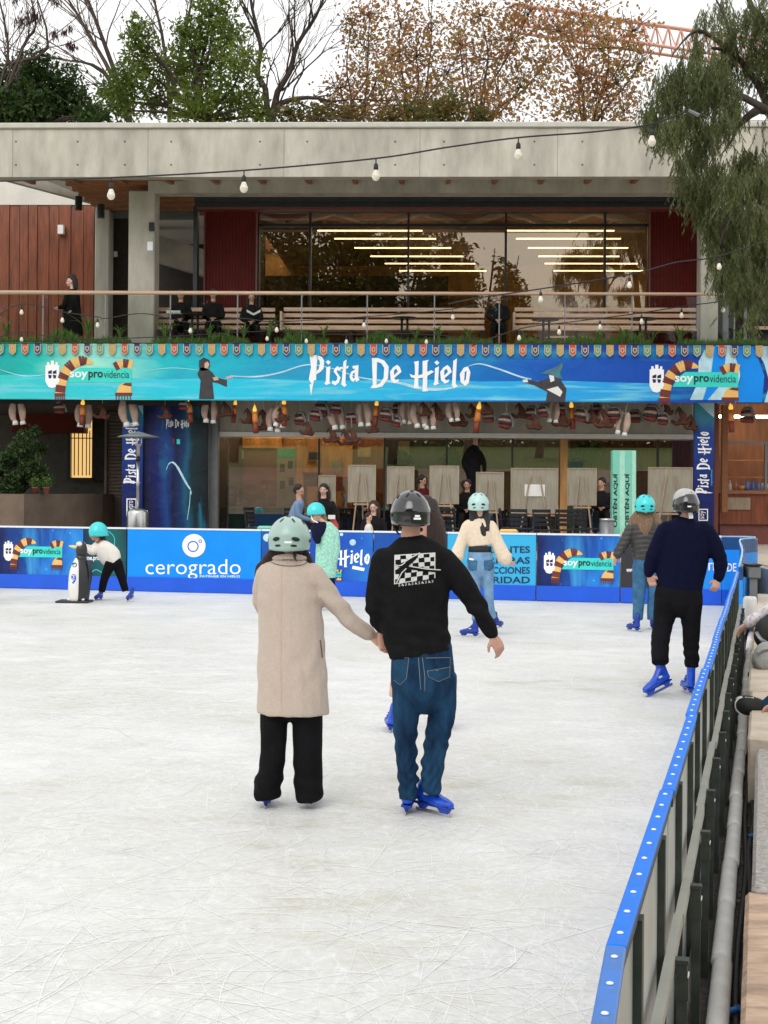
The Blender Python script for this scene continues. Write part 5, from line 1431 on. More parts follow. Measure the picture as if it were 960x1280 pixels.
# ------------------------------------------------------------------ easels
def easel(px0, px1, py0, py1, Y, label, pic=False):
    xm = (px0+px1)/2; c = P(xm, py1, Y)
    t = thing('easel', label, 'easel', (c.x, Y, ZP), 'easels with pale canvases behind the rink')
    x0, x1 = P(px0, py0, Y).x, P(px1, py0, Y).x; z0, z1 = P(xm, py1, Y).z, P(xm, py0, Y).z
    mb = MB(); mb.cbox(x0, x1, Y, Y+.03, z0, z1, .006); o = mb.build('canvas', 'canvas', t)
    mb = MB()
    w = .025
    for a in ((x0, x0+w, z0, z1), (x1-w, x1, z0, z1), (x0+w, x1-w, z0, z0+w), (x0+w, x1-w, z1-w, z1)): mb.box(a[0], a[1], Y-.014, Y-.001, a[2], a[3])
    mb.build('stretcher_frame', 'wood_frame', o)
    for sx in (-1, 1):
        mb = MB(); mb.tube([(c.x+sx*.10*(x1-x0), Y-.03, z1-.18), (c.x+sx*.36*(x1-x0), Y-.12, ZP)], .018, n=6); mb.build('leg', 'wood_frame', t)
    mb = MB(); mb.tube([(c.x, Y+.06, z1-.05), (c.x, Y+.5, ZP)], .018, n=6); mb.build('leg', 'wood_frame', t)
    mb = MB(); mb.box(c.x-.3*(x1-x0), c.x+.3*(x1-x0), Y-.08, Y-.02, z0-.06, z0-.02); mb.build('ledge', 'wood_frame', t)
    if pic: mb = MB(); mb.box(c.x-.22, c.x+.22, Y-.02, Y-.015, (z0+z1)/2-.12, (z0+z1)/2+.14); mb.build('paper', 'paper_white', o)
easel(435, 470, 581, 628, 32.4, 'easel with a pale canvas behind the seated mother and child')
easel(484, 518, 583, 630, 32.4, 'easel with a pale canvas right behind the black helmet')
easel(537, 574, 582, 630, 32.4, 'easel with a pale canvas left of the skater in cream')
easel(595, 630, 590, 638, 32.2, 'easel with a pale canvas right behind the cream top skater')
easel(638.5, 698, 585, 642, 32.3, 'widest easel with a pale canvas and a white paper on it', True)
easel(709, 746, 585, 632, 32.4, 'easel with a pale canvas right of the orange post')
easel(810, 866, 584, 640, 32.4, 'large easel with a pale canvas behind the man in navy')
easel(398, 420, 594, 640, 34.0, 'small easel behind the woman with long dark hair')

# ------------------------------------------------------------------ cafe chairs and tables
def chair(px, Y, rz, label, m='black_metal'):
    c = P(px, 640, Y); t = thing('cafe_chair', label, 'chair', (c.x, Y, ZP), 'cafe chairs behind the rink boards')
    ca, sa = math.cos(rz), math.sin(rz)
    T = lambda x, y, z: (c.x + x*ca - y*sa, Y + x*sa + y*ca, ZP + z)
    mb = MB(T); mb.cbox(-.21, .21, -.2, .22, .43, .46, .01); mb.build('seat', m, t)
    for x in (-.19, .19):
        mb = MB(T); mb.tube([(x, -.18, 0), (x, -.18, .43)], .013, n=6); mb.build('leg', m, t)
        mb = MB(T); mb.tube([(x, .2, 0), (x, .2, .45), (x, .25, .86)], .013, n=6); mb.build('leg', m, t)
    for k in range(4): mb = MB(T); mb.cbox(-.2, .2, .225+.012*k, .24+.012*k, .52+.09*k, .585+.09*k, .004); mb.build('back_slat', m, t)
for i, (px, Y, rz, lab) in enumerate([(684, 29.5, .4, 'black cafe chair nearest the widest easel'), (703, 29.7, -.3, 'black cafe chair below the orange post'), (722, 30.2, 3.0, 'black cafe chair left of the steel bin'), (655, 30.4, 2.6, 'black cafe chair behind the lettered cyan board'), (560, 30.2, .2, 'black cafe chair below the third easel'), (545, 31, 2.8, 'black cafe chair right of the black helmet'), (325, 29.6, 1.2, 'black cafe chair between the shelves and the hooded man'), (735, 31, .8, 'black cafe chair below the easel by the orange post'), (820, 30.5, .6, 'black cafe chair right of the mint green sign'), (640, 31, 1.5, 'black cafe chair behind the skater in cream')]): chair(px, Y, rz, lab)
def ctable(px, Y, label):
    c = P(px, 640, Y); t = thing('cafe_table', label, 'table', (c.x, Y, ZP), 'cafe tables behind the rink boards')
    mb = MB(); mb.cbox(c.x-.35, c.x+.35, Y-.35, Y+.35, .70+ZP, .73+ZP, .01); mb.build('table_top', 'rafter_wood', t)
    mb = MB(); mb.tube([(c.x, Y, ZP+.02), (c.x, Y, ZP+.7)], .03, n=8); mb.build('stem', 'black_metal', t)
    mb = MB(); mb.cbox(c.x-.22, c.x+.22, Y-.22, Y+.22, ZP, ZP+.02, .005); mb.build('base', 'black_metal', t)
ctable(694, 30.6, 'cafe table between the chairs under the widest easel'); ctable(388, 29.6, 'cafe table beside the hooded man'); ctable(545, 30.2, 'cafe table right of the black helmet')
# cream jacket on chair and small coloured caps seen over the boards
for px, py, m_, lab, w_ in ((320, 660, 'mint_print', 'green topped skate aid showing over the blue cerogrado board', 11), (629, 664, 'scarf_gold', 'yellow topped skate aid showing over the cyan board', 11)):
    q = fb_uv(px, 700)[0]; p = FB(q, 0, -.6); s = .0145
    mb = MB(); mb.cbox(p.x-w_*s, p.x+w_*s, p.y-.12, p.y+.12, 0.0, HB+.045, .03); tag(mb.build('skate_aid', m_), lab, 'skating aid')
mb = MB(); c = P(538, 632, 30.9); mb.tube([c+V((-.12,0,-.25)), c+V((0,0,.05)), c+V((.1,0,.1)), c+V((.12,0,-.3))], [(.08,.05),(.13,.06),(.10,.06),(.06,.04)], 10, 3, caps='round'); tag(mb.build('cream_jacket', 'canvas', smooth=True), 'cream jacket over a chair right of the black helmet', 'jacket')
# wooden shelving unit inside, with rows
Ys = 37.0; x0, x1 = P(276, 620, Ys).x, P(334, 620, Ys).x
t = thing('shelf_unit', 'orange brown wooden shelving left of the white poster', 'shelf', ((x0+x1)/2, Ys, ZP))
mat('shelf_wood', (.27,.10,.035), .5, var=.25, scale=4, stretch=(1,4,4))
for px in (277, 294): mb = MB(); x = P(px, 620, Ys).x; mb.box(x-.03, x+.03, Ys-.01, Ys+.5, ZP, RZ(607, Ys)); mb.build('side_panel', 'shelf_wood', t)
for py in (609, 621, 633, 645, 657): mb = MB(); mb.box(P(285, py, Ys).x-.01, x1-.1, Ys-.03+.002*py/600, Ys+.45, RZ(py, Ys)-.025, RZ(py, Ys)+.02); mb.build('shelf', 'shelf_wood', t)
mb = MB(); mb.cbox(P(312, 620, Ys).x, x1, Ys-.3, Ys-.04, ZP, RZ(618, Ys), .01); mb.build('cabinet', 'shelf_wood', t)
# clutter in the cafe: framed pictures, wooden boxes, indoor plants
for i, (px, py, w_, h_, Y_, m_, lab) in enumerate([(300,568,9,11,39.7,'canvas','small pale framed picture on the red cafe door'),(392,570,16,13,40.1,'robe_print','dark framed picture on the cafe wall above the hooded man'),(420,583,14,16,40.1,'canvas','pale framed picture right of the seated woman in black'),(455,565,16,12,40.1,'wood_frame','wooden framed picture above the first easel'),(505,560,14,18,41.8,'canvas','pale framed picture above the second easel')]):
    c = P(px, py, Y_); s_ = Y_/FPX; mb = MB(); mb.cbox(c.x-w_*s_/2, c.x+w_*s_/2, Y_, Y_+.03, c.z-h_*s_/2, c.z+h_*s_/2, .006); o = mb.build('framed_picture', 'wood_frame', label=lab, cat='picture')
    mb = MB(); mb.box(c.x-w_*s_/2+.04, c.x+w_*s_/2-.04, Y_-.004, Y_-.001, c.z-h_*s_/2+.04, c.z+h_*s_/2-.04); mb.build('picture_sheet', m_, o)
for px, py, Y_, lab, m_ in ((390,600,36.4,'orange wooden box on the cafe shelf behind the hooded man','shelf_wood'),(438,612,36.0,'orange wooden box beside the first easel','shelf_wood'),(424,606,36.2,'small red box beside the first easel','pennant_red')):
    c = P(px, py, Y_); mb = MB(); mb.cbox(c.x-.22, c.x+.22, Y_, Y_+.3, c.z-.16, c.z+.16, .01); mb.cbox(c.x-.26, c.x+.26, Y_-.02, Y_+.32, c.z+.161, c.z+.19, .005); mb.box(c.x-.2, c.x-.14, Y_+.05, Y_+.25, ZP, c.z-.161); mb.box(c.x+.14, c.x+.2, Y_+.05, Y_+.25, ZP, c.z-.161); tag(mb.build('wooden_box', m_), lab, 'box')
for px, py, r_, Y_, lab in ((566,572,12,36.0,'leafy indoor plant behind the glass above the third easel'),(735,562,16,36.2,'leafy indoor plant behind the glass right of the orange post'),(505,570,9,36.4,'small indoor plant behind the glass above the second easel')):
    leafy('indoor_plant', lab, 'plant', P(px, py+30, Y_), [(px,py,r_),(px-r_*.7,py+5,r_*.7),(px+r_*.7,py+4,r_*.7)], Y_, 420, .16, 'pot_leaf', depth=.15, trunk_r=.03)
# bar goods at the right
GC = [(.35,.05,.03), (.5,.28,.12), (.10,.16,.40), (.05,.12,.32), (.45,.40,.36), (.30,.10,.05)]
for i, c_ in enumerate(GC): mat('glaze_%s' % 'abcdef'[i], c_, .3, var=.2, scale=20)
gl = [('bottle', 'dark red bottle first from the left on the bar'), ('bottle', 'pale bottle second from the left on the bar'), ('bottle', 'red bottle third from the left on the bar'), ('bowl', 'orange bowl in the middle of the bar'), ('jug', 'blue jug right of the orange bowl on the bar'), ('bottle', 'dark blue bottle on the bar right of the jug'), ('bottle', 'deep blue bottle at the right of the bar'), ('plate', 'white plate standing at the far right of the bar')]
ci = [0, 4, 5, 1, 2, 3, 2, 4]
for i, (nm, lab) in enumerate(gl):
    c = P(905 + 7.2*i, 613.2, 35.6); s = 35.6/FPX
    mb = MB()
    if nm == 'bottle': mb.lathe(c, [(2.4*s,0),(2.6*s,.02),(2.6*s,7*s),(1*s,9.5*s),(1*s,(12+i % 3)*s),(1.2*s,(12.3+i % 3)*s)], 10)
    elif nm == 'bowl': mb.lathe(c, [(2*s,0),(4.5*s,3*s),(5*s,6*s),(4.4*s,5.5*s),(1*s,2*s)], 14)
    elif nm == 'jug': mb.lathe(c, [(2.4*s,0),(3.6*s,4*s),(3*s,8*s),(2*s,10*s),(2.6*s,12*s)], 12); mb.tube([c+V((3*s,0,9*s)), c+V((5.5*s,0,7*s)), c+V((3.2*s,0,3.5*s))], .7*s, n=6, sub=3)
    else: mb.tube([c+V((0,-.02,5*s)), c+V((0,.02,5*s))], 5*s, n=18)
    tag(mb.build(nm, 'glaze_%s' % 'abcdef'[ci[i]], smooth=True), lab, nm, 'wares on the bar')
# ------------------------------------------------------------------ trees
leaf_mat('leaf_bright', [(.03,.06,.008), (.09,.14,.018), (.17,.22,.04), (.28,.31,.07)], .45, .9)
leaf_mat('leaf_deep', [(.014,.034,.008), (.035,.07,.014), (.08,.13,.02)], .35, .9)
leaf_mat('leaf_autumn', [(.20,.06,.03), (.36,.13,.05), (.40,.22,.08), (.26,.23,.06), (.48,.28,.11)], .45, .9)
leaf_mat('leaf_mixed', [(.10,.09,.02), (.07,.10,.02), (.20,.12,.03), (.15,.15,.04)], .4, 1.2)
leaf_mat('leaf_pepper', [(.045,.06,.018), (.095,.12,.038), (.15,.17,.065), (.24,.24,.12)], .38, .9)
leaf_mat('leaf_dead', [(.03,.012,.012), (.07,.02,.018)], .3, 2)
mat('bark_brown', (.085,.055,.045), .9, var=.35, scale=6, bump=.6)
def limb(mb, a, b, r0, r1, bend=.08, n=5, sub=3):
    d = (b-a).length; m1 = a.lerp(b, .33) + V((rng.uniform(-1,1), rng.uniform(-1,1), rng.uniform(-.2,.6)))*d*bend; m2 = a.lerp(b, .67) + V((rng.uniform(-1,1), rng.uniform(-1,1), rng.uniform(-.2,.6)))*d*bend
    mb.tube([a, m1, m2, b], [r0, r0*.66+r1*.33, r0*.33+r1*.66, r1], n, sub); return m1, m2
def crown_tree(name, label, base, clusters, Y, nleaf, ls, m, bark='bark_dark', trunk_r=.16, depth=1.2, fork=None, narrow=.5, jit=1., twigs=4, group=None, droop=0.):
    t = thing(name, label, 'tree', tuple(base), group)
    cs = [(P(px, py, Y + rng.uniform(-depth, depth)), r*Y/FPX) for px, py, r in clusters]
    fk = fork if fork is not None else V(base).lerp(V((sum(c.x for c, r in cs)/len(cs), Y, min(c.z for c, r in cs))), .85)
    mb = MB(); mb.tube([V(base), V(base).lerp(fk, .5)+V((.1,0,0)), fk], [trunk_r*1.25, trunk_r, trunk_r*.8], 9, 3); mb.build('trunk', bark, t, smooth=True)
    mb = MB(); 
    for c, r in cs:
        limb(mb, fk, c, trunk_r*.45, trunk_r*.12)
        for k in range(twigs):
            limb(mb, c, c + V((rng.gauss(0,1), rng.gauss(0,1), rng.gauss(.3,.8)))*r*.8, trunk_r*.10, .012, n=4, sub=2)
    mb.build('limbs', bark, t, smooth=True, kind='stuff')
    w = np.array([r**2 for c, r in cs]); w /= w.sum(); idx = nrng.choice(len(cs), nleaf, p=w)
    C = np.array([c for c, r in cs])[idx]; RR = np.array([r for c, r in cs])[idx]
    nsp = max(20, nleaf//34); sp = nrng.normal(0, 1, (nsp, 3)); sp /= np.linalg.norm(sp, axis=1)[:, None]; sp *= (nrng.random(nsp)**.5)[:, None]*1.08
    pos = C + sp[nrng.integers(0, nsp, nleaf)]*RR[:, None] + nrng.normal(0, .11, (nleaf, 3))*np.minimum(RR, .9)[:, None]*jit
    ax = nrng.normal(0, 1, (nleaf, 3)); ax[:, 2] -= droop; ax /= np.linalg.norm(ax, axis=1)[:, None]
    ay = np.cross(ax, nrng.normal(0, 1, (nleaf, 3))); ay /= np.linalg.norm(ay, axis=1)[:, None]
    L_ = ls*nrng.uniform(.6, 1.35, nleaf)[:, None]
    quads_obj('crown', pos, ax*L_*.5, ay*L_*narrow*.9, m, t, kind='stuff')
    return t
Yt1 = 50
crown_tree('green_tree', 'tall bright green leafy tree behind the roof, left of the centre', P(262, 560, Yt1), [(265,20,34),(262,-14,28),(240,55,34),(285,50,30),(300,85,34),(255,95,38),(220,90,30),(175,60,24),(172,38,20),(180,85,28),(160,105,28),(135,118,22),(195,128,24),(150,138,26),(240,135,34),(290,130,34),(315,135,22),(328,145,14),(228,38,12)], Yt1, 13000, .165, 'leaf_bright', depth=1.6, trunk_r=.2, fork=P(254, 150, Yt1))
crown_tree('dark_green_tree', 'low dark green bushy tree behind the roof at the far left', P(40, 560, 47), [(20,105,34),(45,85,26),(75,110,34),(30,135,36),(90,135,30),(-20,120,36),(110,145,18),(125,148,14),(62,140,30),(5,145,30)], 47, 11000, .17, 'leaf_deep', trunk_r=.18, fork=P(45, 158, 47))
aut = [((440,560),[(425,110,20),(440,140,22),(455,60,20),(470,100,26),(440,30,16),(462,20,18),(480,140,24),(415,140,14)], 54, 'sparse rust brown autumn tree right of the bare dark trunks', 2500, 'leaf_autumn'),
       ((505,560),[(500,30,26),(520,70,28),(510,110,28),(540,40,24),(530,130,28),(560,90,24),(490,70,18)], 57, 'rust brown autumn tree behind the middle of the roof', 3100, 'leaf_autumn'),
       ((600,560),[(600,20,28),(640,50,30),(610,75,30),(650,110,32),(590,120,28),(620,140,24),(660,20,26),(575,55,18),(680,80,24)], 55, 'broad orange brown autumn tree right of the middle of the roof', 4200, 'leaf_autumn'),
       ((735,560),[(730,30,30),(760,60,30),(720,90,30),(770,105,28),(745,125,30),(790,40,20),(700,40,22),(780,140,20),(710,140,24),(800,80,14)], 53, 'orange brown autumn tree left of the hanging green tree', 4200, 'leaf_autumn'),
       ((560,560),[(365,145,14),(400,146,14),(520,145,16),(560,138,18),(490,148,14),(600,146,14),(545,150,14),(440,148,14)], 49, 'yellow green hedge tree showing just above the roof edge', 3600, 'leaf_mixed')]
for (b, cl, Y, lab, n_, m_) in aut:
    crown_tree('autumn_tree', lab, P(b[0], b[1], Y), [(x, y, r*1.25) for x, y, r in cl], Y, n_, .145, m_, bark='bark_brown', trunk_r=.13, depth=1.6, fork=P(b[0], 175, Y), narrow=.75, jit=3.4, twigs=16, group='autumn trees behind the pavilion')
def bare_tree(label, base, Y, stems, levels=4, r0=.14, dead=None):
    t = thing('bare_tree', label, 'tree', tuple(base), 'leafless trees behind the pavilion')
    tr = MB(); tw = MB(); tips = []
    def grow(mb, a, d, l, r, lev):
        b = a + d*l
        limb(mb, a, b, r, r*.6, .05, n=5 if lev < 2 else 3, sub=2); tips.append(b)
        if lev >= levels: return
        for k in range(3 if lev < 2 else rng.choice((2, 3, 3))):
            nd = (d + V((rng.gauss(0,.42), rng.gauss(0,.35), rng.gauss(.12,.28)))).normalized()
            st = a.lerp(b, rng.uniform(.45, 1.0)) if k else b
            grow(tw, st, nd, l*rng.uniform(.55, .85), r*rng.uniform(.42, .6), lev+1)
    for pts in stems:
        q = [P(x, y, Y) for x, y in pts]; n = len(q)
        tr.tube(q, [r0*(1-.75*i/(n-1)) for i in range(n)], 7, 3)
        for i in range(1, n):
            d = (q[i]-q[i-1]).normalized()
            for k in range(3 if i > 1 else 2):
                nd = (d + V((rng.gauss(0,.55), rng.gauss(0,.4), rng.gauss(.1,.25)))).normalized()
                st = q[i-1].lerp(q[i], rng.uniform(.3, 1)); grow(tw, st, nd, rng.uniform(1.2, 2.2), r0*.28, 1)
    tr.build('trunk', 'bark_dark', t, smooth=True); tw.build('branches', 'bark_dark' if not dead else 'bark_grey', t, smooth=True, kind='stuff')
    return t, tips
bare_tree('leafless tree with two dark leaning trunks right of the bright green tree', P(338, 560, 52), 52, [[(338,560),(336,158),(322,95),(326,60),(315,10),(308,-40)], [(340,300),(341,140),(362,90),(372,55),(395,20),(415,-30)], [(340,150),(350,130),(385,122),(420,128)]], 4)
bare_tree('leafless grey tree leaning left between the two green trees', P(180, 560, 55), 55, [[(180,560),(163,158),(140,95),(115,50),(95,15),(70,-25)], [(165,170),(150,110),(125,40),(108,-5),(95,-40)], [(160,150),(130,90),(90,75)]], 4, r0=.12, dead=True)
bare_tree('leafless tree standing behind the top of the bright green tree', P(215, 560, 58), 58, [[(215,560),(212,158),(205,60),(195,10),(185,-40)], [(212,130),(230,50),(245,-30)]], 4, r0=.11, dead=True)
t_, tips = bare_tree('thin bare tree with a few dark dead leaf clumps at the far left', P(-10, 560, 46), 46, [[(-10,560),(-6,158),(10,75),(4,20),(-10,-30)], [(-6,160),(28,60),(45,30),(30,-30)], [(30,140),(20,95),(0,60)], [(8,80),(60,60),(40,-20)]], 3, r0=.07, dead=True)
pc = []
for (px, py, r, n_) in ((36,25,9,90),(44,22,9,90),(24,30,8,60),(68,45,6,60),(80,42,5,40),(88,36,4,30),(90,60,6,70),(86,56,4,30),(70,2,8,50),(20,2,6,30)):
    c = np.array(P(px, py, 46)); pc.append(c + nrng.normal(0, 1, (n_, 3))*r*46/FPX*np.array([.5,.5,.5]))
pc = np.concatenate(pc); n = len(pc)
ax = nrng.normal(0, .25, (n, 3)); ax[:, 2] = -1; ax /= np.linalg.norm(ax, axis=1)[:, None]; ay = np.cross(ax, nrng.normal(0, 1, (n, 3))); ay /= np.linalg.norm(ay, axis=1)[:, None]
quads_obj('dead_leaves', pc, ax*.10, ay*.03, 'leaf_dead', t_, kind='stuff')
# hanging pepper tree at the right, in front of the roof
Yp_ = 26.5
pt = thing('pepper_tree', 'large drooping green pepper tree hanging over the right end of the roof', 'tree', tuple(P(1075, 660, Yp_)), None)
pt.location.z = ZP; OFF[pt] = V(pt.location)
mb = MB(); tp = V(pt.location); f0 = P(1030, 330, Yp_)
mb.tube([tp, tp.lerp(f0, .5)+V((.1,0,0)), f0], [.30,.24,.20], 10, 3); mb.build('trunk', 'bark_dark', pt, smooth=True)
mb = MB()
for pts, r0 in (([(1030,330),(1000,200),(960,138),(930,150),(918,165)], .16), ([(1030,330),(990,240),(960,130),(920,70),(890,60)], .13), ([(1000,200),(975,60),(940,10),(930,-30)], .12), ([(960,138),(900,110),(850,120),(825,150)], .07), ([(1030,330),(960,260),(920,230),(880,260)], .09), ([(925,150),(915,175),(900,195)], .04), ([(990,240),(935,250),(905,290),(900,330)], .06), ([(1030,330),(970,320),(940,350),(935,390)], .06), ([(920,70),(880,40),(860,45),(840,70)], .05), ([(920,70),(905,20),(890,-10)], .05)):
    q = [P(x, y, Yp_ + .5*math.sin(i*2+x)) for i, (x, y) in enumerate(pts)]; mb.tube(q, [r0*(1-.8*i/(len(q)-1)) for i in range(len(q))], 6, 3)
mb.build('limbs', 'bark_dark', pt, smooth=True, kind='stuff')
PCL = [(835,120,22,26),(815,140,14,14),(850,92,22,26),(878,82,20,24),(905,105,22,22),(865,130,22,26),(840,160,18,18),(880,165,20,22),(905,75,18,20),(915,35,20,20),(945,20,20,20),(935,75,22,16),(955,60,18,14),(960,95,18,14),(905,150,16,14),(870,195,18,18),(895,215,20,18),(860,225,14,12),(885,255,18,18),(915,260,18,18),(945,235,16,14),(940,195,14,12),(905,300,16,16),(930,300,16,14),(950,320,14,12),(925,345,16,14),(918,368,11,8),(942,362,13,9),(900,345,10,8),(955,290,14,10),(940,392,8,4),(950,350,14,10),(985,60,30,30),(990,150,30,24),(985,250,30,24),(980,340,26,20),(975,10,26,24),(885,110,20,20),(920,130,14,12),(855,150,16,14),(870,55,12,8),(880,20,14,7),(822,168,10,5),(848,200,10,6),(905,5,14,8),(915,225,16,14),(925,200,14,10),(890,285,12,9),(896,315,10,8),(948,265,14,12),(962,375,10,6),(960,210,14,12),(925,322,12,10)]
pos = []; axs = []
stm = MB()
for (px, py, r, ns) in PCL:
    c = P(px, py, Yp_ + rng.uniform(-1.3, 1.3)); rr = r*Yp_/FPX
    for k in range(int(ns*6.0)):
        a = c + V((rng.gauss(0,.5), rng.gauss(0,.8), rng.gauss(.1,.5)))*rr
        ln = rng.uniform(.18, .55)*(1.15 if 220 < py < 340 else .9); sw = V((rng.gauss(0,.18), rng.gauss(0,.18), 0)); out = V((rng.gauss(0,.22), rng.gauss(0,.22), 0))
        nn_ = int(ln/.021)
        if k % 4 == 0: stm.tube([a, a+out*.5*ln+V((0,0,-ln*.4)), a+out*.7*ln+sw*ln+V((0,0,-ln))], [.006,.004,.002], 3)
        for j in range(nn_):
            f = j/nn_
            p = a + out*ln*min(1, f*1.4)*.7 + sw*ln*f*f + V((0,0,-ln*f)); sd_ = 1 if j % 2 else -1
            ang = rng.uniform(0, 6.28)
            d = V((math.cos(ang)*.5, math.sin(ang)*.5, -.85)); d.normalize()
            pos.append(p + d*.03); axs.append(d)
stm.build('twigs', 'bark_brown', pt, kind='stuff')
pos = np.array(pos); axs = np.array(axs); n = len(pos)
ay = np.cross(axs, nrng.normal(0, 1, (n, 3))); ay /= np.linalg.norm(ay, axis=1)[:, None]
quads_obj('foliage', pos, axs*nrng.uniform(.035,.065,n)[:, None], ay*nrng.uniform(.011,.019,n)[:, None], 'leaf_pepper', pt, kind='stuff')
# park trees behind the viewer (they show in the glass)
park_leaf = [(-9,-32,14),(-3.5,-35,15),(1.8,-33,12),(-15,-36,15),(-21,-33,13),(7.5,-44,5),(-28,-38,14)]
pk = None
for i, (x, y, h) in enumerate(park_leaf):
    lab = 'park tree on the lawn behind the viewer, %s from the left seen in the glass' % ordinal(i)
    g0 = park_z(y); t = thing('park_tree', lab, 'tree', (x, y, g0), 'park trees on the lawn')
    mb = MB(lambda a, b, c: (a, b, c + g0)); mb.tube([(x,y,-.16),(x+.2,y,h*.3),(x,y,h*.62)], [.36,.28,.2], 8, 3)
    for k in range(6):
        a = k*1.05; mb.tube([(x,y,h*.5),(x+math.cos(a)*h*.22,y+math.sin(a)*h*.22,h*.9),(x+math.cos(a)*h*.3,y+math.sin(a)*h*.3,h*1.25)], [.14,.09,.03], 5, 2)
    mb.build('trunk', 'bark_brown', t, smooth=True)
    n = 15000; v = nrng.normal(0, 1, (n, 3)); v /= np.linalg.norm(v, axis=1)[:, None]; v *= (nrng.random(n)**.4)[:, None]
    nz = np.array([noise.noise(V(tuple(q*2.2 + i*7))) for q in v]); v = v[nz > -.15]; n = len(v)
    pos = np.array([x, y, g0 + h*.82]) + v*np.array([h*.40, h*.40, h*.50]); ax = nrng.normal(0, 1, (n, 3)); ax /= np.linalg.norm(ax, axis=1)[:, None]; ay = np.cross(ax, nrng.normal(0, 1, (n, 3))); ay /= np.linalg.norm(ay, axis=1)[:, None]
    quads_obj('crown', pos, ax*.27, ay*.20, 'leaf_deep' if i % 2 else 'leaf_mixed', t, kind='stuff')
# belt of trees round the park, far behind the viewer
mb = MB(); n = 52000
xx = nrng.uniform(-70, 60, n); hh = np.array([9 + 5*noise.noise(V((x*.13, 0, 0))) for x in xx])
pos = np.stack([xx, -66 + nrng.normal(0, 2.5, n), 5.5 + hh*nrng.random(n)**1.3], 1); ax = nrng.normal(0, 1, (n, 3)); ax /= np.linalg.norm(ax, axis=1)[:, None]; ay = np.cross(ax, nrng.normal(0, 1, (n, 3))); ay /= np.linalg.norm(ay, axis=1)[:, None]
quads_obj('tree_belt', pos, ax*.36, ay*.32, 'leaf_deep', kind='stuff', label='belt of dark green trees at the far side of the park behind the viewer', cat='trees')
# tower crane far behind
mat('crane_hazy_red', (.62,.30,.24), .6, var=.1)  # red paled towards pink: distance haze put into the colour
Yc = 130
cr_ = thing('tower_crane', 'distant red lattice jib of a tower crane behind the autumn trees', 'crane', tuple(P(1010, 560, Yc)))
ja, jb = P(640, 5, Yc), P(985, 56, Yc)
up_ = V((0, 0, (100-60)*Yc/FPX*.55)); 
def cp(f, k): return ja.lerp(jb, f) + (V((0, 0, 0)) if k == 0 else V((0, (1.1 if k == 1 else -1.1), -2.1)))
for k in range(3): mb = MB(); mb.tube([cp(0, k), cp(1, k)], .17 if k == 0 else .14, n=6); mb.build('chord', 'crane_hazy_red', cr_)
mb = MB(); N_ = 22
for i in range(N_):
    for k in (1, 2):
        mb.tube([cp(i/N_, k), cp((i+.5)/N_, 0)], .065, n=4); mb.tube([cp((i+.5)/N_, 0), cp((i+1)/N_, k)], .065, n=4)
    mb.tube([cp(i/N_, 1), cp(i/N_, 2)], .05, n=4)
mb.build('lattice', 'crane_hazy_red', cr_)
mb = MB(); b_ = P(1010, 560, Yc); tz = jb.z + 6
for dx in (-.8, .8):
    for dy in (-.8, .8): mb.tube([(b_.x+dx, Yc+dy, -.16), (b_.x+dx, Yc+dy, tz)], .12, n=4)
for i in range(24):
    z = tz*i/24; mb.tube([(b_.x-.8, Yc-.8, z), (b_.x+.8, Yc-.8, z+tz/24)], .06, n=4); mb.tube([(b_.x-.8, Yc+.8, z+tz/24), (b_.x+.8, Yc+.8, z)], .06, n=4)
mb.build('mast', 'crane_hazy_red', cr_)
# ------------------------------------------------------------------ people
mat('skin', (.50,.27,.19), .55, var=.08, scale=20)
mat('skin_light', (.60,.36,.27), .55, var=.08, scale=20)
mat('lips', (.35,.08,.07), .5)
mat('eye_dark', (.02,.015,.012), .3)
mat('hair_black', (.012,.009,.008), .45, var=.5, scale=30, stretch=(3,3,.25), bump=.8, bscale=60)
mat('hair_brown', (.030,.014,.010), .45, var=.5, scale=30, stretch=(3,3,.25), bump=.8, bscale=60)
mat('hair_fair', (.20,.12,.065), .5, var=.45, scale=26, stretch=(3,3,.3), bump=.8, bscale=60)
mat('wool_beige', (.51,.42,.35), .9, spec=.12, var=.05, scale=60, bump=.25, bscale=150, sheen=.2)
mat('seam_dark', (.14,.09,.07), .9)
mat('trouser_black', (.006,.006,.007), .85, spec=.12, var=.3, bump=.15, bscale=90)
mat('sweat_black', (.0085,.0082,.009), .9, spec=.12, var=.25, scale=14, bump=.2, bscale=120)
mat('denim_dark', (.008,.026,.075), .8, spec=.12, var=.45, scale=5, stretch=(1.8,1.8,.6), bump=.35, bscale=80, col2=(.016,.066,.135))
mat('denim_fade', (.013,.055,.105), .8, spec=.12, var=.3, scale=9, bump=.25, bscale=110)
mat('denim_light', (.17,.30,.47), .8, spec=.12, var=.2, scale=10, bump=.2, bscale=100)
mat('denim_mid', (.045,.13,.24), .8, spec=.12, var=.3, scale=10, bump=.2, bscale=100)
mat('stitch', (.13,.16,.17), .8)
mat('knit_navy', (.004,.005,.022), .95, spec=.12, var=.2, scale=30, bump=.3, bscale=160)
mat('pants_black', (.006,.006,.008), .9, spec=.12, var=.3)
mat('knit_cream', (.74,.62,.48), .95, spec=.12, var=.08, scale=30, bump=.3, bscale=120)
mat('puffer', (.035,.033,.033), .5, var=.3, scale=8)
mat('mint_coat', (.32,.62,.50), .7, spec=.12, var=.22, scale=30, detail=2, bump=.2)
mat('navy_cloth', (.008,.01,.03), .9, spec=.12, var=.3)
mat('shirt_white', (.70,.66,.61), .85, spec=.12, var=.06, bump=.2, bscale=40)
mat('hoodie_blue', (.17,.25,.39), .9, spec=.12, var=.15, bump=.3, bscale=30)
mat('dark_cloth', (.012,.011,.012), .9, spec=.12, var=.3, bump=.2)
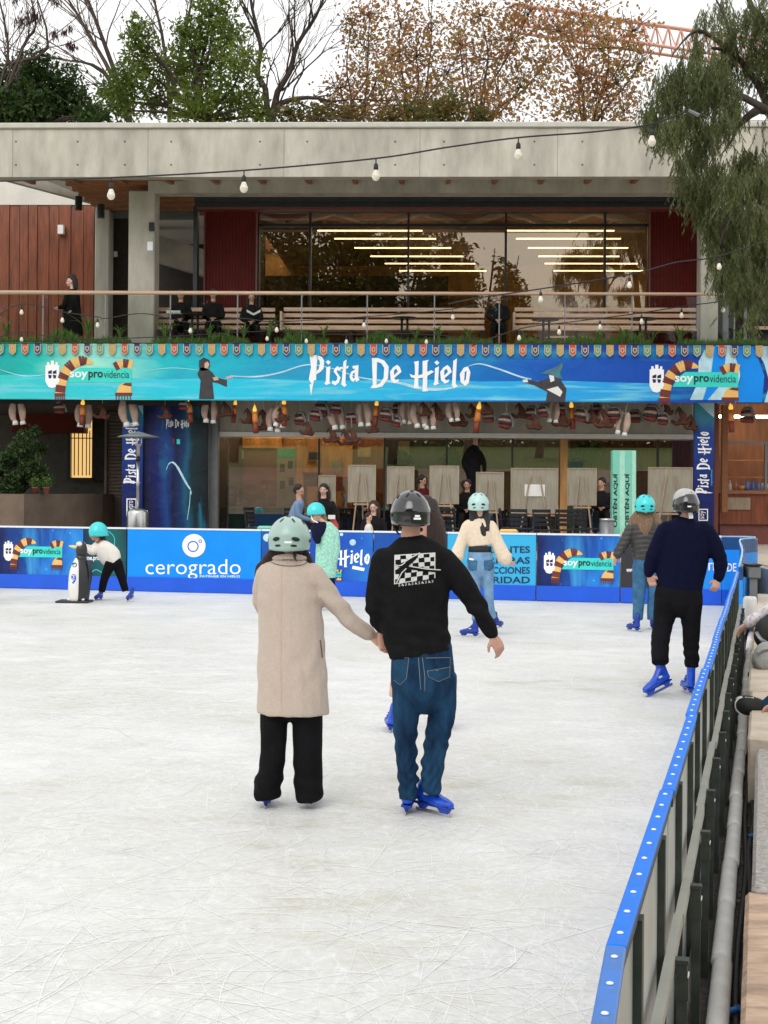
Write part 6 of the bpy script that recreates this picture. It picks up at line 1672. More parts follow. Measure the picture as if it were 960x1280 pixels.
mat('maroon_cloth', (.12,.012,.02), .9, spec=.12, var=.3)
mat('pink_beige', (.58,.38,.30), .9, spec=.12, var=.1)
mat('boot_blue', (.004,.065,.52), .36, var=.3, scale=26, coat=.2, rvar=.15); mat('print_grey', (.60,.60,.58), .7)
mat('boot_dark_blue', (.004,.035,.30), .35, var=.2)
mat('helm_mint', (.33,.47,.42), .32, var=.06, coat=.3)
mat('helm_pale', (.42,.62,.58), .35, var=.05, coat=.3)
mat('helm_black', (.009,.009,.010), .12, var=.1, coat=1)
mat('helm_cyan', (.04,.60,.62), .35, var=.05, coat=.3)
mat('helm_sheen', (.42,.42,.40), .3, var=.1, coat=.3)
mat('strap_black', (.01,.01,.01), .7)
mat('floral', (.62,.55,.60), .85, var=.4, scale=26, col2=(.80,.74,.76), detail=2)
mat('bag_grey', (.33,.33,.32), .9, var=.15, bump=.4, bscale=20)
mat('rubber_white', (.7,.68,.64), .7)

def T3(p, Y):
    """(px,py[,dy]) -> place"""
    return P(p[0], p[1], Y + (p[2] if len(p) > 2 else 0))
def hand_shape(mb, w, d, side, k=1., curl=.5, normal=None):
    """palm, four unequal curled fingers and a thumb; w wrist, d direction, side = towards the thumb"""
    d = d.normalized(); side = (side - d*side.dot(d)).normalized(); nrm = d.cross(side) if normal is None else normal
    mb.tube([w - d*.03*k, w + d*.015*k, w + d*.055*k, w + d*.088*k], [(.024*k,.018*k),(.030*k,.017*k),(.040*k,.016*k),(.038*k,.013*k)], 10, 2, ref=side, caps='round')
    for i, (o, l) in enumerate(((.029,.072),(.010,.082),(-.010,.076),(-.028,.060))):
        a = w + d*.082*k + side*o*k; c = curl*(1+.12*i)
        b = a + (d*math.cos(c*.6) + nrm*math.sin(c*.6))*l*.45*k; e = b + (d*math.cos(c*1.5) + nrm*math.sin(c*1.5))*l*.32*k; f = e + (d*math.cos(c*2.3) + nrm*math.sin(c*2.3))*l*.25*k
        mb.tube([a, b, e, f], [.0092*k,.0088*k,.008*k,.0068*k], 7, 0, caps='round')
    a = w + d*.025*k + side*.026*k; b = a + (d*.6 + side*.75 + nrm*.15)*.038*k; e = b + (d*.88 + side*.28 + nrm*.35)*.032*k
    mb.tube([a - side*.01*k, b, e], [.013*k,.011*k,.0085*k], 7, 0, caps='round')
def head_shape(mb, c, f, k=1.):
    """skull, jaw, nose, ears, brow; f = facing direction (unit, horizontal-ish)"""
    f = f.normalized(); s = f.cross(V((0,0,1))).normalized(); u = s.cross(f)
    rot = Matrix((s, f, u)).transposed()
    L = lambda x, y, z: c + s*x*k + f*y*k + u*z*k
    mb.ball(L(0,-.008,.022), (.074*k,.093*k,.093*k), 16, 10, rot=rot)
    mb.ball(L(0,.030,-.045), (.054*k,.058*k,.062*k), 14, 8, rot=rot)
    mb.ball(L(0,.062,-.088), (.022*k,.020*k,.018*k), 10, 6, rot=rot)
    mb.tube([L(0,.082,.012), L(0,.098,-.018), L(0,.108,-.030)], [.010*k,.012*k,.014*k], 8, 0, caps='round')
    mb.tube([L(-.045,.070,.028), L(0,.086,.032), L(.045,.070,.028)], [.010*k,.012*k,.010*k], 8, 0, caps='round')
    for q in (-1, 1):
        mb.ball(L(.040*q,.058,-.022), (.020*k,.022*k,.02*k), 8, 5, rot=rot)
        mb.ball(L(.076*q,-.006,-.012), (.011*k,.021*k,.031*k), 8, 6, rot=rot)
    mb.tube([L(0,.079,-.054), L(0,.080,-.060)], [(.019*k,.011*k)]*2, 8, 0, ref=s, caps='round')
    return L, rot
def face_marks(t, L, rot, k=1.):
    mb = MB()
    for q in (-1, 1): mb.ball(L(.030*q,.077,.010), (.0125*k,.007*k,.0075*k), 8, 5, rot=rot)
    mb.build('eyes', 'eye_dark', t, smooth=True)
    mb = MB(); mb.tube([L(-.021,.082,-.057), L(0,.090,-.056), L(.021,.082,-.057)], [.004*k,.0055*k,.004*k], 6, 2, caps='round'); mb.build('mouth', 'lips', t, smooth=True)
def helmet(t, c, f, a, h, m, tilt=0., vents=True, logo=None, roll=0.):
    """skate helmet: deep rounded shell with a rim step, vents, chin strap; a = half width, h = half height"""
    f = V(f).normalized(); s = f.cross(V((0,0,1))).normalized(); u = s.cross(f)
    rt = Matrix((s, f, u)).transposed() @ Matrix.Rotation(tilt, 3, 'X') @ Matrix.Rotation(roll, 3, 'Y')
    b = a*1.16; n, kk = 36, 14
    def pt(th, ph, o=0.):
        r = V(((a+o)*math.sin(ph)*math.cos(th), (b+o)*math.sin(ph)*math.sin(th), (h*1.12+o)*math.cos(ph) - h*.12))
        if ph > 1.57:   # below the equator the shell drops almost straight
            q = ph-1.57; r = V(((a+o)*(1-.10*q)*math.cos(th), (b+o)*(1-.10*q)*math.sin(th), -h*.12 - q*h*1.06))
        return c + rt @ r
    def phmax(th): return R(122 + 11*max(0, -math.sin(th)) - 16*max(0, math.sin(th)))
    vs = [tuple(pt(0, 0))]; fs = []
    rows = [(i/kk) for i in range(1, kk+1)]
    for fr in rows:
        for j in range(n):
            th = 2*math.pi*j/n; ph = fr*phmax(th); ridge = .0035 if ph > R(80) else 0
            vs.append(tuple(pt(th, ph, ridge)))
    for j in range(n):
        th = 2*math.pi*j/n; vs.append(tuple(pt(th, phmax(th)-.02, -.014)))
    for j in range(n):
        th = 2*math.pi*j/n; vs.append(tuple(pt(th, R(70), -.016)))
    for j in range(n): fs.append((0, 1+j, 1+(j+1) % n))
    for i in range(kk+1):
        for j in range(n): fs.append((1+i*n+j, 1+(i+1)*n+j, 1+(i+1)*n+(j+1) % n, 1+i*n+(j+1) % n))
    mb = MB(); mb.add(vs, fs); o = mb.build('helmet', m, t, smooth=True)
    if vents:
        def vent(th0, ph0, w, l, slant=0.):
            mb = MB(); loop = []
            for i in range(14):
                q = 2*math.pi*i/14; x = w*math.cos(q)*(1 if abs(math.cos(q)) < .6 else .92); y = l*math.sin(q)
                x, y = x*math.cos(slant)-y*math.sin(slant), x*math.sin(slant)+y*math.cos(slant)
                loop.append(tuple(pt(th0 + x/(a*max(.3, math.sin(ph0))), ph0 + y/h, .0062 if ph0 > R(80) else .0022)))
            cc_ = tuple(pt(th0, ph0, .0064 if ph0 > R(80) else .0026)); mb.add([cc_] + loop, [(0, 1+i, 1+(i+1) % 14) for i in range(14)]); mb.build('vent', 'strap_black', o, smooth=True)
        B_ = -math.pi/2
        for q in (-1, 1):
            vent(B_+q*.48, R(99), a*.22, h*.10, q*.12); vent(B_+q*.40, R(117), a*.16, h*.055)
            vent(B_+q*.42, R(42), a*.05, h*.16, -q*.35); vent(B_+q*1.25, R(46), a*.06, h*.15, q*.2); vent(B_+q*1.5, R(99), a*.2, h*.09)
        vent(B_, R(22), a*.13, h*.06); vent(math.pi/2, R(50), a*.06, h*.16)
        if logo:
            mb = MB()
            for dy, ww, mm in logo:
                mb.poly([[(-ww, dy-.05), (ww, dy-.05), (ww, dy+.05), (-ww, dy+.05)]], lambda u_, v_: pt(B_ + .12 + u_, R(108) + v_, .0068))
            mb.build('logo', 'white_print', o)
    return o
def skate(t, heel, toe, up, m='boot_blue', k=1., shaft=.15, lean=0.):
    """laced plastic skate: heel and toe are the ends of the blade's lower edge"""
    d = (toe - heel); ln = d.length; d.normalize(); up = (up - d*up.dot(d)).normalized(); s = d.cross(up)
    L = lambda x, y, z: heel + d*x + s*y + up*z
    b0, b1 = .0, ln
    mb = MB()
    mb.tube([L(.015,0,.085*k), L(ln*.35,0,.085*k), L(ln*.70,0,.078*k), L(ln*.97,0,.070*k)], [(.036*k,.030*k),(.038*k,.034*k),(.047*k,.034*k),(.030*k,.022*k)], 14, 3, ref=s, caps='round')
    mb.tube([L(.030,0,.09*k), L(.032,0,.14*k), L(.035+lean,0,.07*k+shaft)], [(.034*k,.042*k),(.035*k,.042*k),(.037*k,.044*k)], 14, 3, ref=s, caps='round')
    mb.tube([L(.05,0,.165*k), L(ln*.42,0,.115*k), L(ln*.62,0,.098*k)], [(.034*k,.034*k),(.034*k,.03*k),(.036*k,.02*k)], 12, 3, ref=s, caps='round')
    o = remesh(mb, 'skate', m, t, .008, 3)
    mb = MB(lambda x, y, z: L(x, y, z)); mb.box(-.01, ln*.99, -.030*k, .030*k, .046*k, .058*k); mb.build('sole', 'boot_dark_blue', o)
    for xa, xb, xc, xd in ((.0, .075*k, .02, .05*k), (ln*.62, ln*.96, ln*.70, ln*.92)):
        mb = MB(lambda x, y, z: L(x, y, z)); vs = [(xa,-.018*k,.0455*k),(xb,-.018*k,.0455*k),(xb,.018*k,.0455*k),(xa,.018*k,.0455*k),(xc,-.007,.017*k),(xd,-.007,.017*k),(xd,.007,.017*k),(xc,.007,.017*k)]
        mb.add(vs, [(0,1,2,3),(7,6,5,4),(0,4,5,1),(1,5,6,2),(2,6,7,3),(3,7,4,0)]); mb.build('blade_holder', m, o)
    mb = MB(lambda x, y, z: L(x, y, z)); mb.prism([(-.02,.004),(.0,.0),(ln*.95,.0),(ln*1.02,.010),(ln*1.02,.022),(-.02,.022)], lambda x, z, kk: (x, -.0028+.0056*kk, z)); mb.build('blade', 'steel', o)
    mb = MB(lambda x, y, z: L(x, y, z))
    for q in range(3):
        x = ln*(.24+.11*q); z = (.158-.024*q)*k; mb.tube([(x, -.040*k, z-.012*k), (x+.005, 0, z+.012*k), (x, .040*k, z-.012*k)], .006*k, n=6, sub=2)
    mb.build('laces', 'boot_dark_blue', o, smooth=True, kind='stuff')
    for q in (-1, 1): mb = MB(lambda x, y, z: L(x, y, z)); mb.cbox(ln*.30, ln*.30+.035*k, q*.043*k-.004, q*.043*k+.004, .108*k, .124*k, .002); mb.build('buckle', 'print_grey', o)
    return o
BV = {}
def bvh(o):
    if o not in BV:
        of = OFF[o]; BV[o] = BVHTree.FromPolygons([v.co + of for v in o.data.vertices], [tuple(p.vertices) for p in o.data.polygons])
    return BV[o]
def decal(name, polys, target, m, lift=.003, cell=5.):
    """flat print pressed onto a garment: polygons in photograph pixels, carried onto the cloth"""
    tree = bvh(target); O = V((0, 0, CH)); mb = MB()
    def proj(x, y):
        d = ray(x, y).normalized(); h = tree.ray_cast(O, d)
        if h[0] is None: return None
        return h[0] - d*lift
    for l in polys:
        loops = l if isinstance(l[0][0], (tuple, list)) else [l]
        tri = tessellate_polygon([[V((p[0], p[1], 0)) for p in q] for q in loops]); flat = [p for q in loops for p in q]
        st = [tuple(flat[i] for i in t) for t in tri]
        while st:
            a, b, c = st.pop(); e = [math.dist(a, b), math.dist(b, c), math.dist(c, a)]; k = e.index(max(e))
            if e[k] > cell:
                if k == 0: mm = ((a[0]+b[0])/2, (a[1]+b[1])/2); st += [(a, mm, c), (mm, b, c)]
                elif k == 1: mm = ((c[0]+b[0])/2, (c[1]+b[1])/2); st += [(a, b, mm), (a, mm, c)]
                else: mm = ((a[0]+c[0])/2, (a[1]+c[1])/2); st += [(a, b, mm), (mm, b, c)]
                continue
            q = [proj(*p) for p in (a, b, c)]
            if all(x is not None for x in q) and max((q[0]-q[1]).length, (q[1]-q[2]).length) < .2: mb.add([tuple(x) for x in q], [(0, 1, 2)])
    if mb.v: return mb.build(name, m, target)
def stroke_px(pts, w):
    n = len(pts); L_, R_ = [], []
    for i, p in enumerate(pts):
        a = pts[max(i-1, 0)]; b = pts[min(i+1, n-1)]; dx, dy = b[0]-a[0], b[1]-a[1]; l = math.hypot(dx, dy) or 1
        L_.append((p[0]-dy/l*w/2, p[1]+dx/l*w/2)); R_.append((p[0]+dy/l*w/2, p[1]-dx/l*w/2))
    return [[L_[i], L_[i+1], R_[i+1], R_[i]] for i in range(n-1)]

def rings(lst, Y):
    """(cx,cy,half_px,depth_m[,dy]) -> points, radii"""
    s = Y/FPX
    return [P(q[0], q[1], Y + (q[4] if len(q) > 4 else 0)) for q in lst], [(q[2]*s, q[3]) for q in lst]
def limb_px(lst, Y):
    """(cx,cy,half_px[,dy]) round limb"""
    s = Y/FPX
    return [P(q[0], q[1], Y + (q[3] if len(q) > 3 else 0)) for q in lst], [q[2]*s for q in lst]
def person(label, Y, z0, head, face, torso, arms, legs, pelvis=None, top='dark_cloth', bottom='dark_cloth', skinm='skin', k=1., neck=None,
           hands=None, vox=.012, top_amp=.004, bot_amp=.004, top_folds=None, bot_folds=None, facing=False, curl=.55, group=None, torso_ref=None, arm_front=None, thumb=None, bodyvox=None, leg_ref=None):
    s = Y/FPX; x0 = T3(head, Y).x
    t = thing('person', label, 'person', (x0, Y, z0), group)
    f = V((face[0], face[1], face[2] if len(face) > 2 else 0)).normalized()
    hc = T3(head, Y)
    tp, tr = rings(torso, Y)
    al = [limb_px(a, Y) for a in arms]; ll = [limb_px(a, Y) if len(a[0]) <= 4 and not (len(a[0]) == 4 and a[0][3] > .01 and leg_ref) else limb_px(a, Y) for a in legs]
    # body, one continuous skin
    mb = MB(); L, rot = head_shape(mb, hc, f, k)
    mb.tube([hc + V((0,0,-.02)) - f*.02, V(tp[0]) + (V(tp[1])-V(tp[0]))*.2], [.052*k, .058*k], 12, 2, caps='round')
    mb.tube(tp[:-1], [(max(a*.78, .03), max(b*.78, .03)) for a, b in tr[:-1]], 14, 2, ref=torso_ref, caps=True)
    for i, (ap, ar) in enumerate(al):
        mb.tube(ap, [max(r*.6, .022*k) for r in ar[:-1]] + [.026*k], 10, 2, caps=True)
        d = (T3(hands[i], Y) - ap[-1]) if hands and hands[i] else (ap[-1]-ap[-2])
        sd = V(thumb[i]) if thumb else V(((1 if i == 0 else -1), .4, 0))
        hand_shape(mb, ap[-1] + d.normalized()*.012, d, sd, k, curl)
    pv = ([T3(pelvis[0][:2], Y)] if False else None)
    if pelvis:
        pp, pr = rings(pelvis, Y); mb.tube(pp, [(a*.8, b*.8) for a, b in pr], 14, 1, ref=torso_ref, caps='round')
    for lp, lr in ll: mb.tube(lp, [r*.66 for r in lr[:-1]] + [lr[-1]*.4], 10, 2, caps=True)
    remesh(mb, 'body', skinm, t, bodyvox or max(vox*.75, .007), 2)
    if facing: face_marks(t, L, rot, k)
    # trousers
    mb = MB()
    if pelvis: mb.tube(pp, pr, 18, 2, ref=torso_ref, caps='round')
    for lp, lr in ll: mb.tube(lp, lr, 14, 3, caps=True)
    bo = remesh(mb, 'trousers', bottom, t, vox, 3, folds=bot_folds, amp=bot_amp)
    # top
    mb = MB(); mb.tube(tp, tr, 20, 3, ref=torso_ref, caps=True)
    for ap, ar in al: mb.tube(ap, ar, 14, 3, caps='round')
    to = remesh(mb, 'top', top, t, vox, 3, folds=top_folds, amp=top_amp)
    return t, L, rot, to, bo, hc, f
def hair(t, strands, Y, m, vox=.010, flat=.6):
    """strands: list of [(px,py,half_px[,dy])...]"""
    mb = MB(); s = Y/FPX
    for st in strands:
        p, r = limb_px(st, Y); mb.tube(p, [(x, max(x*flat, .008)) for x in r], 10, 3, caps='round')
    o = remesh(mb, 'hair', m, t, vox, 2)
    me = o.data; n = len(me.vertices)
    for v in me.vertices:
        q = v.co; w = noise.noise(V((q.x*38, q.y*38, q.z*3.5))); v.co += v.normal*.006*w
    return o
def skates_px(t, specs, m='boot_blue', k=1.):
    """(heel px,py, toe px,py, z_heel, z_toe, up tilt x,y, shaft)"""
    for sp in specs:
        h = G(sp[0], sp[1], sp[4]); q = G(sp[2], sp[3], sp[5]); d = (q-h); ln = .265*k
        d.normalize(); skate(t, h, h + d*ln, V((sp[6], sp[7], 1)), m, k, shaft=.15*k if len(sp) < 9 else sp[8])
def heading(px, py, ang, z=0., l=.3):
    """pixel of a point l metres from G(px,py,z) in direction ang (degrees, 90 = away)"""
    a = G(px, py, z); b = a + V((math.cos(R(ang)), math.sin(R(ang)), 0))*l
    return b
def skate_dir(t, px, py, ang, z=0., pitch=0., tilt=(0, 0), m='boot_blue', k=1., shaft=.15):
    h = G(px, py, z); d = V((math.cos(R(ang))*math.cos(R(pitch)), math.sin(R(ang))*math.cos(R(pitch)), math.sin(R(pitch))))
    return skate(t, h, h + d*.265*k, V((tilt[0], tilt[1], 1)), m, k, shaft*k)

# ---- 1. man in the black sweatshirt
Y = G(520, 1018).y
S1 = FPX/Y
def F1(px, py, r, am, fr, tilt=.3): return (tuple(P(px, py, Y)), r, am, fr, tilt)
t, L, rot, top, bot, hc, f = person('man in black sweatshirt with checkered back print, jeans and black helmet', Y, 0, (514,645), (-.22,1),
    [(513,670,15,.062),(514,678,27,.085),(515,687,40,.105),(515,703,47,.122),(515,730,47,.128),(516,760,45,.124),(519,790,42,.122),(524,808,41,.13),(526,819,39.5,.128)],
    [[(479,699,15.5),(473,735,15),(470,762,13),(478,785,9.5,.05)], [(552,698,16.5),(577,728,15.5),(599,762,12.5),(614,791,9)]],
    [[(510,845,20.5),(508,880,17.8),(507,920,14.6),(508.5,955,13.2),(510.5,975,12.4),(510,990,12.2),(509.5,999,11.3)], [(550,845,21.5),(553,885,17.6,.04),(547.5,915,16,.02),(543,945,14.8,-.02),(540,965,14,-.02),(539.5,985,12.6,-.02),(539,992,11.5,-.02)]],
    pelvis=[(527,806,38,.12),(528,830,39.5,.135),(529,855,40.5,.14),(530,868,34,.12)], top='sweat_black', bottom='denim_dark', hands=[(480,806,.06),(622,806)],
    thumb=[(1,.3,0),(-.9,-.4,.2)], vox=.009, bodyvox=.0065, curl=.6,
    top_folds=[F1(525,795,.14,.012,70), F1(470,770,.08,.012,75), F1(600,765,.09,.011,70), F1(492,760,.11,.007,50,1.2), F1(545,745,.11,.006,45,-1.2)],
    bot_folds=[F1(511,972,.12,.007,85,.9), F1(538,962,.13,.007,70,-1.6), F1(543,925,.10,.008,64,1.4), F1(508,925,.11,.006,50,1.2), F1(529,868,.09,.008,60)], top_amp=.0045)
helmet(t, P(513,637,Y), (-.22,1,0), 24.6/S1, 24.5/S1, 'helm_black', tilt=R(-4), logo=[(-.06,.13,0),(.06,.19,0)])
hair(t, [[(501,660,4),(510,664,5),(526,662,5)]], Y, 'hair_black', .008)
p = P(492,652,Y+.05); mb = MB(); mb.tube([P(491,645,Y+.02), P(492,658,Y+.07), P(499,668,Y+.10)], .006, n=6, sub=3); mb.build('chin_strap', 'strap_black', t, smooth=True)
tz = lambda q: [(491+x/4.571+ -0*y, y) for x, y in q]
def Z1(pts): return [(430+x/4.571, 600+y/4.571) for x, y in pts]
# checkered back print
chk = []
quad = [(288,428),(522,414),(522,560),(286,596)]
def bil(u, v):
    a, b, c, d = quad; return ((a[0]*(1-u)+b[0]*u)*(1-v)+(d[0]*(1-u)+c[0]*u)*v, (a[1]*(1-u)+b[1]*u)*(1-v)+(d[1]*(1-u)+c[1]*u)*v)
nx_, ny_ = 7, 6
for i in range(nx_):
    for j in range(ny_):
        if (i+j) % 2 == 0:
            w_ = .055*math.sin(j*1.1)
            chk.append(Z1([bil(max(0, (i)/nx_+w_*.4), j/ny_), bil(min(1, (i+1)/nx_+w_*.4), j/ny_+.01), bil(min(1, (i+1)/nx_+w_*.5), (j+1)/ny_), bil(max(0, i/nx_+w_*.5), (j+1)/ny_+.01)]))
for e in ([(0,0),(1,0),(1,.035),(0,.035)], [(0,0),(.025,0),(.025,1),(0,1)], [(.975,0),(1,0),(1,1),(.975,1)], [(0,.97),(.5,.97),(.5,1),(0,1)]): chk.append(Z1([bil(*q) for q in e]))
decal('back_print', chk, top, 'print_grey', .003, 4)
decal('back_print_shape', [Z1([(338,470),(432,415),(410,455),(372,488),(552,516),(545,530),(380,512),(352,525),(300,590),(318,530),(290,520),(320,498),(290,492)])], top, 'sweat_black', .0055, 4)
lines_ = [Z1(q) for w in ([(300,588),(330,530),(356,505)], [(372,492),(470,508),(552,514)], [(345,468),(390,440),(434,416)], [(294,494),(330,486),(350,470)]) for q in stroke_px(w, 6)]
decal('back_print_line', lines_, top, 'print_grey', .008, 5)
sq = []
for i in range(11):
    x = 312+i*19; y = 594-i*2.2
    sq += [Z1(q) for w in (([(x,y+14),(x+2,y),(x+9,y+10)], [(x+2,y+7),(x+11,y+13)]) if i % 2 else ([(x+8,y),(x,y+3),(x+8,y+9),(x,y+14)],)) for q in stroke_px(w, 3.5)]
decal('back_print_text', sq, top, 'print_grey', .003, 6)
decal('collar', [q for w in ([(497,669),(506,672),(520,672.5),(531,669)],) for q in stroke_px(w, 3.2)], top, 'seam_dark' if False else 'pants_black', .004, 4)
st_ = []
for w in ([(493,822),(511,822.5),(508,848),(500,856),(492,850)], [(532,822.5),(563,822),(562,846),(548,852),(536,846),(534,838)], [(528,822),(531,845),(531,864)], [(534,839),(562,834)], [(523,822),(525,850),(526,862)], [(545,838),(548,838)]): st_ += stroke_px(w, .9)
decal('stitching', st_, bot, 'stitch', .003, 5)
decal('pocket_patch', [[(492,824),(510.5,824.5),(507.5,847),(500,854),(492.5,849)], [(534.5,840),(561.5,836),(561,846),(548,851),(537,845)]], bot, 'denim_fade', .0018, 4)
skate_dir(t, 507, 1019, 84, tilt=(.08,.05), k=1.0, shaft=.085)
skates_px(t, [(523,1013,561,1022,0,0,-.02,.12,.09)])

# ---- 2. woman in the beige coat
Yc_ = G(362, 1010).y; Y = Yc_; S2 = FPX/Y
def F2(px, py, r, am, fr, tilt=.3): return (tuple(P(px, py, Yc_)), r, am, fr, tilt)
t, L, rot, top, bot, hc, f = person('woman in long beige coat, wide black trousers and grey mint helmet', Y, 0, (362,674), (.06,1),
    [(362,696,15,.06),(362,704,26,.085),(361,713,35,.105),(361,735,40,.122),(363,770,41,.125),(364,800,42,.13),(365,840,44,.14),(366,880,45.3,.15),(366,892,45.4,.152)],
    [[(333,716,13),(327,752,12,.10),(341,772,9.5,.26)], [(391,717,14.5),(415,750,13),(438,775,11.3),(461,792,9.8,.03)]],
    [[(343,872,18),(342,925,16.5),(339,962,16),(335,980,17.5),(334.5,992,17.5),(335,999,15)], [(384,872,19.5),(384.5,925,19),(385,962,18.5),(386,985,18.5),(386.5,996,18),(387,1002,15.5)]],
    pelvis=[(364,830,34,.11),(364,860,36,.12),(364,880,33,.11)], top='wool_beige', bottom='trouser_black', hands=[(350,778,.3),(477,802,.04)], thumb=[(1,0,1),(.2,.3,1)],
    vox=.009, bodyvox=.0065, curl=.75, top_amp=.0035, bot_amp=.006, top_folds=[F2(425,765,.12,.008,45), F2(350,860,.2,.007,22,2.5), F2(395,735,.08,.008,55), F2(330,745,.09,.007,40), F2(385,830,.15,.006,24,-2)], bot_folds=[F2(336,975,.12,.008,50,.8), F2(386,980,.12,.006,50)], skinm='skin_light')
helmet(t, P(362,669,Y), (.06,1,0), 26/S2, 24.2/S2, 'helm_mint', tilt=R(-6), logo=[(0,.17,0)])
hair(t, [[(343,686,5,.02),(334,697,5),(325,708,4.5),(320,720,3,.02)], [(347,690,4),(338,702,3.5),(326,716,2.5)], [(378,688,5),(386,698,4.5),(391,706,3)], [(350,690,5,-.03),(362,692,6,-.035),(376,690,5,-.03)], [(368,690,3,-.09),(369,698,2.4,-.115),(371,702,1.2,-.125)]], Y, 'hair_brown', .007)
mb = MB(); cpt = [P(340,700,Y+.02), P(346,697,Y-.05), P(362,695.5,Y-.085), P(378,697,Y-.05), P(384,700,Y+.02)]
mb.tube(cpt, [(.005,.012),(.006,.018),(.007,.021),(.006,.018),(.005,.012)], 10, 4, ref=(0,1,0), caps='round'); remesh(mb, 'collar', 'wool_beige', t, .006, 3)
decal('collar_seam', stroke_px(curve([(338,702),(346,705.5),(362,707.5),(378,706),(385,702)], 4), 1.0), top, 'seam_dark', .003, 4)
decal('back_seam', stroke_px([(352,712),(351.5,760),(351,820),(352,894)], .8), top, 'seam_dark' if False else 'pink_beige', .0015, 6)
decal('pocket_slit', stroke_px([(400.5,800),(402,812),(403,822)], 1.4), top, 'seam_dark', .003, 4)
decal('armhole_seam', stroke_px(curve([(389,712),(394,722),(396,735),(397,748)], 4), .7), top, 'pink_beige', .0012, 4)
skate_dir(t, 331, 1011, 92, tilt=(.16,0), k=.9, shaft=.09, m='boot_dark_blue'); skate_dir(t, 388, 1009, 86, tilt=(-.05,0), k=.9, shaft=.09, m='boot_dark_blue')

# ---- 3. hidden skater in front of the man
Y = 11.4
t, L, rot, top, bot, hc, f = person('long haired skater in pale pink, mostly hidden in front of the man in black', Y, 0, (527,642), (.1,1),
    [(527,672,9,.06),(527,680,20,.09),(527,695,27,.11),(527,730,27,.115),(527,780,29,.12)], [[(506,690,9),(502,720,8),(505,745,6)], [(548,690,9),(550,715,8),(546,740,6)]],
    [[(513,785,17),(502,835,12),(493,872,8)], [(543,785,17),(550,835,12),(553,878,8)]], pelvis=[(527,770,27,.12),(527,795,28,.12)], top='pink_beige', bottom='pink_beige', vox=.013)
hair(t, [[(528,628,14),(538,645,14),(546,668,12),(551,690,8)], [(520,640,12),(530,660,13),(545,685,9)], [(536,628,10),(545,650,9),(552,676,7)]], Y, 'hair_brown', .011)
skate_dir(t, 487, 916, 97, tilt=(.2,0), m='boot_blue', k=.95); skate_dir(t, 555, 913, 84, tilt=(-.1,0), m='boot_blue', k=.95)

# ---- 4. man in navy
Y = G(850, 868).y; S4 = FPX/Y
def F4(px, py, r, am, fr, tilt=.3): return (tuple(P(px, py, Y)), r, am, fr, tilt)
t, L, rot, top, bot, hc, f = person('man skating in dark navy jumper, black trousers and black helmet with painted top sheen', Y, 0, (858,632), (.05,1),
    [(858,647,9,.06),(857,653,19,.085),(856,661,29,.11),(855,680,33,.125),(853,703,32,.126),(850,725,29.5,.122),(849,738,28.5,.12)],
    [[(833,662,11.5),(821,685,10),(813.5,702,8.5),(811,716,6.5)], [(881,662,11.5),(893,682,10.3),(901,704,8.8),(898,723,6.5)]],
    [[(834,750,16.5),(828,783,12.5),(825,805,11.4,-.08),(825.5,829,10.5,-.17)], [(863,750,15.5),(864,783,11.5),(864,808,10),(865,834,8.5)]], pelvis=[(849,728,27,.115),(848,745,30,.125),(848,757,30,.12)],
    top='knit_navy', bottom='pants_black', hands=[(815,727),(893,737,-.05)], thumb=[(1,-.2,0),(-1,-.3,0)], vox=.011, curl=.9,
    top_folds=[F4(815,700,.1,.006,60), F4(900,705,.1,.006,60), F4(850,728,.15,.004,60)], bot_folds=[F4(826,815,.12,.009,70), F4(865,820,.12,.009,70), F4(848,770,.1,.006,60)])
h_ = helmet(t, P(857.5,628,Y), (.05,1,0), 16/S4, 16.5/S4, 'helm_black', tilt=R(-8), logo=[(0,.14,0)])
mb = MB(); mb.ball(P(856.5,623.5,Y+.01), (15.2/S4, .130, 13.4/S4), 24, 12); mb.build('helmet_sheen_cap', 'helm_sheen', t, smooth=True)  # grey cap paints the gloss reflection on top of the black helmet
hair(t, [[(848,640,4),(858,644,6),(868,640,4)]], Y, 'hair_black', .01)
mb = MB(); mb.tube([P(863,640,Y-.1), P(864,648,Y-.09)], [(.02,.004)]*2, 6); mb.build('tag', 'white_print', t)
h0 = G(836,858,.0); 
tq = G(812,871); hq = P(839,857,tq.y+.12); skate(t, hq, hq + (tq-hq).normalized()*.29, V((-.1,.1,1)), k=1.12, shaft=.20); skate_dir(t, 864, 869, 95, tilt=(.02,.05), k=1.12, shaft=.20)

# ---- 5. woman in cream
Y = G(593, 796).y; S5 = FPX/Y
t, L, rot, top, bot, hc, f = person('woman in a wide sleeved cream jumper, light blue jeans and pale mint helmet', Y, 0, (599,632), (.02,1),
    [(599,646,5.5,.055),(599,651,13,.075),(598,657,18,.095),(599,670,16.5,.105),(600,682,14.5,.105)], [[(584,657,6.8),(577,678,7.5),(571.5,695,9.5)], [(614,657,6.8),(622,680,8.5),(631,698,9.8)]],
    [[(593.5,708,9),(594.5,735,6.6),(596,757,6.0),(595,776,5.6)], [(609,708,9),(610.5,735,6.6),(612,757,5.8,.05),(616,772,5.4,.12)]], pelvis=[(600,689,14,.105),(600,700,16.8,.125),(601,712,17.6,.125)],
    top='knit_cream', bottom='denim_light', hands=[(567,710),(642,706)], vox=.012, skinm='skin_light', curl=.5)
mb = MB(); pp_, rr_ = rings([(600,683,14.3,.108),(600,690,14.6,.109)], Y); mb.tube(pp_, rr_, 20); mb.build('belt', 'strap_black', t, smooth=True)
helmet(t, P(598,628,Y), (.02,1,0), 13/S5, 12.6/S5, 'helm_pale', tilt=R(-5))
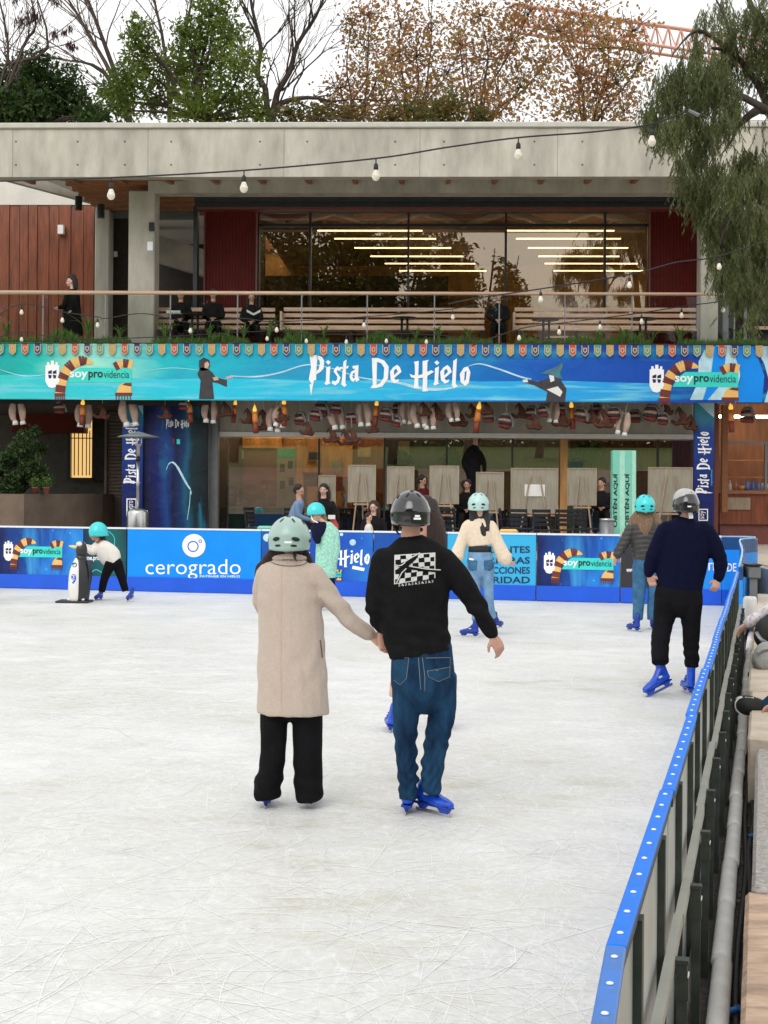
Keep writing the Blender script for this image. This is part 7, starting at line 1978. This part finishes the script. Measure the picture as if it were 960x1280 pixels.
hair(t, [[(597,636,9),(599,650,7.5,-.02),(602,660,5.5,-.07),(605,669,3,-.09)], [(592,640,5),(591,650,4,-.04),(592,658,2,-.06)], [(606,638,5),(609,652,4,-.04),(610,663,2,-.08)]], Y, 'hair_black', .010)
decal('pocket_patch', [[(584.5,699),(597,701),(596,713),(588,714),(584,709)], [(605,701),(617,699),(617.5,710),(612,714),(605,712)]], bot, 'denim_mid', .003, 3)
decal('jeans_label', [[(586.5,697.5),(592,698.5),(592,700.5),(586.5,699.8)]], bot, 'white_print', .006, 4)
skate_dir(t, 597, 797, 150, tilt=(.1,0), m='boot_dark_blue', k=.95); skate_dir(t, 617, 786, 60, z=.07, tilt=(0,0), m='boot_dark_blue', k=.9)

# ---- 6. woman in the dark puffer
Y = G(797, 789).y; S6 = FPX/Y
t, L, rot, top, bot, hc, f = person('woman in dark quilted jacket and bright cyan helmet skating by the far boards', Y, 0, (806,634), (-.1,1),
    [(806,650,5.5,.06),(806,655,13,.085),(806,662,18,.115),(807,678,18,.125),(808,692,17.5,.125),(808,700,17,.12)], [[(790,660,7),(781,677,6.8),(772,693,5.6)], [(822,660,7),(826,680,6.5),(828,697,5.5)]],
    [[(799.5,705,9.3),(799,735,8.5),(798,757,7.2),(797,775,6.4)], [(817,705,9.3),(818,735,8.2),(816,758,7.2),(815,775,6.2)]], pelvis=[(808,695,16.5,.12),(808,708,17,.12)],
    top='puffer', bottom='denim_mid', hands=[(765,707),(829,709)], vox=.012, skinm='skin_light')
me = top.data
for v in me.vertices: v.co += v.normal*.010*abs(math.sin((v.co.z + .12*abs(v.co.x))*48))
helmet(t, P(806,630,Y), (-.1,1,0), 12.3/S6, 12/S6, 'helm_cyan', tilt=R(-4))
hair(t, [[(806,640,9),(806,650,11,-.03),(806,660,9,-.08),(807,668,4,-.11)], [(797,642,5),(791,653,6,-.01),(789,662,3,-.04)], [(815,642,5),(821,652,6,-.01),(824,661,3,-.04)]], Y, 'hair_fair', .010)
skate_dir(t, 798, 790, 118, tilt=(.05,0), m='boot_dark_blue', k=.95); skate_dir(t, 815, 787, 75, m='boot_dark_blue', k=.95)

# ---- 7. child pushing the penguin
Y = G(140, 751).y; S7 = FPX/Y
t, L, rot, top, bot, hc, f = person('child in a white shirt, black leggings and cyan helmet bending over the penguin aid', Y, 0, (119.5,668), (-1,-.35,-.15),
    [(124,680,7,.06),(127,683,10,.085),(132,689,13,.10),(139,697,13.5,.11),(144,703,9.5,.10)], [[(121,683,5),(116,690,4.6,-.05),(109,686,3.2,-.08)], [(123,680,5,.1),(115,686,4.6,.12),(109,683,3.2,.10)]],
    [[(139,703,7.5,-.05),(131,722,5.6,-.05),(127,740,4.4,-.05)], [(146,703,7.5,.05),(152,722,5.4,.05),(157,739,4.3,.05)]], pelvis=[(140,698,9,.09),(144,705,9,.10)],
    top='shirt_white', bottom='pants_black', hands=[(103,683,-.05),(103,680,.08)], thumb=[(0,1,1),(0,-1,1)], vox=.012, k=.88, facing=True, skinm='skin', curl=.3)
helmet(t, P(122.5,663,Y), (-1,-.35,-.15), 10.2/S7, 10.8/S7, 'helm_cyan', tilt=R(-8), vents=False)
hair(t, [[(126,670,4),(129,674,3.5),(130,678,2)]], Y, 'hair_brown', .010)
mb = MB(); mb.tube([P(126,668,Y-.08), P(124,676,Y-.07), P(120,678,Y-.02)], .008, n=6, sub=3); mb.build('chin_strap', 'strap_black', t, smooth=True)
skates_px(t, [(127,749.5,112,751.5,.0,.0,.12,0,.12),(165,749,153,753.5,.03,0,.15,0,.12)], m='boot_dark_blue', k=.86)

# penguin skating aid
Yp2 = G(95, 753).y; s_ = Yp2/FPX; c = G(98, 753)
pg = thing('penguin_aid', 'black and white penguin shaped skating aid with a blue 9 on its belly', 'skating aid', tuple(c))
mat('penguin_black', (.02,.02,.022), .4, var=.2); mat('penguin_white', (.72,.71,.68), .4, var=.06); mat('beak_yellow', (.80,.58,.16), .4)
T_ = lambda px, py, dy=0.: P(px, py, Yp2+dy)
mb = MB(); mb.tube([T_(99,750), T_(99.5,735), T_(100,715), T_(100.5,700)], [(12*s_,.15),(13.5*s_,.17),(12.5*s_,.16),(8*s_,.11)], 22, 4, caps='round'); mb.build('body', 'penguin_black', pg, smooth=True)
mb = MB(); mb.tube([T_(95,749,-.035), T_(95.5,735,-.04), T_(96.5,715,-.035), T_(97.5,701,-.025)], [(8.8*s_,.135),(10.2*s_,.15),(9.4*s_,.14),(5*s_,.095)], 20, 4, caps='round'); be = mb.build('belly', 'penguin_white', pg, smooth=True)
mb = MB(); mb.ball(T_(102,688), (7.3*s_, .10, 10.5*s_), 18, 10); mb.tube([T_(102,694), T_(100.5,702)], [(6.8*s_,.1),(7.5*s_,.11)], 16); hd = mb.build('head', 'penguin_black', pg, smooth=True)
mb = MB(); mb.tube([T_(97,684,-.01), T_(92,683.5,-.02), T_(87,682.5,-.02)], [(.028,.045),(.026,.04),(.012,.02)], 10, 3, ref=(0,0,1), caps='round'); mb.build('beak', 'beak_yellow', hd, smooth=True)
mb = MB(); mb.ball(T_(99,680,-.075), (4*s_, .03, 3.0*s_), 12, 6); mb.build('eye_patch', 'penguin_white', hd, smooth=True)
mb = MB(); mb.tube([T_(110,702,0), T_(113,718,.0), T_(110,742,0)], [(1.6*s_,.05),(2.2*s_,.07),(1.2*s_,.04)], 10, 3, caps='round'); mb.build('flipper', 'penguin_black', pg, smooth=True)
mb = MB(); mb.cbox(c.x-26*s_, c.x+16*s_, c.y-.20, c.y+.20, .0, .035, .012); mb.build('sled_base', 'penguin_black', pg)
mb = MB(); mb.cbox(c.x-12*s_, c.x+10*s_, c.y-.14, c.y+.14, .036, .075, .012); mb.build('foot_block', 'penguin_white', pg)
tree = bvh(be)
vs, fs = text_loops('9', 1, .03)
xs = [v.x for v in vs]; ys = [v.y for v in vs]
def belly(px, py, lift=.004):
    d = ray(px, py).normalized(); h = tree.ray_cast(V((0, 0, CH)), d); return (h[0] - d*lift) if h[0] else T_(px, py, -.16)
mb = MB(); mb.add([tuple(belly(89+(v.x-min(xs))/(max(xs)-min(xs))*6.2, 730-(v.y-min(ys))/(max(ys)-min(ys))*12.5)) for v in vs], fs); mb.build('number', 'kick_blue', be)
mb = MB(); mb.poly([disc((93, 706), 3.1, None, 18), disc((93, 706), 2.0, None, 18)], lambda u, v: belly(u, v)); mb.build('logo_ring', 'navy_print', be)
mb = MB(); mb.poly([[(89,711.6),(99,711.6),(99,712.8),(89,712.8)]], lambda u, v: belly(u, v)); mb.build('logo_line', 'cyan_print', be)

# ---- 8. skater in the mint jacket by the boards
Y = 23.4; S8 = FPX/Y
t, L, rot, top, bot, hc, f = person('skater in a printed mint jacket and cyan helmet leaning left at the far boards', Y, 0, (396,645), (-.85,-.45,-.15),
    [(406,654,6,.06),(408,660,11,.10),(409,675,13.5,.125),(408,700,14,.13),(407,722,13,.125)], [[(417,664,6.5),(419,685,6.5),(416,704,5.5,-.02)]],
    [[(401,718,8),(401,738,6.5),(402,752,5.5)], [(411,718,8),(413,738,6.5),(413,752,5.5)]], pelvis=[(407,708,11,.11),(407,722,11.5,.11)], top='mint_coat', bottom='navy_cloth', hands=[(414,711)], thumb=[(-1,-.5,0)], vox=.013, facing=True, skinm='skin_light')
mb = MB(); q_, r_ = limb_px([(405,658,7.5),(399,663,8,-.08),(396,670,6.5,-.12),(397,676,4.5,-.14)], Y); mb.tube(q_, r_, 12, 3, caps='round'); q_, r_ = limb_px([(398,655,5.5),(395,663,6,-.06),(392,660,5,.1)], Y); mb.tube(q_, r_, 12, 3, caps='round'); remesh(mb, 'navy_scarf', 'navy_cloth', t, .012, 3, amp=.005)
helmet(t, P(394.5,637.5,Y), (-.85,-.45,-.2), 10/S8, 9.8/S8, 'helm_cyan', tilt=R(-2), vents=False, roll=R(8))
hair(t, [[(403,643,4.5),(405,652,4.5),(406,660,3.5)], [(400,646,4),(402,656,3.5)]], Y, 'hair_fair', .010)
mb = MB(); mb.tube([P(389,644,Y-.06), P(391,650,Y-.10), P(397,653,Y-.09)], [(.01,.016)]*3, 8, 3, caps='round'); mb.build('chin_strap', 'white_print', t, smooth=True)
skate_dir(t, 402, 763, 120, m='boot_dark_blue', k=.9); skate_dir(t, 413, 763, 70, m='boot_dark_blue', k=.9)

# ---- seated and standing people beyond the boards and on the terrace
def seated(label, px, py, Y, z0, top, bottom, face, hairm, size=1., long=False, arms=None, turn=0., lean=0., skinm='skin', group=None, feet=None):
    """px,py = head centre. turn: +1 knees to the right, -1 to the left, 0 towards the viewer"""
    k = FPX/Y*size
    q = lambda x, z: (px + x*k, py - z*k)
    sx = lambda x, z, dy=0.: (*q(x, z), dy)
    if turn:
        legs = [[(*q(lean-.02, -.72), .085*k, sd*.09), (*q(lean+.40*turn, -.70), .070*k, sd*.10), (*q(lean+.42*turn, -.95), .056*k, sd*.10), (*q(lean+.42*turn, -1.12), .05*k, sd*.10)] for sd in (-1, 1)]
        arms_ = arms or [[(*q(lean*.3, -.26), .062*k, sd*.17), (*q(lean*.5+.06*turn, -.48), .055*k, sd*.19), (*q(lean*.5+.26*turn, -.56), .045*k, sd*.10)] for sd in (-1, 1)]
        torso = [(*q(.0, -.17), .05*k, .06), (*q(.0, -.24), .10*k, .13), (*q(lean*.4, -.40), .125*k, .17), (*q(lean*.8, -.60), .13*k, .17), (*q(lean, -.76), .13*k, .17)]
    else:
        legs = [[(*q(sd*.09, -.72), .085*k, 0), (*q(sd*.13, -.70), .072*k, -.40), (*q(sd*.13, -.95), .058*k, -.42), (*q(sd*.14, -1.12), .05*k, -.44)] for sd in (-1, 1)]
        arms_ = arms or [[(*q(sd*.17, -.27), .062*k, 0), (*q(sd*.23, -.50), .055*k, -.08), (*q(sd*.07, -.55), .045*k, -.26)] for sd in (-1, 1)]
        torso = [(*q(0, -.16), .05*k, .055), (*q(0, -.23), .12*k, .08), (*q(0, -.34), .185*k, .11), (*q(0, -.55), .17*k, .12), (*q(0, -.74), .17*k, .13)]
    pel = [(torso[-1][0], torso[-1][1]-.06*k, .13*k, .14), (torso[-1][0], torso[-1][1]+.01*k, .14*k, .15)]
    t, L, rot, tp_, bt_, hc, f = person(label, Y, z0, (px, py), face, torso, arms_, legs, pelvis=pel, top=top, bottom=bottom, vox=.018*size, facing=True, skinm=skinm, k=size, group=group, top_amp=.006)
    a = .083*k; s_u = f.cross(V((0, 0, 1))).normalized()
    mb = MB(); c = hc + V((0, 0, .052*size)) - f*.020*size
    mb.ball(c, (.094*size, .100*size, .088*size), 14, 8); mb.ball(c - f*.03 - V((0,0,.05*size)), (.088*size, .085*size, .09*size), 14, 8)
    if long:
        for sd in (-1, 1): mb.tube([c + s_u*sd*.06*size - f*.02, c + s_u*sd*.092*size - f*.03 + V((0,0,-.14*size)), c + s_u*sd*.10*size - f*.01 + V((0,0,-.32*size))], [.045*size, .045*size, .025*size], 10, 3, caps='round')
        mb.tube([c - f*.05, c - f*.07 + V((0,0,-.3*size))], [(.09*size,.05*size), (.08*size,.03*size)], 10, 2, ref=s_u, caps='round')
    remesh(mb, 'hair', hairm, t, .016*size, 2, amp=.006, freq=24)
    for lg in legs:
        e = P(lg[-1][0], lg[-1][1], Y + lg[-1][3]); d = V((turn, -1 if not turn else -.2, 0)).normalized()
        mb = MB(); mb.tube([e + V((0,0,-.03)) - d*.05, e + d*.08 + V((0,0,-.04)), e + d*.18 + V((0,0,-.05))], [(.042,.045),(.045,.042),(.035,.028)], 10, 2, caps='round'); mb.build('shoe', 'rubber_white' if feet else 'strap_black', t, smooth=True)
    return t, hc
for px_, Y_, lab_ in ((366,29.0,'black cafe chair under the hooded man'),(409,29.6,'black cafe chair under the woman in black'),(527,33.2,'black cafe chair under the person in maroon'),(584,33.2,'black cafe chair under the person between the easels'),(457,33.3,'black cafe chair between the first and second easels')): chair(px_, Y_, 0, lab_)
seated('seated man in a pale blue hooded sweatshirt facing right behind the boards', 374, 613.5, 28.9, ZP, 'hoodie_blue', 'dark_cloth', (.9,-.35,-.3), 'hair_black', turn=1, lean=-.14)
seated('seated woman in black with long dark hair facing the rink beside the hooded man', 404.5, 612.5, 29.4, ZP, 'dark_cloth', 'dark_cloth', (-.15,-1,0), 'hair_black', long=True, skinm='skin_light')
seated('seated mother with long brown hair and dark coat behind the small child', 467, 634, 29.2, ZP, 'dark_cloth', 'dark_cloth', (-.2,-1,-.25), 'hair_brown', long=True, size=.98, skinm='skin_light')
seated('small child in white sitting in front of the mother behind the boards', 461, 647, 28.4, ZP, 'shirt_white', 'navy_cloth', (.75,-.6,-.2), 'hair_brown', size=.72, turn=1, skinm='skin_light')
seated('seated person in maroon behind the boards, right above the black helmet', 528, 601, 33.1, ZP, 'maroon_cloth', 'dark_cloth', (.8,-.5,-.2), 'hair_black')
seated('seated person in dark clothes between the third and fourth easels', 584, 606, 33.1, ZP, 'dark_cloth', 'dark_cloth', (-.2,-1,-.1), 'hair_black')
seated('seated person partly hidden between the first and second easels', 457, 604, 33.2, ZP, 'dark_cloth', 'dark_cloth', (.5,-1,-.1), 'hair_brown')
mb = MB(); p = P(417,652,28.9); mb.tube([p+V((-.03,0,.10)), p, p+V((.04,0,-.13))], [(.04,.03),(.06,.045),(.07,.05)], 10, 3, caps='round'); tag(mb.build('red_bag', 'scarf_red' if False else 'pennant_red', smooth=True), 'small crimson bag on the lap of the woman in black', 'bag')
mb = MB(); mb.cbox(p.x-.10, p.x+.04, p.y-.12, p.y-.10, p.z+.05, p.z+.13, .004); tag(mb.build('paper', 'paper_white'), 'white paper held by the woman in black', 'paper')
# inner floor step and the dark figure standing inside
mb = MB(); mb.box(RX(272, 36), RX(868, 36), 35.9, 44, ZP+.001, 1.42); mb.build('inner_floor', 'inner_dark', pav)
mb = MB(); mb.cbox(RX(575, 34.9, 600), RX(612, 34.9, 600), 34.72, 35.1, ZP, 1.44, .02); tag(mb.build('platform', 'inner_dark'), 'low dark platform before the glass behind the third and fourth easels', 'platform')
Y = 34.92; k_ = FPX/Y
t, L, rot, top, bot, hc, f = person('person in black standing at the glass above the gap between the third and fourth easels', Y, 1.44, (595,548.5), (-.3,1),
    [(594,556,3,.06),(593,560,7,.09),(592,566,10,.11),(591,580,9.5,.12),(592,596,9,.12)], [[(584,566,3.2),(580,578,3),(584,590,2.4)], [(600,566,3.2),(605,577,3),(606,588,2.4)]], [[(589,596,5),(589,615,4),(589,634,3)], [(596,596,5),(597,615,4),(597,634,3)]], pelvis=[(592,592,8.5,.11),(592,599,8.5,.11)], top='dark_cloth', bottom='dark_cloth', vox=.02)
hair(t, [[(592,545,4.2),(596,545,4.6),(598,550,3.4)]], Y, 'hair_black', .014, flat=1)
# more cafe guests and clutter behind the glass
seated('seated guest in a dark jacket inside the cafe right of the orange post', 752, 604, 33.4, ZP+.2, 'dark_cloth', 'dark_cloth', (-.6,-1,0), 'hair_black')
# terrace
Yt2 = 34.0; k_ = FPX/Yt2
t, L, rot, top, bot, hc, f = person('person in a long black coat standing on the terrace at the left handrail', Yt2, ZT, (88.5,352.5), (-.9,-.3),
    [(91,361,3,.06),(91,366,8,.10),(90,378,10.5,.14),(90,395,12,.15),(91,420,13,.16)], [[(84,368,3.6,-.12),(80,382,3.3,-.16),(74,384,2.5,-.2)], [(96,368,3.6,.12),(97,384,3.3,.1),(90,388,2.5,-.1)]], [[(87,418,5),(87,432,4),(87,440,3.5)], [(94,418,5),(94,432,4),(94,440,3.5)]], pelvis=[(91,402,10,.13),(91,418,10,.13)], top='dark_cloth', bottom='dark_cloth', vox=.02, facing=True, skinm='skin_light')
hair(t, [[(90,347,4.4),(93,351,4.2),(94,360,3.4)], [(87,346,3),(92,346,3.6)]], Yt2, 'hair_black', .014, flat=1)
seated('first seated person in dark clothes with a laptop, right of the left concrete column', 226, 369, 34.6, ZT, 'dark_cloth', 'dark_cloth', (0,-1,-.4), 'hair_black')
seated('second seated person on the terrace, in the middle of the three', 266.5, 368, 34.5, ZT, 'dark_cloth', 'dark_cloth', (0,-1,-.4), 'hair_brown')
seated('third seated person with white shoes, reading a white sheet before the left red shutter', 314.5, 372, 34.5, ZT, 'dark_cloth', 'dark_cloth', (.1,-1,-.5), 'hair_black', long=True, feet=True)
seated('lone seated person in dark clothes at the middle of the terrace bench', 623, 370, 34.5, ZT, 'dark_cloth', 'dark_cloth', (0,-1,-.3), 'hair_brown', skinm='skin_light')
p = P(317,390,34.1); mb = MB(); mb.poly([[(p.x-.16,p.z+.06),(p.x,p.z-.03),(p.x,p.z-.08),(p.x-.16,p.z)]], lambda u, v: (u, 34.1+.02*(u-p.x), v)); mb.poly([[(p.x,p.z-.03),(p.x+.16,p.z+.06),(p.x+.16,p.z),(p.x,p.z-.08)]], lambda u, v: (u, 34.1-.02*(u-p.x), v)); tag(mb.build('booklet', 'paper_white'), 'open white booklet held by the third seated person', 'booklet')
p = P(215,391.5,33.9); mb = MB(); mb.cbox(p.x-.12, p.x+.22, 33.8, 34.0, p.z-.02, p.z, .004); mb.box(p.x-.11, p.x+.21, 33.79, 33.80, p.z+.001, p.z+.05); tag(mb.build('laptop', 'paper_white'), 'pale laptop in front of the first seated person', 'laptop')

# ---- spectators on the stone blocks at the right, mostly out of frame
Y = 10.2; k_ = FPX/Y
t, L, rot, top, bot, hc, f = person('spectator in dark jeans and black shoes with one foot stretched towards the rink', Y, .3, (1075,690), (-1,.2),
    [(1075,718,11,.06),(1075,730,22,.12),(1072,760,26,.17),(1068,810,28,.18),(1064,850,28,.18)], [[(1066,735,13,-.17),(1030,800,11,-.2),(974,880,8,-.12)], [(1066,735,13,.17),(1040,800,11,.2),(1010,840,8,.2)]],
    [[(1060,858,18,-.08),(1010,838,15,-.1),(980,868,12.5,-.05),(952,890,10,0)], [(1060,858,18,.1),(1015,815,15,.12),(1000,860,12,.14),(1005,900,10,.14)]], pelvis=[(1066,845,24,.17),(1062,862,25,.18)], top='dark_cloth', bottom='denim_dark', hands=[(950,889,-.12),None], vox=.014)
hair(t, [[(1080,672,14),(1086,690,13)]], Y, 'hair_black', .016, flat=1)
mb = MB(); mb.tube([P(958,890,Y), P(944,884,Y), P(930,881.5,Y), P(922,881,Y)], [(.060,.062),(.066,.066),(.062,.070),(.035,.05)], 16, 4, ref=(0,1,0), caps='round'); so = mb.build('shoe', 'strap_black', t, smooth=True)
mb = MB(); mb.tube([P(941,872,Y+.0), P(927,871,Y), P(919.5,876,Y), P(918.5,884,Y), P(924,891,Y), P(938,895.5,Y), P(952,897,Y)], [(.006,.034)]*7, 10, 4, ref=(1,0,0), caps='round'); mb.build('sole', 'rubber_white', so, smooth=True)
e = P(1000,905,Y+.14); mb = MB(); mb.tube([e+V((.05,0,0)), e+V((-.08,0,0)), e+V((-.18,0,-.01))], [(.05,.05),(.05,.05),(.04,.03)], 12, 2, caps='round'); mb.build('shoe', 'strap_black', t, smooth=True)
Y = 13.0
t, L, rot, top, bot, hc, f = person('spectator in a pale flowered jacket sitting on the stone blocks, mostly out of frame', Y, .35, (1030,668), (-1,.1),
    [(1030,688,8,.06),(1030,697,17,.12),(1028,715,20,.16),(1024,755,21,.17),(1020,785,21,.17)], [[(1015,702,10,-.16),(985,745,10,-.18),(936,779,8,-.1)], [(1022,702,10,.16),(990,740,10,.1),(958,765,9,.05)]],
    [[(1018,790,14,-.08),(985,780,12,-.09),(970,815,10,-.05),(966,838,8,-.05)], [(1018,790,14,.09),(990,770,12,.1),(985,800,10,.1),(985,835,8,.1)]], pelvis=[(1022,780,19,.16),(1020,792,19,.16)], top='floral', bottom='pants_black', hands=[(922,789,-.1),(945,778,.02)], vox=.014, skinm='skin_light')
hair(t, [[(1033,655,11),(1038,668,11)]], Y, 'hair_brown', .016, flat=1)
for sx, dy in ((962, -.05), (982, .1)):
    e = P(sx, 842, Y+dy); mb = MB(); mb.tube([e+V((.05,0,0)), e+V((-.08,0,0)), e+V((-.16,0,-.01))], [(.05,.05),(.05,.05),(.04,.03)], 12, 2, caps='round'); mb.build('shoe', 'strap_black', t, smooth=True)
# bags beside the spectators
Y = 12.4; mb = MB(); q_, r_ = rings([(958,838,8,.08),(957,832,15,.13),(958,822,17,.15),(962,813,14,.12),(966,809,8,.06)], Y); mb.tube(q_, r_, 20, 3, caps='round')
bg_ = thing('cloth_bag', 'grey cloth bag lying on the stone blocks under the black bag', 'bag', tuple(P(958, 840, Y))); remesh(mb, 'cloth', 'bag_grey', bg_, .012, 2, amp=.018, freq=9)
mb = MB(); mb.tube([P(945,816,Y-.12), P(956,811,Y-.13), P(972,812,Y-.1)], .012, n=6, sub=3); mb.build('seam', 'bag_grey', bg_, smooth=True)
Y = 12.75; mb = MB(); q_, r_ = rings([(962,806,14,.10),(960,796,17,.13),(961,784,16,.12),(964,776,10,.08)], Y); mb.tube(q_, r_, 18, 3, caps='round')
bb_ = thing('black_bag', 'black bag with a strap resting on the grey cloth bag under the flowered sleeve', 'bag', tuple(P(960, 808, Y))); remesh(mb, 'cloth', 'strap_black', bb_, .012, 2, amp=.010, freq=9)
mb = MB(); mb.tube([P(945,790,Y-.1), P(952,800,Y-.15), P(962,806,Y-.14)], [(.02,.006)]*3, 6, 3); mb.build('strap', 'grey_metal', bb_, smooth=True)
